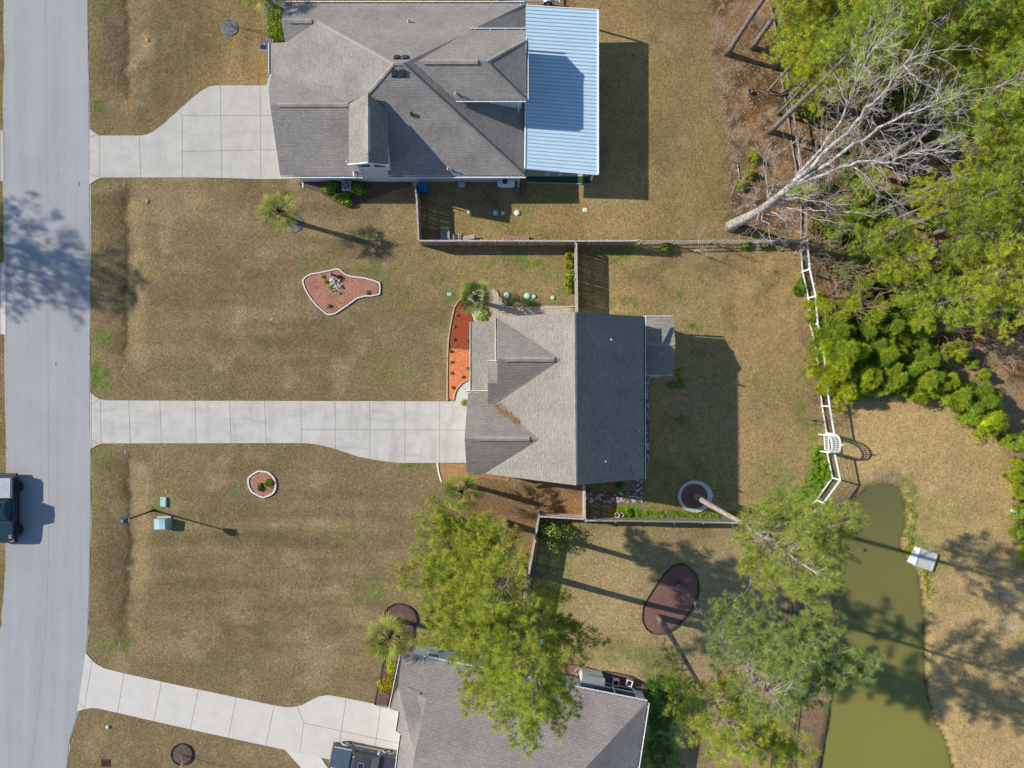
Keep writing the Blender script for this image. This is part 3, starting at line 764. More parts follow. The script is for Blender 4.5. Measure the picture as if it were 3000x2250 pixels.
def roof(parent, faces, m, thick=.16, name='roof'):
    mb = MB()
    for f in faces:
        pts = [P(*p) for p in f]
        # face upwards
        nrm = Vector((0, 0, 0))
        for i in range(len(pts)):
            a, b = pts[i], pts[(i + 1) % len(pts)]; nrm += a.cross(b)
        if nrm.z < 0: pts = pts[::-1]
        mb.poly(pts)
    o = mb.build(name, m, parent, uvroof=True)
    md = o.modifiers.new('thick', 'SOLIDIFY'); md.thickness = thick; md.offset = -1; md.use_even_offset = False
    return o
def gutter(parent, a, b, m=None, side=1, wd=.13):
    """open gutter from a to b (px,py,z), with hangers across it; side: which way the wall lies"""
    A = P(*a); B = P(*b); d = (B - A); L = d.length; d.normalize(); nn = Vector((-d.y, d.x, 0)) * side
    m = m or M_GUT
    mb = MB()
    o1 = nn * -wd
    mb.beam(A + o1, B + o1, .03, .12); mb.beam(A + o1 + Vector((0, 0, .06)), B + o1 + Vector((0, 0, .06)), .05, .02)
    mb.beam(A + o1 * .5 + Vector((0, 0, -.06)), B + o1 * .5 + Vector((0, 0, -.06)), wd, .02)
    k = int(L / 1.15)
    for i in range(k + 1):
        p = A + d * (L * (i + .3) / (k + .6)); mb.beam(p, p + o1, .035, .02)
    g = mb.build('gutter', m, parent)
    mi = MB(); mi.beam(A + o1 * .55 + Vector((0, 0, -.045)), B + o1 * .55 + Vector((0, 0, -.045)), wd - .03, .008); mi.build('gutter_floor', M_GUTIN, g)  # darker strip along the gutter floor
    return g
def ridgevent(parent, a, b, wd=.34, name='ridge_vent'):
    A = P(*a); B = P(*b); d = (B - A).normalized(); s = Vector((-d.y, d.x, 0))
    mb = MB(); h = .07; dn = .10
    for sg in (-1, 1):
        vs = [A + Vector((0, 0, h)), B + Vector((0, 0, h)), B + s * sg * wd / 2 + Vector((0, 0, h - dn)), A + s * sg * wd / 2 + Vector((0, 0, h - dn))]
        lo = [v - Vector((0, 0, .05)) for v in vs]
        mb.add(vs + lo, [(0, 1, 2, 3), (7, 6, 5, 4), (3, 2, 6, 7), (1, 5, 6, 2), (0, 3, 7, 4), (0, 4, 5, 1)])
    return mb.build(name, M_RIDGE, parent)
def hipcap(parent, pts, wd=.26):
    """overlapping cap shingles down a hip or along a ridge"""
    mb = MB()
    for a, b in zip(pts[:-1], pts[1:]):
        A = P(*a); B = P(*b); L = (B - A).length; d = (B - A) / L; n = max(1, int(L / .22))
        s = d.cross(Vector((0, 0, 1))).normalized(); u = s.cross(d)
        for i in range(n):
            p0 = A + d * (L * i / n); p1 = A + d * (L * (i + 1) / n)
            q0 = p0 + u * .05; q1 = p1 + u * .03
            dn = Vector((0, 0, -.055))
            v = [q0 - s * wd / 2 + dn, q0, q0 + s * wd / 2 + dn, q1 - s * wd / 2 + dn, q1, q1 + s * wd / 2 + dn]
            mb.add(v, [(0, 1, 4, 3), (1, 2, 5, 4), (0, 2, 1)])
    return mb.build('ridge_cap', M_RIDGE, parent)
def walls(parent, poly_xy, z0, z1, m, name='wall'):
    mb = MB(); mb.prism(poly_xy, z0, z1); return mb.build(name, m, parent)
def window_on(parent, c, w_, h_, nrm, sash=True, m=None):
    """window centred at c on a vertical wall with outward normal nrm"""
    nrm = Vector(nrm).normalized(); t = Vector((-nrm.y, nrm.x, 0)); up = Vector((0, 0, 1)); c = Vector(c)
    f = MB(); b = .09
    o = c + nrm * .03
    f.beam(o - t * w_ / 2 - up * (h_ / 2 + b), o - t * w_ / 2 + up * (h_ / 2 + b), b, .07, up=nrm)
    f.beam(o + t * w_ / 2 - up * (h_ / 2 + b), o + t * w_ / 2 + up * (h_ / 2 + b), b, .07, up=nrm)
    f.beam(o - t * (w_ / 2 + b / 2) + up * (h_ / 2 + b / 2), o + t * (w_ / 2 + b / 2) + up * (h_ / 2 + b / 2), .075, b)
    f.beam(o - t * (w_ / 2 + b / 2) - up * (h_ / 2 + b / 2), o + t * (w_ / 2 + b / 2) - up * (h_ / 2 + b / 2), .11, b)
    if sash: f.beam(o - t * w_ / 2, o + t * w_ / 2, .05, .05)
    fr = f.build('window', m or M_TRIM, parent)
    g = MB(); g.beam(c - t * (w_ / 2 - .04) + nrm * .015, c + t * (w_ / 2 - .04) + nrm * .015, .02, h_, up=up); g.build('pane', M_GLASS, fr)
    return fr
def pipe(parent, px, py, z, h=.35, r=.05, m=None):
    mb = MB(); p = P(px, py, z); mb.cyl(p, p + Vector((0, 0, h)), r, r, 10); mb.cyl(p, p + Vector((0, 0, .07)), r * 2.4, r * 1.2, 10)
    return mb.build('vent_pipe', m or M_PIPE, parent)
def boxvent(parent, px, py, z, slope, s_=.42):
    """square roof vent; slope = downhill vector times pitch"""
    p = P(px, py, z); mb = MB()
    dx, dy = slope
    d = Vector((dx, dy, 0)); d.normalize(); t = Vector((-d.y, d.x, 0)); h = s_ / 2
    pit = Vector(slope).length
    vs = []
    for k, zz in ((0, -.02), (1, 0)):
        for a, b in ((-1, -1), (1, -1), (1, 1), (-1, 1)):
            q = p + d * (a * h * (1 if k == 0 else .85)) + t * (b * h * (1 if k == 0 else .85)); z_ = p.z - a * h * pit + (0 if k == 0 else .17)
            vs.append(Vector((q.x, q.y, z_ + zz)))
    mb.add(vs, [(3, 2, 1, 0), (4, 5, 6, 7), (0, 1, 5, 4), (1, 2, 6, 5), (2, 3, 7, 6), (3, 0, 4, 7)])
    return mb.build('roof_vent', M_VENTB, parent)
def downspout(parent, x, y, z0, z1, nrm=(0, -1)):
    mb = MB(); mb.beam((x, y, z0), (x, y, z1), .07, .09); mb.beam((x, y, z0 + .05), (x + nrm[0] * .4, y + nrm[1] * .4, z0), .08, .06)
    return mb.build('downspout', M_TRIM, parent)

# ---------------------------------------------------------------- middle house
H2 = thing('gabled_house', 'brown-grey gabled house in the middle with a long dark rear roof slope', 'house', P(1620, 1160, 0))
ZR, ZE = 8.6, 4.6
roof(H2, [
    [(1683, 914, ZR), (1886, 927, ZE), (1886, 1402, ZE), (1687, 1422, ZR)],
    [(1683, 914, ZR), (1687, 1422, ZR), (1420, 1388, 3.85), (1580, 1287, 6.6), (1452, 1184, 4.5), (1645, 1054, 7.6), (1457, 930, ZE)],
    [(1457, 1052, 7.6), (1645, 1054, 7.6), (1457, 930, ZE)],
    [(1457, 1052, 7.6), (1645, 1054, 7.6), (1452, 1184, 4.5), (1430, 1182, 4.5), (1429, 1122, 6.0), (1457, 1122, 6.0)],
    [(1429, 1122, 6.0), (1457, 1122, 6.0), (1457, 1061, 4.6), (1428, 1061, 4.6)],
    [(1361, 1285, 6.6), (1580, 1287, 6.6), (1452, 1184, 4.45), (1452, 1152, 3.7), (1371, 1152, 3.7)],
    [(1361, 1285, 6.6), (1580, 1287, 6.6), (1420, 1388, 3.85), (1368, 1395, 3.7)],
], M_SH2)
roof(H2, [[(1382, 943, 3.0), (1458, 939, 3.62), (1460, 1153, 3.62), (1382, 1153, 3.0)]], M_SH2, name='porch_roof')
roof(H2, [[(1884, 932, 2.5), (1972, 932, 2.5), (1979, 1008, 3.3), (1884, 1008, 3.3)], [(1884, 1008, 3.3), (1979, 1008, 3.3), (1971, 1093, 2.5), (1884, 1093, 2.5)]], M_SH2, name='rear_porch_roof')
ridgevent(H2, (1480, 1052, 7.62), (1624, 1052.5, 7.62))
ridgevent(H2, (1392, 1285, 6.62), (1552, 1286, 6.62))
hipcap(H2, [(1683, 915, ZR), (1687, 1421, ZR)])
hipcap(H2, [(1888, 1010, 3.32), (1977, 1010, 3.32)], .22)
gutter(H2, (1886, 927, ZE - .06), (1886, 1402, ZE - .06), M_GUTG, 1 * -1)
gutter(H2, (1382, 943, 2.95), (1382, 1153, 2.95), M_GUTG, 1)
gutter(H2, (1456, 931, ZE - .06), (1456, 1061, ZE - .06), M_GUTG, 1)
gutter(H2, (1428, 1061, 4.5), (1456, 1061, 4.5), M_GUT, -1)
gutter(H2, (1366, 1150, 3.65), (1452, 1150, 3.65), M_GUT, -1)
gutter(H2, (1884, 931, 2.45), (1972, 931, 2.45), M_GUT, -1)
gutter(H2, (1884, 1094, 2.45), (1971, 1094, 2.45), M_GUT, 1)
boxw = MB()
def xy(px, py, z): p = P(px, py, z); return (p.x, p.y)
walls(H2, [(-.75, 4.75), (9.6, 4.75), (9.6, -6.8), (-.75, -6.8)], -.5, 4.2, M_WALLT)
walls(H2, [(-3.0, -1.0), (-.76, -1.0), (-.76, -6.79), (-3.0, -6.79)], -.5, 3.2, M_WALLT, 'garage_wall')
gw = MB()
gw.prism([(-1.02, 4.9), (-.98, 4.9), (-.98, -1.3), (-1.02, -1.3)], 2.9, 3.9)
for tri in (([(-1.0, 4.8, 4.1), (-1.0, 1.8, 7.3), (-1.0, -1.4, 4.1)]), ([(-3.05, -.7, 3.2), (-3.05, -3.95, 6.3), (-3.05, -6.8, 3.3)]), ([(-1.75, 1.6, 3.7), (-1.75, .07, 5.1), (-1.75, -1.45, 3.7)])):
    a, b, c = [Vector(t) for t in tri]; o = Vector((.12, 0, 0)); gw.add([a, b, c, a + o, b + o, c + o], [(0, 1, 2), (5, 4, 3), (0, 3, 4, 1), (1, 4, 5, 2), (2, 5, 3, 0)])
for y0, sg in ((4.72, 1), (-6.87, -1)):
    a, b, c = Vector((-.9, y0, 4.1)), Vector((4.4, y0, 8.2)), Vector((9.7, y0, 4.1)); o = Vector((0, .1 * sg, 0))
    gw.add([a, b, c, a + o, b + o, c + o], [(0, 1, 2), (5, 4, 3), (0, 3, 4, 1), (1, 4, 5, 2), (2, 5, 3, 0)])
gw.build('gable_wall', M_WALLT, H2)
walls(H2, [(-1.75, 1.6), (-1.0, 1.6), (-1.0, -1.4), (-1.75, -1.4)], 2.0, 3.75, M_WALLT, 'bay_wall')
walls(H2, [(10.0, 4.7), (12.2, 4.7), (12.2, 1.0), (10.0, 1.0)], -.5, 2.4, M_WALLT, 'porch_wall')
for y in (4.5, 2.9, 1.2, -.5):
    pp = MB(); pp.box((-2.95, y, 1.45), (.14, .14, 2.9)); pp.build('porch_post', M_TRIM, H2)
for q in ((1788, 996, 6.6, .55, .07), (1868, 1262, 4.95, .3, .06), (1772, 1350, 6.85, .5, .06), (1868, 1318, 4.95, .25, .05)):
    pipe(H2, *q[:3], q[3], q[4])
# drift of pine straw lying in the valley
def strawdrift(name, pts, n, wd, seed, parent, m, ln=.22, lift=.03):
    rng = random.Random(seed); V = []; Fc = []
    for i in range(n):
        t = rng.random(); A = P(*pts[0]); B = P(*pts[1]); p = A.lerp(B, t); d = (B - A).normalized(); s = d.cross(Vector((0, 0, 1))).normalized()
        wv = wd * (.5 + .5 * math.sin(t * 9) ** 2) * (1 - .6 * t)
        p = p + s * rng.gauss(0, wv) ; p.z += lift + rng.random() * .08 + abs((p - A.lerp(B, t)).length) * .25
        a = rng.uniform(0, 6.28); q = Vector((math.cos(a), math.sin(a), rng.uniform(-.1, .1))) * ln * rng.uniform(.5, 1); w_ = Vector((-q.y, q.x, 0)).normalized() * .02
        k = len(V); V += [p - q * .5 - w_, p - q * .5 + w_, p + q * .5]; Fc.append((k, k + 1, k + 2))
    return npmesh(name, [tuple(v) for v in V], Fc, m, parent)
M_STRAW = mat('dry_pine_needles', (.24, .14, .065), (.38, .24, .12), scale=5, rough=.9)
sdr = strawdrift('pine_straw', ((1452, 1187, 4.65), (1520, 1238, 5.65)), 380, .3, 4, None, M_STRAW)
props(sdr, 'drift of orange pine needles lying in the roof valley of the middle house', 'pine straw')

# ---------------------------------------------------------------- upper house
H1 = thing('large_house', 'large grey-shingled hip-roofed house with blue-white walls at the top of the picture', 'house', P(1180, 270, 0))
GA = 3.0
S1 = [
    [(836, 12, 3), (824, 61, 4.25), (930, 62, 4.3), (1153, 186, 7.5), (1181, 186, 7.5), (1538, 12, 3)],
    [(1181, 186, 7.5), (1538, 514, 3), (1538, 12, 3)],
    [(1153, 186, 7.5), (1181, 186, 7.5), (1538, 514, 3), (1137, 514, 3), (1137, 328, 5.62), (1077, 275, 6.35)],
    [(1153, 186, 7.5), (930, 62, 4.3), (834, 124, 3.35), (794, 126, 3.0), (793, 216, 3.0), (1020, 301, 5.25), (1077, 275, 6.35)],
    [(824, 61, 4.25), (930, 62, 4.3), (837, 131, 3.3)],
    [(796, 214, 3.05), (787, 262, 4.2), (791, 306, 5.3), (1030, 306, 5.3), (1020, 300, 5.2)],
    [(791, 306, 5.3), (1030, 306, 5.3), (1061, 310, 5.25), (1061, 515, 3), (821, 515, 3)],
]
roof(H1, S1, M_SH1)
roof(H1, [[(1222, 181, 7.35), (1427, 180, 7.35), (1541, 118, 6.02), (1541, 91, 5.2), (1372, 91, 5.2)],
          [(1427, 180, 7.35), (1541, 118, 6.02), (1541, 292, 5.85)],
          [(1213, 184, 7.3), (1427, 180, 7.35), (1541, 292, 5.85), (1335, 292, 5.85)]], M_SH1, name='upper_roof')
roof(H1, [[(1078, 272, 6.85), (1079, 476, 6.85), (1022, 482, 5.9), (1022, 304, 5.35)],
          [(1078, 272, 6.85), (1079, 476, 6.85), (1137, 483, 5.9), (1137, 328, 5.65)]], M_SH1, name='dormer_roof')
ridgevent(H1, (847, 61, 4.27), (913, 61, 4.29))
ridgevent(H1, (815, 306, 5.32), (1020, 306, 5.32))
ridgevent(H1, (1237, 180, 7.37), (1400, 180, 7.37))
ridgevent(H1, (1078.5, 312, 6.87), (1078.5, 450, 6.87))
hipcap(H1, [(1153, 186, 7.5), (930, 62, 4.3)]); hipcap(H1, [(1153, 186, 7.5), (1181, 186, 7.5), (1538, 514, 3)])
hipcap(H1, [(1153, 186, 7.5), (1077, 275, 6.35)]); hipcap(H1, [(1541, 118, 6.0), (1427, 180, 7.35), (1541, 292, 5.85)])
hipcap(H1, [(1372, 92, 5.12), (1538, 12, 3)])
gutter(H1, (836, 11, 2.95), (1537, 11, 2.95), M_GUT, -1)
gutter(H1, (1378, 89, 5.15), (1541, 89, 5.15), M_GUT, -1)
gutter(H1, (1539, 12, 2.95), (1539, 88, 2.95), M_GUT, -1)
gutter(H1, (1542, 118, 5.8), (1542, 292, 5.8), M_GUT, -1)
gutter(H1, (1337, 293, 5.8), (1541, 293, 5.8), M_GUT, 1)
gutter(H1, (793, 126, 2.95), (793, 216, 2.95), M_GUT, 1)
gutter(H1, (822, 516, 2.95), (1062, 516, 2.95), M_GUT, 1)
gutter(H1, (1137, 516, 2.95), (1540, 516, 2.95), M_GUT, 1)
yS = 16.47
walls(H1, [(-17.1, yS), (.6, yS), (.6, 28.9), (-17.1, 28.9)], 0, 2.85, M_WALLB)
walls(H1, [(-11.8, yS - .02), (-9.3, yS - .02), (-9.3, 18), (-11.8, 18)], 0, 5.7, M_WALLB, 'dormer_wall')
gd = MB(); a, b, c = Vector((-12.1, yS - .02, 5.7)), Vector((-10.35, yS - .02, 6.6)), Vector((-9.65, yS - .02, 5.7)); o = Vector((0, .12, 0))
a, b, c = Vector((-11.8, yS - .02, 5.65)), Vector((-10.5, yS - .02, 6.6)), Vector((-9.3, yS - .02, 5.65))
gd.add([a, b, c, a + o, b + o, c + o], [(0, 1, 2), (5, 4, 3), (0, 3, 4, 1), (1, 4, 5, 2), (2, 5, 3, 0)]); gd.build('gable_wall', M_WALLB, H1)
up_ = [xy(1420, 308, 5.0), (.75, 21.1), (.75, 25.3), xy(1400, 110, 5.0)]
walls(H1, [(-3.9, 21.15), (.72, 21.15), (.72, 24.6), (-3.9, 22.6)], 2.9, 5.65, M_WALLB, 'upper_wall')
walls(H1, [(-16.6, 21.5), (-17.35, 21.5), (-17.35, 17), (-16.6, 17)], 0, 2.8, M_WALLB, 'garage_wall')
for cx in (-11.1, -9.95): window_on(H1, (cx, yS - .02, 4.75), 1.0, 1.25, (0, -1, 0))
window_on(H1, (-9.0, yS, 1.9), 1.0, .9, (0, -1, 0)); window_on(H1, (-1.9, yS, 2.2), .85, .9, (0, -1, 0))
downspout(H1, .55, yS - .08, .05, 2.8); downspout(H1, -17.0, yS - .08, .05, 2.8); downspout(H1, .5, 21.05, 3.2, 5.6); downspout(H1, -12.2, yS - .1, 3.2, 5.6)
# rake boards round the dormer gable
rk = MB(); pk = P(1079, 477, 6.72)
for e in (P(1021, 483, 5.78), P(1138, 484, 5.78)): rk.beam(pk, e, .06, .2)
rk.beam(P(1138, 484, 5.7), P(1138, 484, 5.7) + Vector((0, .5, 0)), .12, .2); rk.build('rake_board', M_TRIM, H1)
for q in ((1162, 168, 7.05, (0, .67)), (1187, 168, 7.05, (0, .67)), (1155, 216, 7.12, (0, -.67)), (1179, 216, 7.12, (0, -.67))): boxvent(H1, *q)
boxvent(H1, 1206, 335, 5.6, (0, -.67), .22)
for q in ((1197, 62, 4.5), (1335, 274, 6.2), (1313, 495, 3.45)): pipe(H1, *q, .32, .05)
# patio cover of ribbed white metal on posts
cov = MB(); cov.add([P(1541, 17, 3.35), P(1751, 30, 2.85), P(1751, 511, 2.85), P(1536, 493, 3.35)], [(3, 2, 1, 0)])
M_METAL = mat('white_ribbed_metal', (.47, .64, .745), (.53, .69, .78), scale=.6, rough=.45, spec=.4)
co = cov.build('metal_roof', M_METAL, H1); md = co.modifiers.new('t', 'SOLIDIFY'); md.thickness = .06; md.offset = -1
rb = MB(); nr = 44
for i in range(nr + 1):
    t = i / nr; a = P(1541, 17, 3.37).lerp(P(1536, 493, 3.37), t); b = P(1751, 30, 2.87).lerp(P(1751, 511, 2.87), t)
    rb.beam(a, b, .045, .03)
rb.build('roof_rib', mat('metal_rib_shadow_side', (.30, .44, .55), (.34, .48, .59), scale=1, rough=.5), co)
ed = MB(); ed.beam(P(1752, 30, 2.83), P(1752, 511, 2.83), .12, .14); ed.beam(P(1536, 494, 3.3), P(1751, 512, 2.83), .05, .14); ed.beam(P(1541, 16, 3.3), P(1751, 29, 2.83), .05, .14); ed.beam(P(1542, 110, 3.36), P(1537, 492, 3.36), .1, .1)
ed.build('roof_edge_trim', M_TRIM, H1)
for y in (29.0, 25.0, 21.0, 16.6):
    po = MB(); po.box((6.4, y, 1.2), (.12, .12, 3.2)); po.build('patio_post', M_TRIM, H1)
walls(H1, [(1.1, 16.9), (6.3, 16.9), (6.3, 28.7), (1.1, 28.7)], -.3, .06, M_CONC_A, 'patio_slab')

# ---------------------------------------------------------------- lower house
H3 = thing('taupe_house', 'taupe-shingled house with a white side wall, cut by the bottom edge of the picture', 'house', P(1450, 2150, 0), R(-12))
N0, N1, E1 = (1178, 1914, 3.0), (1896, 2057, 3.0), (1655, 2313, 6.15)
def planez(px, py, A, B, C_):
    A, B, C_ = P(*A), P(*B), P(*C_); n = (B - A).cross(C_ - A)
    d0 = P(px, py, 0); o = Vector((0, 0, CAM_H)); r = d0 - o
    t = n.dot(A - o) / n.dot(r); return (o + r * t).z
zq, zw = planez(1252, 2035, N0, N1, E1), planez(1212, 2226, N0, N1, E1)
zk = planez(1166, 2012, N0, N1, E1)
W_ = ((1144, 2078, 3.0), (1155, 2300, 2.9), (1252, 2038, 4.35))
wv = lambda a, b: (a, b, planez(a, b, *W_))
roof(H3, [
    [N0, N1, E1, (1212, 2226, zw), (1252, 2035, zq), (1166, 2012, zk)],
    [N1, E1, (1830, 2480, 3.0)],
    [(1212, 2226, zw), E1, (1830, 2480, 3.0), (1190, 2420, 3.6)],
], M_SH3)
roof(H3, [[(1166, 2012, zk - .05), (1252, 2036, zq - .05), wv(1251, 2052), wv(1222, 2240), wv(1215, 2330), wv(1154, 2300), wv(1176, 2153), wv(1163, 2146), wv(1172, 2086), wv(1144, 2078)]], M_SH3, name='lower_roof')
gq = MB(); ga, gb2, gc = P(1250, 2050, zq - .5), P(1213, 2226, zw - .2), P(1190, 2418, 3.5); o_ = Vector((.12, 0, 0)); dn_ = Vector((0, 0, -3)); gq.add([ga + o_, gb2 + o_, gc + o_, gc + o_ + dn_, gb2 + o_ + dn_ * 1.3, ga + o_ + dn_ * .6], [(0, 1, 4, 5), (1, 2, 3, 4)]); gq.build('gable_wall', M_WALLW, H3)
ridgevent(H3, (1190, 2019, zk + .05), (1231, 2031, zq), .3); ridgevent(H3, (1233, 2229, 6.12), (1480, 2279, 6.12))
gutter(H3, (1178, 1913, 2.95), (1896, 2056, 2.95), M_GUT, -1)
gutter(H3, (1177, 1918, 2.95), (1144, 2076, 2.95), M_GUT, 1)
gutter(H3, (1897, 2058, 2.95), (1832, 2478, 2.95), M_GUT, 1 * -1)
gutter(H3, (1172, 2088, 3.2), (1163, 2144, 3.1), M_GUT, 1)
gutter(H3, (1176, 2155, 3.2), (1157, 2290, 3.0), M_GUT, 1)
wb = [G(1222, 1886), G(1880, 2024)]
walls(H3, [(p.x, p.y) for p in wb] + [xy(1822, 2400, 3), xy(1182, 2400, 3), xy(1188, 2100, 3), xy(1170, 2070, 3)], 0, 2.85, M_WALLW)
nw_ = (wb[1] - wb[0]).normalized(); nrm3 = Vector((-nw_.y, nw_.x, 0))
def on3(t, z): p = wb[0].lerp(wb[1], t); return Vector((p.x, p.y, z))
for t in (.085, .62): window_on(H3, on3(t, 1.9), .9, .8, nrm3)
sc_ = MB()
for t in (.77, .865, .96): sc_.beam(on3(t, 0) + nrm3 * .08, on3(t, 2.9) + nrm3 * .08, .12, .1)
for z in (.9, 2.85, .1): sc_.beam(on3(.77, z) + nrm3 * .08, on3(.96, z) + nrm3 * .08, .1, .12)
s3 = sc_.build('screen_frame', M_TRIM, H3)
scr = MB(); scr.beam(on3(.775, 1.45) + nrm3 * .035, on3(.955, 1.45) + nrm3 * .035, .03, 2.7); scr.build('screen', mat('dark_insect_screen', (.03, .035, .04), (.06, .065, .07), scale=9, rough=.6), s3)

# ================================================================== TREES AND PLANTS
M_BARK = mat('pine_bark', (.12, .095, .085), (.27, .225, .205), scale=5, rough=.95, bump=.6, bscale=9, stretch=(1, 1, .35), bdist=.03)
M_BARKP = mat('pale_pine_bark', (.26, .205, .175), (.46, .38, .33), scale=5, rough=.95, bump=.6, bscale=9, stretch=(1, 1, .35), bdist=.03)
M_LIMB = mat('limb_bark', (.14, .115, .10), (.24, .2, .175), scale=6, rough=.95)
M_LIMBP = mat('pale_limb_bark', (.20, .165, .14), (.38, .33, .29), scale=6, rough=.95)
M_DEAD = mat('bleached_dead_wood', (.22, .19, .165), (.50, .455, .42), scale=5, rough=.9, bump=.9, bscale=8, lo=.42, hi=.58, stretch=(1, 1, .45), bdist=.05)
M_DEADT = mat('bleached_twigs', (.31, .27, .24), (.52, .47, .43), scale=4, rough=.9)
M_TWIGB = mat('brown_twigs', (.24, .165, .115), (.40, .30, .22), scale=5, rough=.95)
M_NEEDLE = leafmat('pine_needles', (.45, .50, .065), .42)
M_LEAF = leafmat('broad_leaves', (.16, .25, .03), .3, .45)
M_PALM = leafmat('palm_fronds', (.22, .26, .05), .3, .5)
M_PTRUNK = mat('palm_trunk', (.10, .08, .065), (.26, .21, .17), scale=7, rough=.95, bump=.6, bscale=12)

def unit(v): return v / (np.linalg.norm(v, axis=-1, keepdims=True) + 1e-9)
def blades(pos, dirs, size, nb, width, rng, spread=.9, up=.25, col=None, cvar=.25, droop=0.0):
    """nb thin needles fanning from every point; returns V, F, colours"""
    n = len(pos)
    rnd = unit(rng.normal(size=(n, nb, 3)))
    d = unit(dirs[:, None, :] * (1 - spread * .5) + rnd * spread + np.array([0, 0, up]))
    L = size[:, None] * rng.uniform(.65, 1.05, (n, nb))
    per = unit(np.cross(d, unit(rng.normal(size=(n, nb, 3))))) * width
    b = pos[:, None, :] + d * (L * .05)[..., None]
    tip = pos[:, None, :] + d * L[..., None]; tip[..., 2] -= droop * L
    V = np.stack([b - per, b + per, tip], 2).reshape(-1, 3)
    F = np.arange(n * nb * 3).reshape(-1, 3)
    tone = 1 + cvar * rng.normal(size=(n, 1, 1)) ; tone = np.clip(tone, .45, 1.7)
    warm = rng.normal(size=(n, 1, 1)) * .12
    c = np.ones((n, nb, 3)) * (np.array(col) if col is not None else 1) * tone * (1 + .15 * rng.normal(size=(n, nb, 1)))
    c = c * (1 + warm * np.array([1, .2, -.5]))
    c = np.clip(c, .05, 3)
    Cc = np.repeat(c.reshape(-1, 3), 3, axis=0)
    return V, F, Cc
def curve(a, b, n, sag, rng, wob=.12):
    a = np.array(a, float); b = np.array(b, float); L = np.linalg.norm(b - a)
    t = np.linspace(0, 1, n)[:, None]
    p = a + (b - a) * t
    p[:, 2] += sag * L * np.sin(t[:, 0] * math.pi) * .5
    j = rng.normal(size=(n, 3)) * wob * L / n; j[0] = 0; j[-1] = 0
    return p + j
def pine(root, base, H, limbs, seed, r0=.25, mat_t=None, mat_l=None, tint=(1, 1, 1), tw_den=3.2, tl=.30, nb=12, wd=.017, tuft_end=3, bend=(0, 0), skip_trunk=False, bare=0.0, twig=1.0, tw_start=.28):
    """root: Empty at the foot; limbs: list of (z on trunk, tip xyz)"""
    rng = np.random.RandomState(seed)
    base = np.array(base, float)
    nz_ = 14
    tz = np.linspace(0, 1, nz_); tr = np.zeros((nz_, 3))
    tr[:, 0] = base[0] + bend[0] * tz ** 2 + .12 * np.sin(tz * 7 + seed) * tz
    tr[:, 1] = base[1] + bend[1] * tz ** 2 + .12 * np.cos(tz * 6 + seed * 2) * tz
    tr[:, 2] = base[2] - .15 + (H + .15) * tz
    mb = MB(); rs = [r0 * (1.25 if i == 0 else 1) * (1 - .86 * t ** 1.1) for i, t in enumerate(tz)]
    mb.tube(tr, rs, 10); mb.build('trunk', mat_t or M_BARK, root, smooth=True)
    ml = MB(); tp = []; td = []
    for (za, tip) in limbs:
        f = (za - base[2]) / H; f = min(max(f, 0), .995)
        a = np.array([np.interp(f, tz, tr[:, k]) for k in range(3)])
        L = np.linalg.norm(np.array(tip) - a)
        cv = curve(a, tip, 7, rng.uniform(-.02, .14), rng)
        rb = .014 + .0095 * L
        ml.tube(cv, [rb * (1 - .8 * t) for t in np.linspace(0, 1, 7)], 5)
        n = max(4, int(L * tw_den))
        dead = rng.rand() < bare
        for k in range(n):
            t = tw_start + (1 - tw_start) * (k + rng.rand()) / n
            i = min(int(t * 6), 5); o = cv[i] + (cv[i + 1] - cv[i]) * (t * 6 - i)
            ax = unit(cv[i + 1] - cv[i]); side = unit(np.cross(ax, [0, 0, 1])) * (1 if rng.rand() < .5 else -1)
            d = unit(ax * rng.uniform(.3, 1.0) + side * rng.uniform(.4, 1.0) + np.array([0, 0, rng.uniform(-.1, .45)]))
            l = twig * min((.35 + .28 * L * (1.12 - t)) * rng.uniform(.6, 1.15), 1.9)
            e = o + d * l; m_ = o + d * l * .5 + rng.normal(size=3) * .06 * l
            ml.tube([o, m_, e], [.014, .010, .006], 3, cap=False)
            if dead and rng.rand() < .8: continue
            ks = [1.0, .72, .45][:tuft_end] if l > .5 else [1.0, .55]
            for q in ks: tp.append(o + (e - o) * q + rng.normal(size=3) * .04); td.append(d)
            if l > .7:
                for q in range(4):
                    d2 = unit(d + rng.normal(size=3) * .8); e2 = m_ + d2 * l * .42
                    ml.tube([m_, e2], [.008, .004], 3, cap=False); tp.append(e2); td.append(d2)
        if not dead: tp.append(np.array(tip)); td.append(unit(cv[-1] - cv[-2]))
    ml.build('limbs', mat_l or M_LIMB, root)
    tp = np.array(tp); td = np.array(td)
    V, F_, C_ = blades(tp, td, rng.uniform(.75, 1.15, len(tp)) * tl, nb, wd, rng, col=tint, cvar=.2)
    return npmesh('crown', V, F_, M_NEEDLE, root, col=C_)
def auto_limbs(base, H, z0, Rm, n, seed, lop=(0, 0), shape=.8, bend=(0, 0)):
    """limb tips on a rounded, ragged crown between z0 and H"""
    rng = np.random.RandomState(seed); out = []
    for k in range(n):
        f = (k + rng.rand()) / n; f = f ** .9
        z = z0 + (H - z0) * f
        r = Rm * (math.sin(min(math.pi, math.pi * (.18 + .82 * f))) ** shape) * rng.uniform(.55, 1.15)
        r = max(r, .4)
        a = k * 2.399 + rng.uniform(-.4, .4)
        t = (z) / H
        out.append((base[2] + max(z - r * .25, z0 * .9), (base[0] + bend[0] * t * t + r * math.cos(a) + lop[0] * f, base[1] + bend[1] * t * t + r * math.sin(a) + lop[1] * f, base[2] + z + rng.uniform(-.2, .5))))
    out.append((base[2] + H * .97, (base[0] + bend[0], base[1] + bend[1], base[2] + H + .3)))
    return out

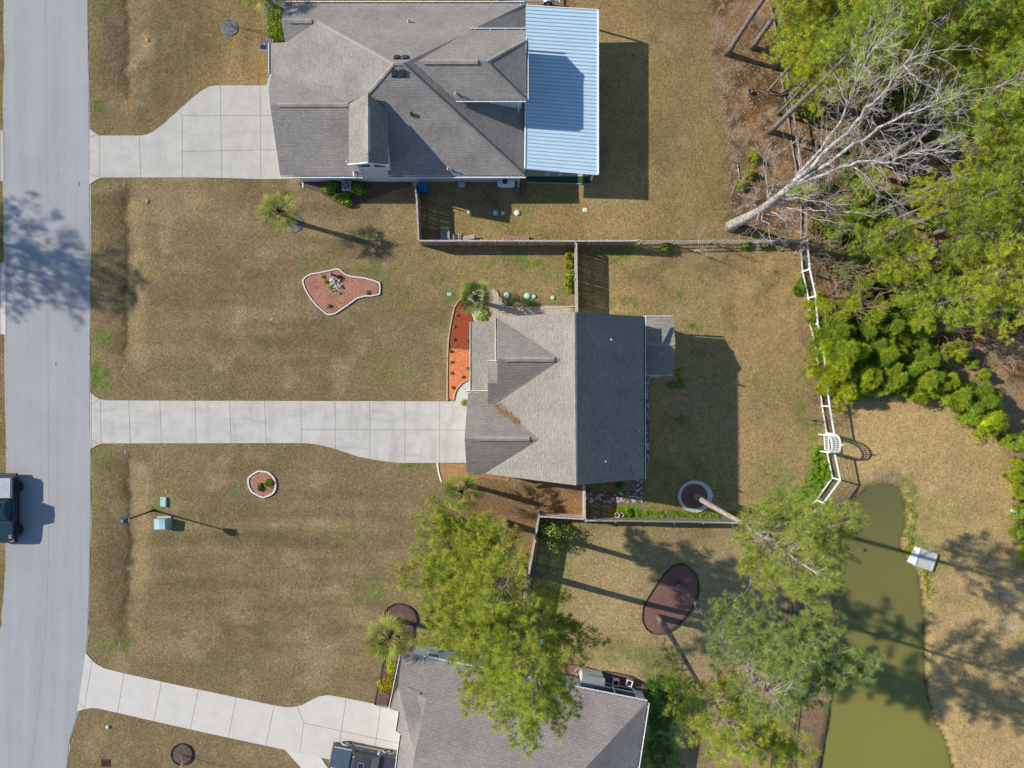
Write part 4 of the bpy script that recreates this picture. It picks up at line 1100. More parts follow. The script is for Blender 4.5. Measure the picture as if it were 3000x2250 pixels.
# ---- the two big pines beside the wooden fence (their crowns meet)
TREES = {}
def T2(x, y): return (1000 + x / 2.458, 1300 + y / 2.458)
def T3(x, y): return (1000 + x / 2.949, 1688 + y / 2.949)
def T4(x, y): return (1700 + x / 2.458, 1350 + y / 2.458)
bA = G(1482, 1533)
pA = thing('pine_tree', 'bright green pine whose crown spreads over the front lawn beside the wooden fence', 'pine tree', bA)
tips = []
for q, z in (((560, 520), 10.5), ((640, 400), 10), ((700, 470), 10.5), ((610, 560), 11), ((510, 750), 12), ((560, 640), 11.5), ((660, 700), 12), ((740, 640), 11), ((430, 1000), 13.5), ((410, 930), 13.5), ((520, 880), 14),
             ((600, 960), 14), ((500, 1050), 14), ((620, 1130), 15), ((700, 1180), 15.5), ((640, 840), 14), ((760, 800), 14), ((700, 960), 16), ((830, 700), 13), ((820, 900), 17), ((900, 600), 11.5), ((1000, 520), 10.5), ((1060, 500), 10), ((1110, 600), 12),
             ((930, 760), 16), ((1010, 850), 18), ((1100, 760), 16), ((1180, 680), 13.5), ((1270, 620), 11), ((1300, 700), 12), ((1240, 790), 14.5), ((900, 1000), 19), ((1050, 980), 20), ((1150, 900), 18), ((1230, 940), 16.5), ((760, 1080), 17),
             ((860, 1120), 19), ((990, 1100), 21), ((1130, 1060), 20), ((1290, 1020), 17), ((1000, 700), 13), ((1160, 560), 10.5), ((880, 820), 15), ((1080, 640), 11.5), ((720, 560), 10), ((950, 930), 18), ((790, 990), 17), ((1060, 900), 19), ((1120, 830), 17), ((850, 660), 12),
             ((600, 1250), 15), ((680, 1330), 15), ((760, 1250), 17), ((880, 1240), 18.5), ((1000, 1220), 20), ((700, 880), 15), ((980, 630), 12)):
    p = P(*T2(*q), z); dist = math.hypot(p.x - bA.x, p.y - bA.y)
    tips.append((max(6.5, z - dist * .3), tuple(p)))
tips += auto_limbs(bA, 21, 14, 2.6, 16, 901)
pine(pA, bA, 21, tips, 3, r0=.27, tl=.36, nb=34, wd=.0085, tint=(1.0, 1.0, .95), tw_den=6.0, twig=.66)

bB = G(1541, 1672)
pB = thing('pine_tree', 'tallest bright green pine leaning its crown over the taupe roof at the bottom', 'pine tree', bB)
tips = []
for q, z in (((700, 220), 13), ((760, 180), 14), ((700, 300), 13.5), ((640, 570), 13), ((700, 500), 14), ((760, 420), 15), ((800, 600), 15), ((880, 520), 16.5), ((900, 400), 17), ((960, 300), 17), ((1000, 640), 18), ((930, 720), 16), ((1060, 700), 18), ((1010, 800), 17), ((1080, 880), 18),
             ((1090, 930), 18), ((1040, 1010), 18), ((1060, 1090), 18.5), ((1070, 1190), 18.5), ((1150, 1000), 19.5), ((1200, 1140), 19.5), ((1240, 1060), 20), ((1290, 1190), 20.5), ((1330, 1300), 21), ((1380, 1200), 21.5), ((1440, 1330), 21.5), ((1500, 1440), 21.5), ((1570, 1330), 22), ((1600, 1520), 22), ((1640, 1400), 22), ((1690, 1470), 21.5), ((1680, 1300), 21.5),
             ((1620, 1180), 22.5), ((1500, 1120), 23), ((1400, 1040), 23), ((1760, 1220), 20.5), ((1830, 1320), 20), ((1900, 1370), 20), ((1850, 1180), 19.5), ((1960, 1220), 18.5), ((2010, 1200), 18), ((2060, 1130), 17.5), ((1950, 1080), 18), ((2000, 960), 16.5), ((1900, 920), 17), ((1800, 860), 18), ((1780, 1020), 20),
             ((1850, 720), 16), ((1980, 700), 14.5), ((2110, 730), 13.5), ((2060, 640), 13), ((2180, 590), 12.5), ((2300, 570), 12), ((1960, 560), 13.5), ((1890, 480), 13), ((2000, 420), 12), ((2050, 400), 11.5), ((2060, 480), 12), ((1860, 600), 14.5), ((1740, 640), 17), ((1700, 480), 15.5), ((1770, 380), 13), ((1820, 260), 11.5), ((1900, 200), 10.5), ((1970, 160), 10), ((1860, 80), 10), ((1740, 60), 11.5), ((1700, 180), 12.5), ((1640, 300), 14.5),
             ((1250, 520), 19), ((1350, 640), 21), ((1450, 740), 22.5), ((1550, 820), 23.5), ((1600, 640), 20), ((1480, 520), 18.5), ((1360, 400), 17), ((1180, 330), 17), ((1520, 920), 24.5), ((1650, 950), 23.5), ((1400, 860), 22.5), ((1250, 780), 20), ((1200, 640), 19), ((1130, 480), 18), ((1620, 760), 22), ((1420, 280), 15), ((1560, 400), 16.5), ((1280, 900), 21), ((1700, 860), 21), ((1580, 1060), 24),
             ((1100, 200), 15), ((1250, 150), 14), ((1050, 380), 17), ((870, 180), 15), ((960, 80), 14.5), ((1180, 40), 14), ((1340, 60), 12.5), ((1450, 160), 13)):
    p = P(*T3(*q), z); dist = math.hypot(p.x - bB.x, p.y - bB.y)
    tips.append((max(7.5, z - dist * .3), tuple(p)))
tips += auto_limbs(bB, 25, 13, 2.6, 26, 902)
pine(pB, bB, 25.5, tips, 5, r0=.29, tl=.36, nb=34, wd=.0085, tint=(.95, .98, .95), tw_den=5.4, twig=.6)

# ---- the three pines by the pond
def T5(x, y): return (1900 + x / 3.016, 1700 + y / 3.016)
def pondpine(label, bpx, H, seed, tint, T, tl_, r0=.24, mt=M_BARKP, fill=(14, 2.0, 18)):
    b = G(*bpx); t = thing('pine_tree', label, 'pine tree', b); tips = []
    for x, y, z in tl_:
        p = P(*T(x, y), z + b.z); dist = math.hypot(p.x - b.x, p.y - b.y); tips.append((b.z + max(H * .45, z - dist * .35), tuple(p)))
    tips += auto_limbs(b, H, fill[0], fill[1], fill[2], seed)
    pine(t, b, H, tips, seed, r0=r0, mat_t=mt, mat_l=M_LIMBP, tl=.36, nb=28, wd=.0085, tint=tint, tw_den=5.4, bare=.03, twig=.78)
pondpine('pine with pale trunk rising out of the round stone-edged bed', (2036, 1452), 24.5, 11, (.86, .90, 1.2), T4, [(1380, 330, 14), (1290, 470, 15), (1450, 240, 13), (1580, 200, 13.5), (1700, 260, 15), (1810, 330, 16), (1930, 290, 17), (1990, 330, 18), (2060, 440, 18), (1960, 420, 19), (2010, 690, 18.5), (1890, 640, 19), (1830, 560, 20), (1760, 480, 20), (1650, 420, 19), (1500, 420, 17), (1400, 520, 16), (1280, 600, 16), (1200, 740, 17), (1160, 800, 17), (1250, 850, 18), (1180, 960, 17.5), (1330, 700, 19), (1450, 620, 20), (1560, 560, 22), (1640, 600, 24), (1500, 760, 21), (1620, 760, 22), (1740, 740, 21), (1860, 830, 20), (1890, 920, 19.5), (1780, 880, 20), (1640, 1000, 20.5), (1740, 1050, 20), (1660, 1120, 20), (1560, 960, 21), (1400, 860, 19.5), (1350, 960, 19), (1480, 880, 20), (1780, 1100, 19.5), (1700, 640, 22), (1600, 480, 19), (1900, 520, 19), (1350, 600, 17.5), (1460, 330, 15)], fill=(13.5, 2.5, 40))
pondpine('pine rooted at the upper end of the brown mulch bed by the pond', (1990, 1712), 22.5, 12, (.72, .83, 1.7), T4, [(960, 1000, 11.5), (910, 1150, 12), (1000, 1060, 13), (1070, 960, 13), (980, 1250, 13), (1080, 1140, 14.5), (1160, 1050, 15), (1300, 1000, 15), (1400, 1080, 16), (1230, 1180, 16), (1100, 1290, 15), (950, 1420, 14), (930, 1360, 13.5), (1090, 1400, 16), (1190, 1300, 17), (1300, 1220, 18), (1420, 1180, 18), (1550, 1220, 19), (1650, 1160, 19), (1750, 1140, 18.5), (1850, 1090, 18), (1900, 1140, 18.5), (1840, 1220, 19), (1700, 1300, 21), (1580, 1350, 21), (1450, 1400, 20.5), (1330, 1420, 19.5), (1240, 1450, 18), (1400, 1520, 20.5), (1550, 1520, 21), (1700, 1480, 21.5), (1830, 1420, 21), (1950, 1360, 20.5), (2050, 1400, 20.5), (2150, 1440, 20.5), (2080, 1530, 20.5), (1960, 1520, 21), (1850, 1540, 21), (1740, 1600, 21.5), (1600, 1620, 21.5), (1450, 1620, 20.5), (1650, 1420, 22.5), (1350, 1340, 18.5), (1500, 1290, 19.5), (1680, 1680, 21), (1780, 1720, 21)], mt=M_BARK, fill=(14, 2.3, 30))
pondpine('pine rooted at the lower end of the brown mulch bed', (1930, 1808), 21.5, 13, (1.02, 1.02, .9), T5, [(130, 560, 9), (80, 720, 9.5), (180, 650, 10), (250, 800, 11), (150, 900, 11), (330, 900, 12), (170, 1180, 13), (300, 1120, 13), (280, 1240, 14), (270, 1400, 15), (400, 1050, 14), (520, 1000, 14.5), (640, 980, 15), (700, 920, 15.5), (800, 900, 15.5), (860, 1000, 16), (960, 1050, 16.5), (1050, 1120, 17), (1120, 1240, 17.5), (1000, 1300, 18), (880, 1250, 18.5), (760, 1200, 18.5), (640, 1150, 17.5), (520, 1200, 17), (400, 1280, 17), (380, 1420, 17.5), (500, 1500, 18.5), (620, 1620, 19.5), (750, 1500, 20.5), (700, 1350, 20), (860, 1420, 20), (980, 1450, 19.5), (1100, 1420, 19), (1200, 1400, 19), (1280, 1480, 19), (1400, 1430, 19.5), (1340, 1620, 20), (1180, 1600, 20.5), (1020, 1620, 21), (880, 1600, 21.5), (560, 1380, 19), (1450, 1560, 19.5)], mt=M_BARK, fill=(13, 2.2, 30))
# ---- trees outside the left edge whose shadow crosses the road
for k, (bx, by, H, lb) in enumerate((((-870), 470, 24, 'pine beyond the left edge whose shadow crosses the road'), (-760, 560, 21, 'shorter pine beyond the left edge, shadow on the verge'))):
    b = G(bx, by); t = thing('pine_tree', lb, 'pine tree', b)
    pine(t, b, H, auto_limbs(b, H, H * .5, 4.2, 52, 40 + k), 40 + k, r0=.25, tl=.38, nb=10, wd=.02, tw_den=2.6)

def ZONE(x, y):
    r = 'beyond the top edge' if y < 0 else 'at the very top' if y < 100 else 'just below the top crowns' if y < 250 else 'beside the dead twigs' if y < 480 else 'halfway down the wood' if y < 680 else 'in the lower wood' if y < 850 else 'just above the evergreen bushes'
    c = 'towards the lawn' if x < 2520 else 'left of centre' if x < 2660 else 'in the centre' if x < 2790 else 'right of centre' if x < 2920 else 'cut by the right edge'
    return r + ', ' + c
# ---- wood: a few pines modelled once, then copied
protos = []
for k, (H, z0, Rm, n, tint) in enumerate(((19, 9.5, 3.4, 46, (1, 1, .9)), (21, 11.5, 3.0, 42, (.78, .9, 1.0)), (15, 5.5, 2.9, 44, (1.05, 1.04, .7)), (12, 3.5, 2.5, 40, (.9, 1.0, .95)))):
    t = thing('pine_tree', 'x', 'pine tree', (0, 0, 0), group='pines of the wood')
    pine(t, (0, 0, 0), H, auto_limbs((0, 0, 0), H, z0, Rm, n, 60 + k), 60 + k, r0=.24 if H > 16 else .14, tl=.40, nb=24, wd=.012, tint=tuple(np.array(tint) * np.array([1.08, 1.08, .9])), tw_den=3.2, twig=.8, mat_t=M_BARK)
    protos.append([t, H, False])
def wood(kind, cx, cy, frac, sc, label, rz=None, foot=None):
    """crown seen around cx,cy: frac of the height is where the crown's middle is; foot: where the trunk meets the ground"""
    pr = protos[kind]; H = pr[1] * sc
    if foot: b = G(*foot)
    else: p, b = under(cx, cy, H * frac - 1.6)
    rz = rz if rz is not None else (cx * 7.3 + cy) % 6.28
    if not pr[2]:
        pr[2] = True; pr[0].location = b; pr[0].rotation_euler = (0, 0, rz); pr[0].scale = (sc,) * 3; pr[0]['label'] = label; return pr[0]
    return dup(pr[0], b, rz, sc, label)
WOOD = [
    # leaning trunks whose feet show at the wood's edge
    (0, 0, 0, .7, 1.0, 'thick-trunked pine nearest the lawn, at the top edge', (2131, 157)),
    (0, 0, 0, .7, .95, 'second pine from the lawn at the top edge, foot in orange litter', (2204, 140)),
    (1, 0, 0, .7, 1.0, 'long straight pine trunk rooted in bare litter above the dead tree', (2257, 385)),
    (2, 0, 0, .7, .92, 'thin pine with its foot at the rail fence, crown bright green', (2306, 290)),
    (2, 0, 0, .7, 1.0, 'pine with the pale green crown hanging over the rail fence', (2250, 268)),
    (3, 0, 0, .7, 1.0, 'short bushy pine leaning over the rail fence near the top', (2268, 186)),
    (1, 0, 0, .7, 1.05, 'pine whose trunk runs behind the dead branches', (2640, 370)),
    (1, 0, 0, .7, 1.0, 'pine with a grey trunk right of the dead tree fork', (2520, 505)),
    (0, 0, 0, .7, .95, 'pine with its foot in the brush below the dead tree', (2690, 566)),
    (0, 0, 0, .7, .9, 'pine trunk emerging among the upper crowns', (2592, 128)),
    (1, 0, 0, .7, .9, 'pine trunk between the top crowns and the dead twigs', (2576, 203)),
    (1, 0, 0, .7, 1.1, 'tall pine in the middle of the upper wood', (2686, 236)),
]
for kind, cx, cy, fr, sc, lb, ft in WOOD: wood(kind, cx, cy, fr, sc, lb, foot=ft)
CROWNS = [(2, 2790, 570, .7, .8), (1, 2840, 690, .72, .7), (3, 2600, 690, .7, .75), (2, 2650, 760, .7, .7), (3, 2880, 600, .7, .8), (3, 2560, 520, .7, .45), (3, 2700, 830, .7, .7), (0, 2940, 230, .72, .8), (0, 2500, 60, .72, .9), (0, 2620, 40, .72, 1), (1, 2760, 60, .72, 1), (0, 2880, 50, .72, .95), (0, 2960, 140, .72, 1), (2, 2420, 190, .7, .9), (2, 2560, 150, .7, 1), (2, 2830, 200, .72, 1), (0, 2700, -40, .7, 1), (0, 2480, -60, .7, 1),
          (0, 2940, 300, .72, 1), (0, 2980, 450, .72, 1), (1, 2920, 560, .72, .9), (0, 2980, 660, .72, 1), 
          (2, 2900, 800, .7, .9), (2, 2960, 900, .7, .8), (3, 2800, 880, .7, .9), (1, 3060, 300, .7, 1), (0, 3080, 560, .7, 1), (0, 2340, 20, .7, .55), (3, 2350, 560, .7, .35),
          (0, 3180, 420, .7, 1), (1, 3150, 760, .7, 1), (1, 3100, 100, .7, 1), (0, 2800, -120, .7, 1), (1, 3000, -100, .7, 1)]
for i, (kind, cx, cy, fr, sc) in enumerate(CROWNS):
    lb = ['full green pine crown ', 'dark blue-green pine crown ', 'yellow-green young pine crown ', 'small bushy pine crown '][kind] + ZONE(cx, cy)
    wood(kind, cx, cy, fr, sc, lb)

# ---- dead tree
def branchy(mb, a, d, L, r, depth, rng, spread=.55, gravity=.05, segs=5, minr=.006):
    pts = [np.array(a, float)]; dd = unit(np.array(d, float))
    for k in range(segs):
        dd = unit(dd + rng.normal(size=3) * .13 + np.array([0, 0, gravity]))
        pts.append(pts[-1] + dd * L / segs)
    rs = [max(r * (1 - .75 * k / segs), minr) for k in range(segs + 1)]
    mb.tube(pts, rs, 6 if r > .06 else (4 if r > .02 else 3), cap=False)
    if depth > 0:
        n = rng.randint(2, 5)
        for k in range(n):
            i = rng.randint(1, segs + 1)
            nd = unit(unit(pts[i] - pts[i - 1]) + rng.normal(size=3) * spread)
            branchy(mb, pts[i], nd, L * rng.uniform(.35, .65), rs[i] * .6, depth - 1, rng, spread, gravity, max(3, segs - 1), minr)
rng = np.random.RandomState(77)
bD = G(2139, 664)
tD = thing('dead_tree', 'big leafless bleached tree leaning across the edge of the wood', 'dead tree', bD)
mb = MB(); ZF = 13.0
trk = [np.array(bD) + np.array([0, 0, -.2])]
for f in np.linspace(.08, 1, 11):
    trk.append(np.array([bD.x + .22 * math.sin(f * 5), bD.y + .25 * math.cos(f * 4) - .2, bD.z + ZF * f]))
mb.tube(trk, [.52, .44] + [.41 - .21 * f for f in np.linspace(.1, 1, 10)], 12)
mb.build('trunk', M_DEAD, tD, smooth=True)
lim = MB(); twg = MB(); top_ = trk[-1]; SPX = []
for pts_, r in (([(2480, 385, 17), (2580, 280, 20), (2665, 170, 24)], .145), ([(2500, 430, 16.5), (2620, 350, 20), (2780, 290, 24.5)], .13), ([(2490, 480, 15.5), (2610, 470, 18), (2740, 430, 21.5)], .11), ([(2450, 370, 16), (2500, 270, 18), (2560, 140, 21)], .09)):
    c_ = [top_] + [np.array(P(a, b_, z + bD.z)) for a, b_, z in pts_]; c_ = [np.array(q) for q in smooth_open([tuple(q) for q in c_], 5)]
    c_ = [q + rng.normal(size=3) * .07 for q in c_]; c_[0] = top_
    n = len(c_); lim.tube(c_, [r * (1 - .88 * i / (n - 1)) + .01 for i in range(n)], 7); SPX += [(c_[i], r * (1 - .88 * i / (n - 1))) for i in range(n)]
SPX += [(q, .3) for q in trk[6:]]
LIMBS_ = [((2640, 130), 22), ((2700, 240), 24), ((2750, 240), 24), ((2790, 340), 23), ((2860, 430), 21), ((2750, 500), 18), ((2660, 600), 15), ((2570, 640), 13.5), ((2450, 655), 12), ((2350, 690), 10), ((2312, 640), 10), ((2410, 250), 17), ((2350, 370), 14), ((2270, 455), 11), ((2150, 530), 9), ((2200, 700), 8), ((2260, 720), 9),
         ((2600, 520), 17), ((2690, 380), 21), ((2240, 420), 12), ((2420, 560), 12), ((2500, 160), 19), ((2620, 100), 22), ((2720, 180), 24), ((2820, 390), 23), ((2540, 200), 19), ((2440, 210), 17), ((2680, 540), 18), ((2500, 600), 14), ((2300, 560), 9), ((2630, 230), 22), ((2560, 560), 15), ((2700, 460), 19), ((2340, 590), 10)]
for tp_, z in LIMBS_:
    tip = np.array(P(*tp_, z + bD.z))
    best = min(SPX, key=lambda q: abs((tip[2] - q[0][2]) - .55 * np.linalg.norm(tip - q[0])) + .8 * np.linalg.norm(tip - q[0]))
    a, r0_ = best; L = np.linalg.norm(tip - a); r = min(.02 + .009 * L, r0_ * .8 + .01)
    cv = curve(a, tip, 8, rng.uniform(-.15, .15), rng, .2)
    lim.tube(cv, [r * (1 - .85 * t) + .004 for t in np.linspace(0, 1, 8)], 5)
    for k in range(int(3 + L * .95)):
        t = rng.uniform(.15, 1); i = min(int(t * 7), 6); o = cv[i] + (cv[i + 1] - cv[i]) * (t * 7 - i)
        d = unit(unit(cv[i + 1] - cv[i]) + rng.normal(size=3) * .65)
        branchy(twg, o, d, max(.8, L * rng.uniform(.25, .5) * (1.2 - t * .5)), r * (1 - .85 * t) * .4, 2, rng, minr=.0065)
for q, r in SPX[3:]:
    if r < .15:
        for _ in range(2): branchy(twg, q, unit(rng.normal(size=3) * .8 + np.array([.5, .3, .9])), rng.uniform(1.0, 2.6), .018, 2, rng, minr=.0065)
lim.build('limbs', M_DEAD, tD, smooth=True); twg.build('twigs', M_DEADT, tD)

# ---- leafless saplings and brush
bare = []
for k in range(3):
    t = thing('bare_shrub', 'x', 'bare shrub', (0, 0, 0), group='bare brown brush at the edge of the wood'); r_ = np.random.RandomState(90 + k); mb = MB()
    for s_ in range(9): branchy(mb, (r_.uniform(-.3, .3), r_.uniform(-.3, .3), 0), (r_.uniform(-.7, .7), r_.uniform(-.7, .7), 1), r_.uniform(2.0, 3.6), .03, 2, r_, .5, .06, 5, .011)
    mb.build('twigs', M_TWIGB, t); bare.append([t, False])
BARE = [(2400, 760), (2425, 790), (2440, 830), (2420, 870), (2470, 810), (2455, 770), (2500, 850), (2440, 900), (2480, 900), (2390, 720), (2340, 740), (2530, 770), (2630, 470), (2700, 500), (2560, 420), (2500, 330), (2780, 320), (2620, 780), (2760, 600), (2870, 640), (2430, 640), (2400, 560), (2880, 1010), (2930, 1060), (2760, 980), (2980, 980), (2860, 940), (2330, 300), (2480, 470), (2820, 260), (2360, 1160), (2370, 1230), (2470, 1160)]
def place(protos_, i, loc, rz, sc, label):
    pr = protos_[i % len(protos_)]
    if not pr[1]:
        pr[1] = True; pr[0].location = loc; pr[0].rotation_euler = (0, 0, rz); pr[0].scale = (sc,) * 3; pr[0]['label'] = label; return pr[0]
    return dup(pr[0], loc, rz, sc, label)
for i, (x, y) in enumerate(BARE):
    place(bare, i, G(x, y), i * 1.7, (.55 if y > 1100 else .9) * (.8 + .4 * ((i * 37) % 10) / 10), 'leafless brown brush ' + (ZONE(x, y) if y < 1100 else 'by the white rail fence'))

# ---- leafy shrubs
def leafcloud(parent, n, rad, seed, tint=(1, 1, 1), size=.09, m=None, flat=.75, z0=.0, name='foliage', lobes=7):
    rng = np.random.RandomState(seed)
    lc = unit(rng.normal(size=(lobes, 3))) * rng.uniform(.35, .62, (lobes, 1)) * rad; lc[:, 2] = np.abs(lc[:, 2]) * flat
    lr = rng.uniform(.35, .6, lobes) * rad
    which = rng.randint(0, lobes, n)
    d = unit(rng.normal(size=(n, 3))); p = lc[which] + d * (lr[which] * rng.uniform(.55, 1.05, n) ** .5)[:, None] * np.array([1, 1, flat])
    p[:, 2] = np.abs(p[:, 2] + .1) + z0
    s = size * rng.uniform(.6, 1.3, n)
    u = unit(np.cross(d, rng.normal(size=(n, 3)))); v = unit(np.cross(d + rng.normal(size=(n, 3)) * .5, u))
    V = np.stack([p - u * s[:, None] * .5, p - v * s[:, None] * .9, p + u * s[:, None] * .5, p + v * s[:, None] * .9], 1).reshape(-1, 3)
    F_ = np.arange(n * 4).reshape(-1, 4)
    lt = 1 + .18 * rng.normal(size=lobes)
    c = np.clip((lt[which] * (1 + .22 * rng.normal(size=n)))[:, None] * np.array(tint), .05, 3)
    return npmesh(name, V, F_, m or M_LEAF, parent, col=np.repeat(c, 4, 0))
def stems(parent, n, L, seed, m=None, r=.02):
    r_ = np.random.RandomState(seed); mb = MB()
    for _ in range(n): branchy(mb, (r_.uniform(-.1, .1), r_.uniform(-.1, .1), -.05), (r_.uniform(-.6, .6), r_.uniform(-.6, .6), 1), L, r, 1, r_, .5, .05, 4, .006)
    return mb.build('stems', m or M_LIMB, parent)
def shrub(label, px, py, rad, seed, tint=(1, 1, 1), n=900, size=.09, flat=.75, name='shrub', cat='shrub', group=None, m=None, loc=None):
    b = loc or G(px, py); t = thing(name, label, cat, b, group=group)
    o = leafcloud(t, n, rad, seed, tint, size, m, flat); o.matrix_parent_inverse = Matrix()
    s_ = stems(t, 5, rad * .8, seed); s_.matrix_parent_inverse = Matrix()
    return t
# undergrowth copied through the wood
und = []
for k, (tint, rad) in enumerate((((1.0, .85, .8), 1.5), ((.75, .8, .8), 1.2), ((1.3, 1.1, .8), 1.3), ((1.5, 1.0, 1.2), 1.1))):
    t = thing('shrub', 'x', 'shrub', (0, 0, 0), group='undergrowth of the wood'); leafcloud(t, 800, rad, 200 + k, tint, .12, None, .8, .1, lobes=11); stems(t, 6, rad, 210 + k); und.append([t, False])
rr = random.Random(5); cnt = 0
WPOLY = [(2290, -40), (2280, 60), (2310, 300), (2330, 470), (2345, 640), (2400, 720), (2520, 860), (2560, 1000), (2640, 1080), (2800, 1000), (2850, 900), (3080, 1000), (3080, -60)]
while cnt < 125:
    x, y = rr.uniform(2280, 3080), rr.uniform(-40, 1090)
    if not inpoly(np.array([x]), np.array([y]), WPOLY)[0]: continue
    k = rr.choice([0, 0, 1, 1, 2, 3]); lb = ['olive undergrowth shrub ', 'dull green undergrowth shrub ', 'yellowish undergrowth shrub ', 'tan dry-leaved shrub '][k]
    place(und, k, G(x, y), rr.uniform(0, 6.28), rr.uniform(.5, 1.15), lb + ZONE(x, y)); cnt += 1

# young cedars and pines along the lawn by the pond: dense pointed mounds of short needles
ced = []
for k, tint in enumerate(((.92, 1.02, .6), (.68, .86, .7), (1.02, 1.06, .55))):
    t = thing('evergreen_bush', 'x', 'evergreen bush', (0, 0, 0), group='evergreen bushes bordering the pond lawn')
    r_ = np.random.RandomState(300 + k); n = 2500
    nl = 38; la = r_.uniform(0, 6.283, nl); lz = r_.rand(nl) ** .9; lrad = 1.3 * (1 - lz ** 1.5) * r_.uniform(.35, 1.3, nl)
    lc = np.stack([lrad * np.cos(la), lrad * np.sin(la), .3 + lz * 2.5], 1); ls = (.34 - .16 * lz) * r_.uniform(.5, 1.5, nl)
    wl = r_.randint(0, nl, n); dr = unit(r_.normal(size=(n, 3)) + np.array([0, 0, .35])); pos = lc[wl] + dr * (ls[wl] * r_.uniform(.15, 1.45, n))[:, None]
    tn = (1 + .2 * r_.normal(size=nl))[wl]
    V, F_, C_ = blades(pos, dr, r_.uniform(.16, .36, n), 13, .011, r_, col=tint, cvar=.22, up=.3); C_ = C_ * np.repeat(tn, 39)[:, None]; npmesh('foliage', V, F_, M_NEEDLE, t, col=C_)
    mb = MB(); mb.tube([(0, 0, -.1), (.03, .02, 1.5), (0, 0, 3.0)], [.07, .05, .01], 6)
    for q in range(14):
        a = q * 2.4; z = .4 + q * .17; l = 1.2 * (1 - q / 18); mb.tube([(0, 0, z), (l * math.cos(a), l * math.sin(a), z + .3)], [.02, .006], 3, cap=False)
    mb.build('stem', M_LIMB, t); ced.append([t, False])
CED = [(2450, 690, .7, 1), (2490, 760, .8, 0), (2560, 700, .7, 1), (2600, 800, .8, 0), (2520, 840, .7, 2), (2660, 880, .8, 1), (2580, 900, .8, 0), (2700, 960, .7, 2), (2460, 600, .6, 0), (2340, 90, .8, 2), (2330, 560, .5, 2), (2715, 1105, .8, 1), (2770, 1120, .8, 0), (2810, 1150, .7, 0), (2610, 1110, .8, 0), (2670, 1075, .8, 1), (2850, 1210, .7, 0), (2910, 1245, .7, 0), (2580, 1040, .9, 0), (2545, 1110, .9, 2), (2405, 905, 1.0, 2), (2440, 935, .8, 0), (2425, 980, 1.1, 0), (2470, 975, .9, 1), (2440, 1035, 1.15, 0), (2490, 1030, 1.0, 1), (2435, 1090, 1.2, 2), (2475, 1100, 1.0, 0), (2520, 1095, .9, 1), (2465, 1145, .95, 2), (2510, 1140, .8, 0), (2400, 1010, .7, 0),
       (2560, 1060, .9, 1), (2600, 1080, .95, 0), (2650, 1090, 1.0, 0), (2585, 1120, .7, 1), (2690, 1120, 1.05, 0), (2740, 1130, 1.0, 2), (2640, 1125, .6, 1), (2790, 1160, .95, 0), (2830, 1190, 1.0, 0), (2860, 1175, .8, 1), (2885, 1225, .95, 2), (2560, 1010, .9, 0), (2630, 1030, .8, 2),
       (2700, 1060, .8, 1), (2600, 960, .9, 0), (2760, 1050, .6, 0), (2810, 1030, .55, 2), (2985, 1290, .9, 0), (2960, 1285, .55, 2), (2985, 1365, .9, 0), (2975, 1400, .7, 2), (2990, 1440, .8, 0), (3000, 1500, .8, 1), (2990, 1560, .5, 0), (3010, 1620, .8, 0), (2890, 1100, .5, 0), (2920, 1160, .4, 2), (2540, 930, .9, 2), (2660, 960, .85, 0), (2740, 900, .9, 1), (2500, 640, .8, 1), (2540, 560, .7, 0), (2860, 1060, .45, 0), (2480, 900, .8, 0), (2520, 980, .9, 1), (2450, 1000, .9, 0)]
cl = ['bright green evergreen bush', 'dark green evergreen bush', 'yellow-green evergreen bush']
for i, (x, y, s_, k) in enumerate(CED):
    wh = ' crowding the white rail fence' if x < 2530 and 880 < y < 1160 else ' at the right edge of the pond lawn' if y > 1250 else ' bordering the top of the pond lawn' if y > 1040 else ' inside the wood'
    ln = P(x, y, -.5); h_ = ((i * 29) % 17) / 17.0; sc_i = s_ * (.82 + .5 * h_) * (.75 if y > 1250 else 1); place(ced, (k + (i % 3 == 1)) % 3, (ln.x, ln.y, gz(ln.x, ln.y)), i * 1.3, sc_i, cl[(k + (i % 3 == 1)) % 3] + wh + ((', upper end' if y < 960 else ', upper middle' if y < 1040 else ', lower middle' if y < 1105 else ', lower end') if 'crowding' in wh else (', left end' if x < 2570 else ', left of its middle' if x < 2660 else ', middle' if x < 2750 else ', right of its middle' if x < 2840 else ', right end') if 'top' in wh else (', high' if y < 1330 else ', halfway' if y < 1450 else ', low') if 'right edge' in wh else ', farther in' if x > 2600 else ', near its edge'))
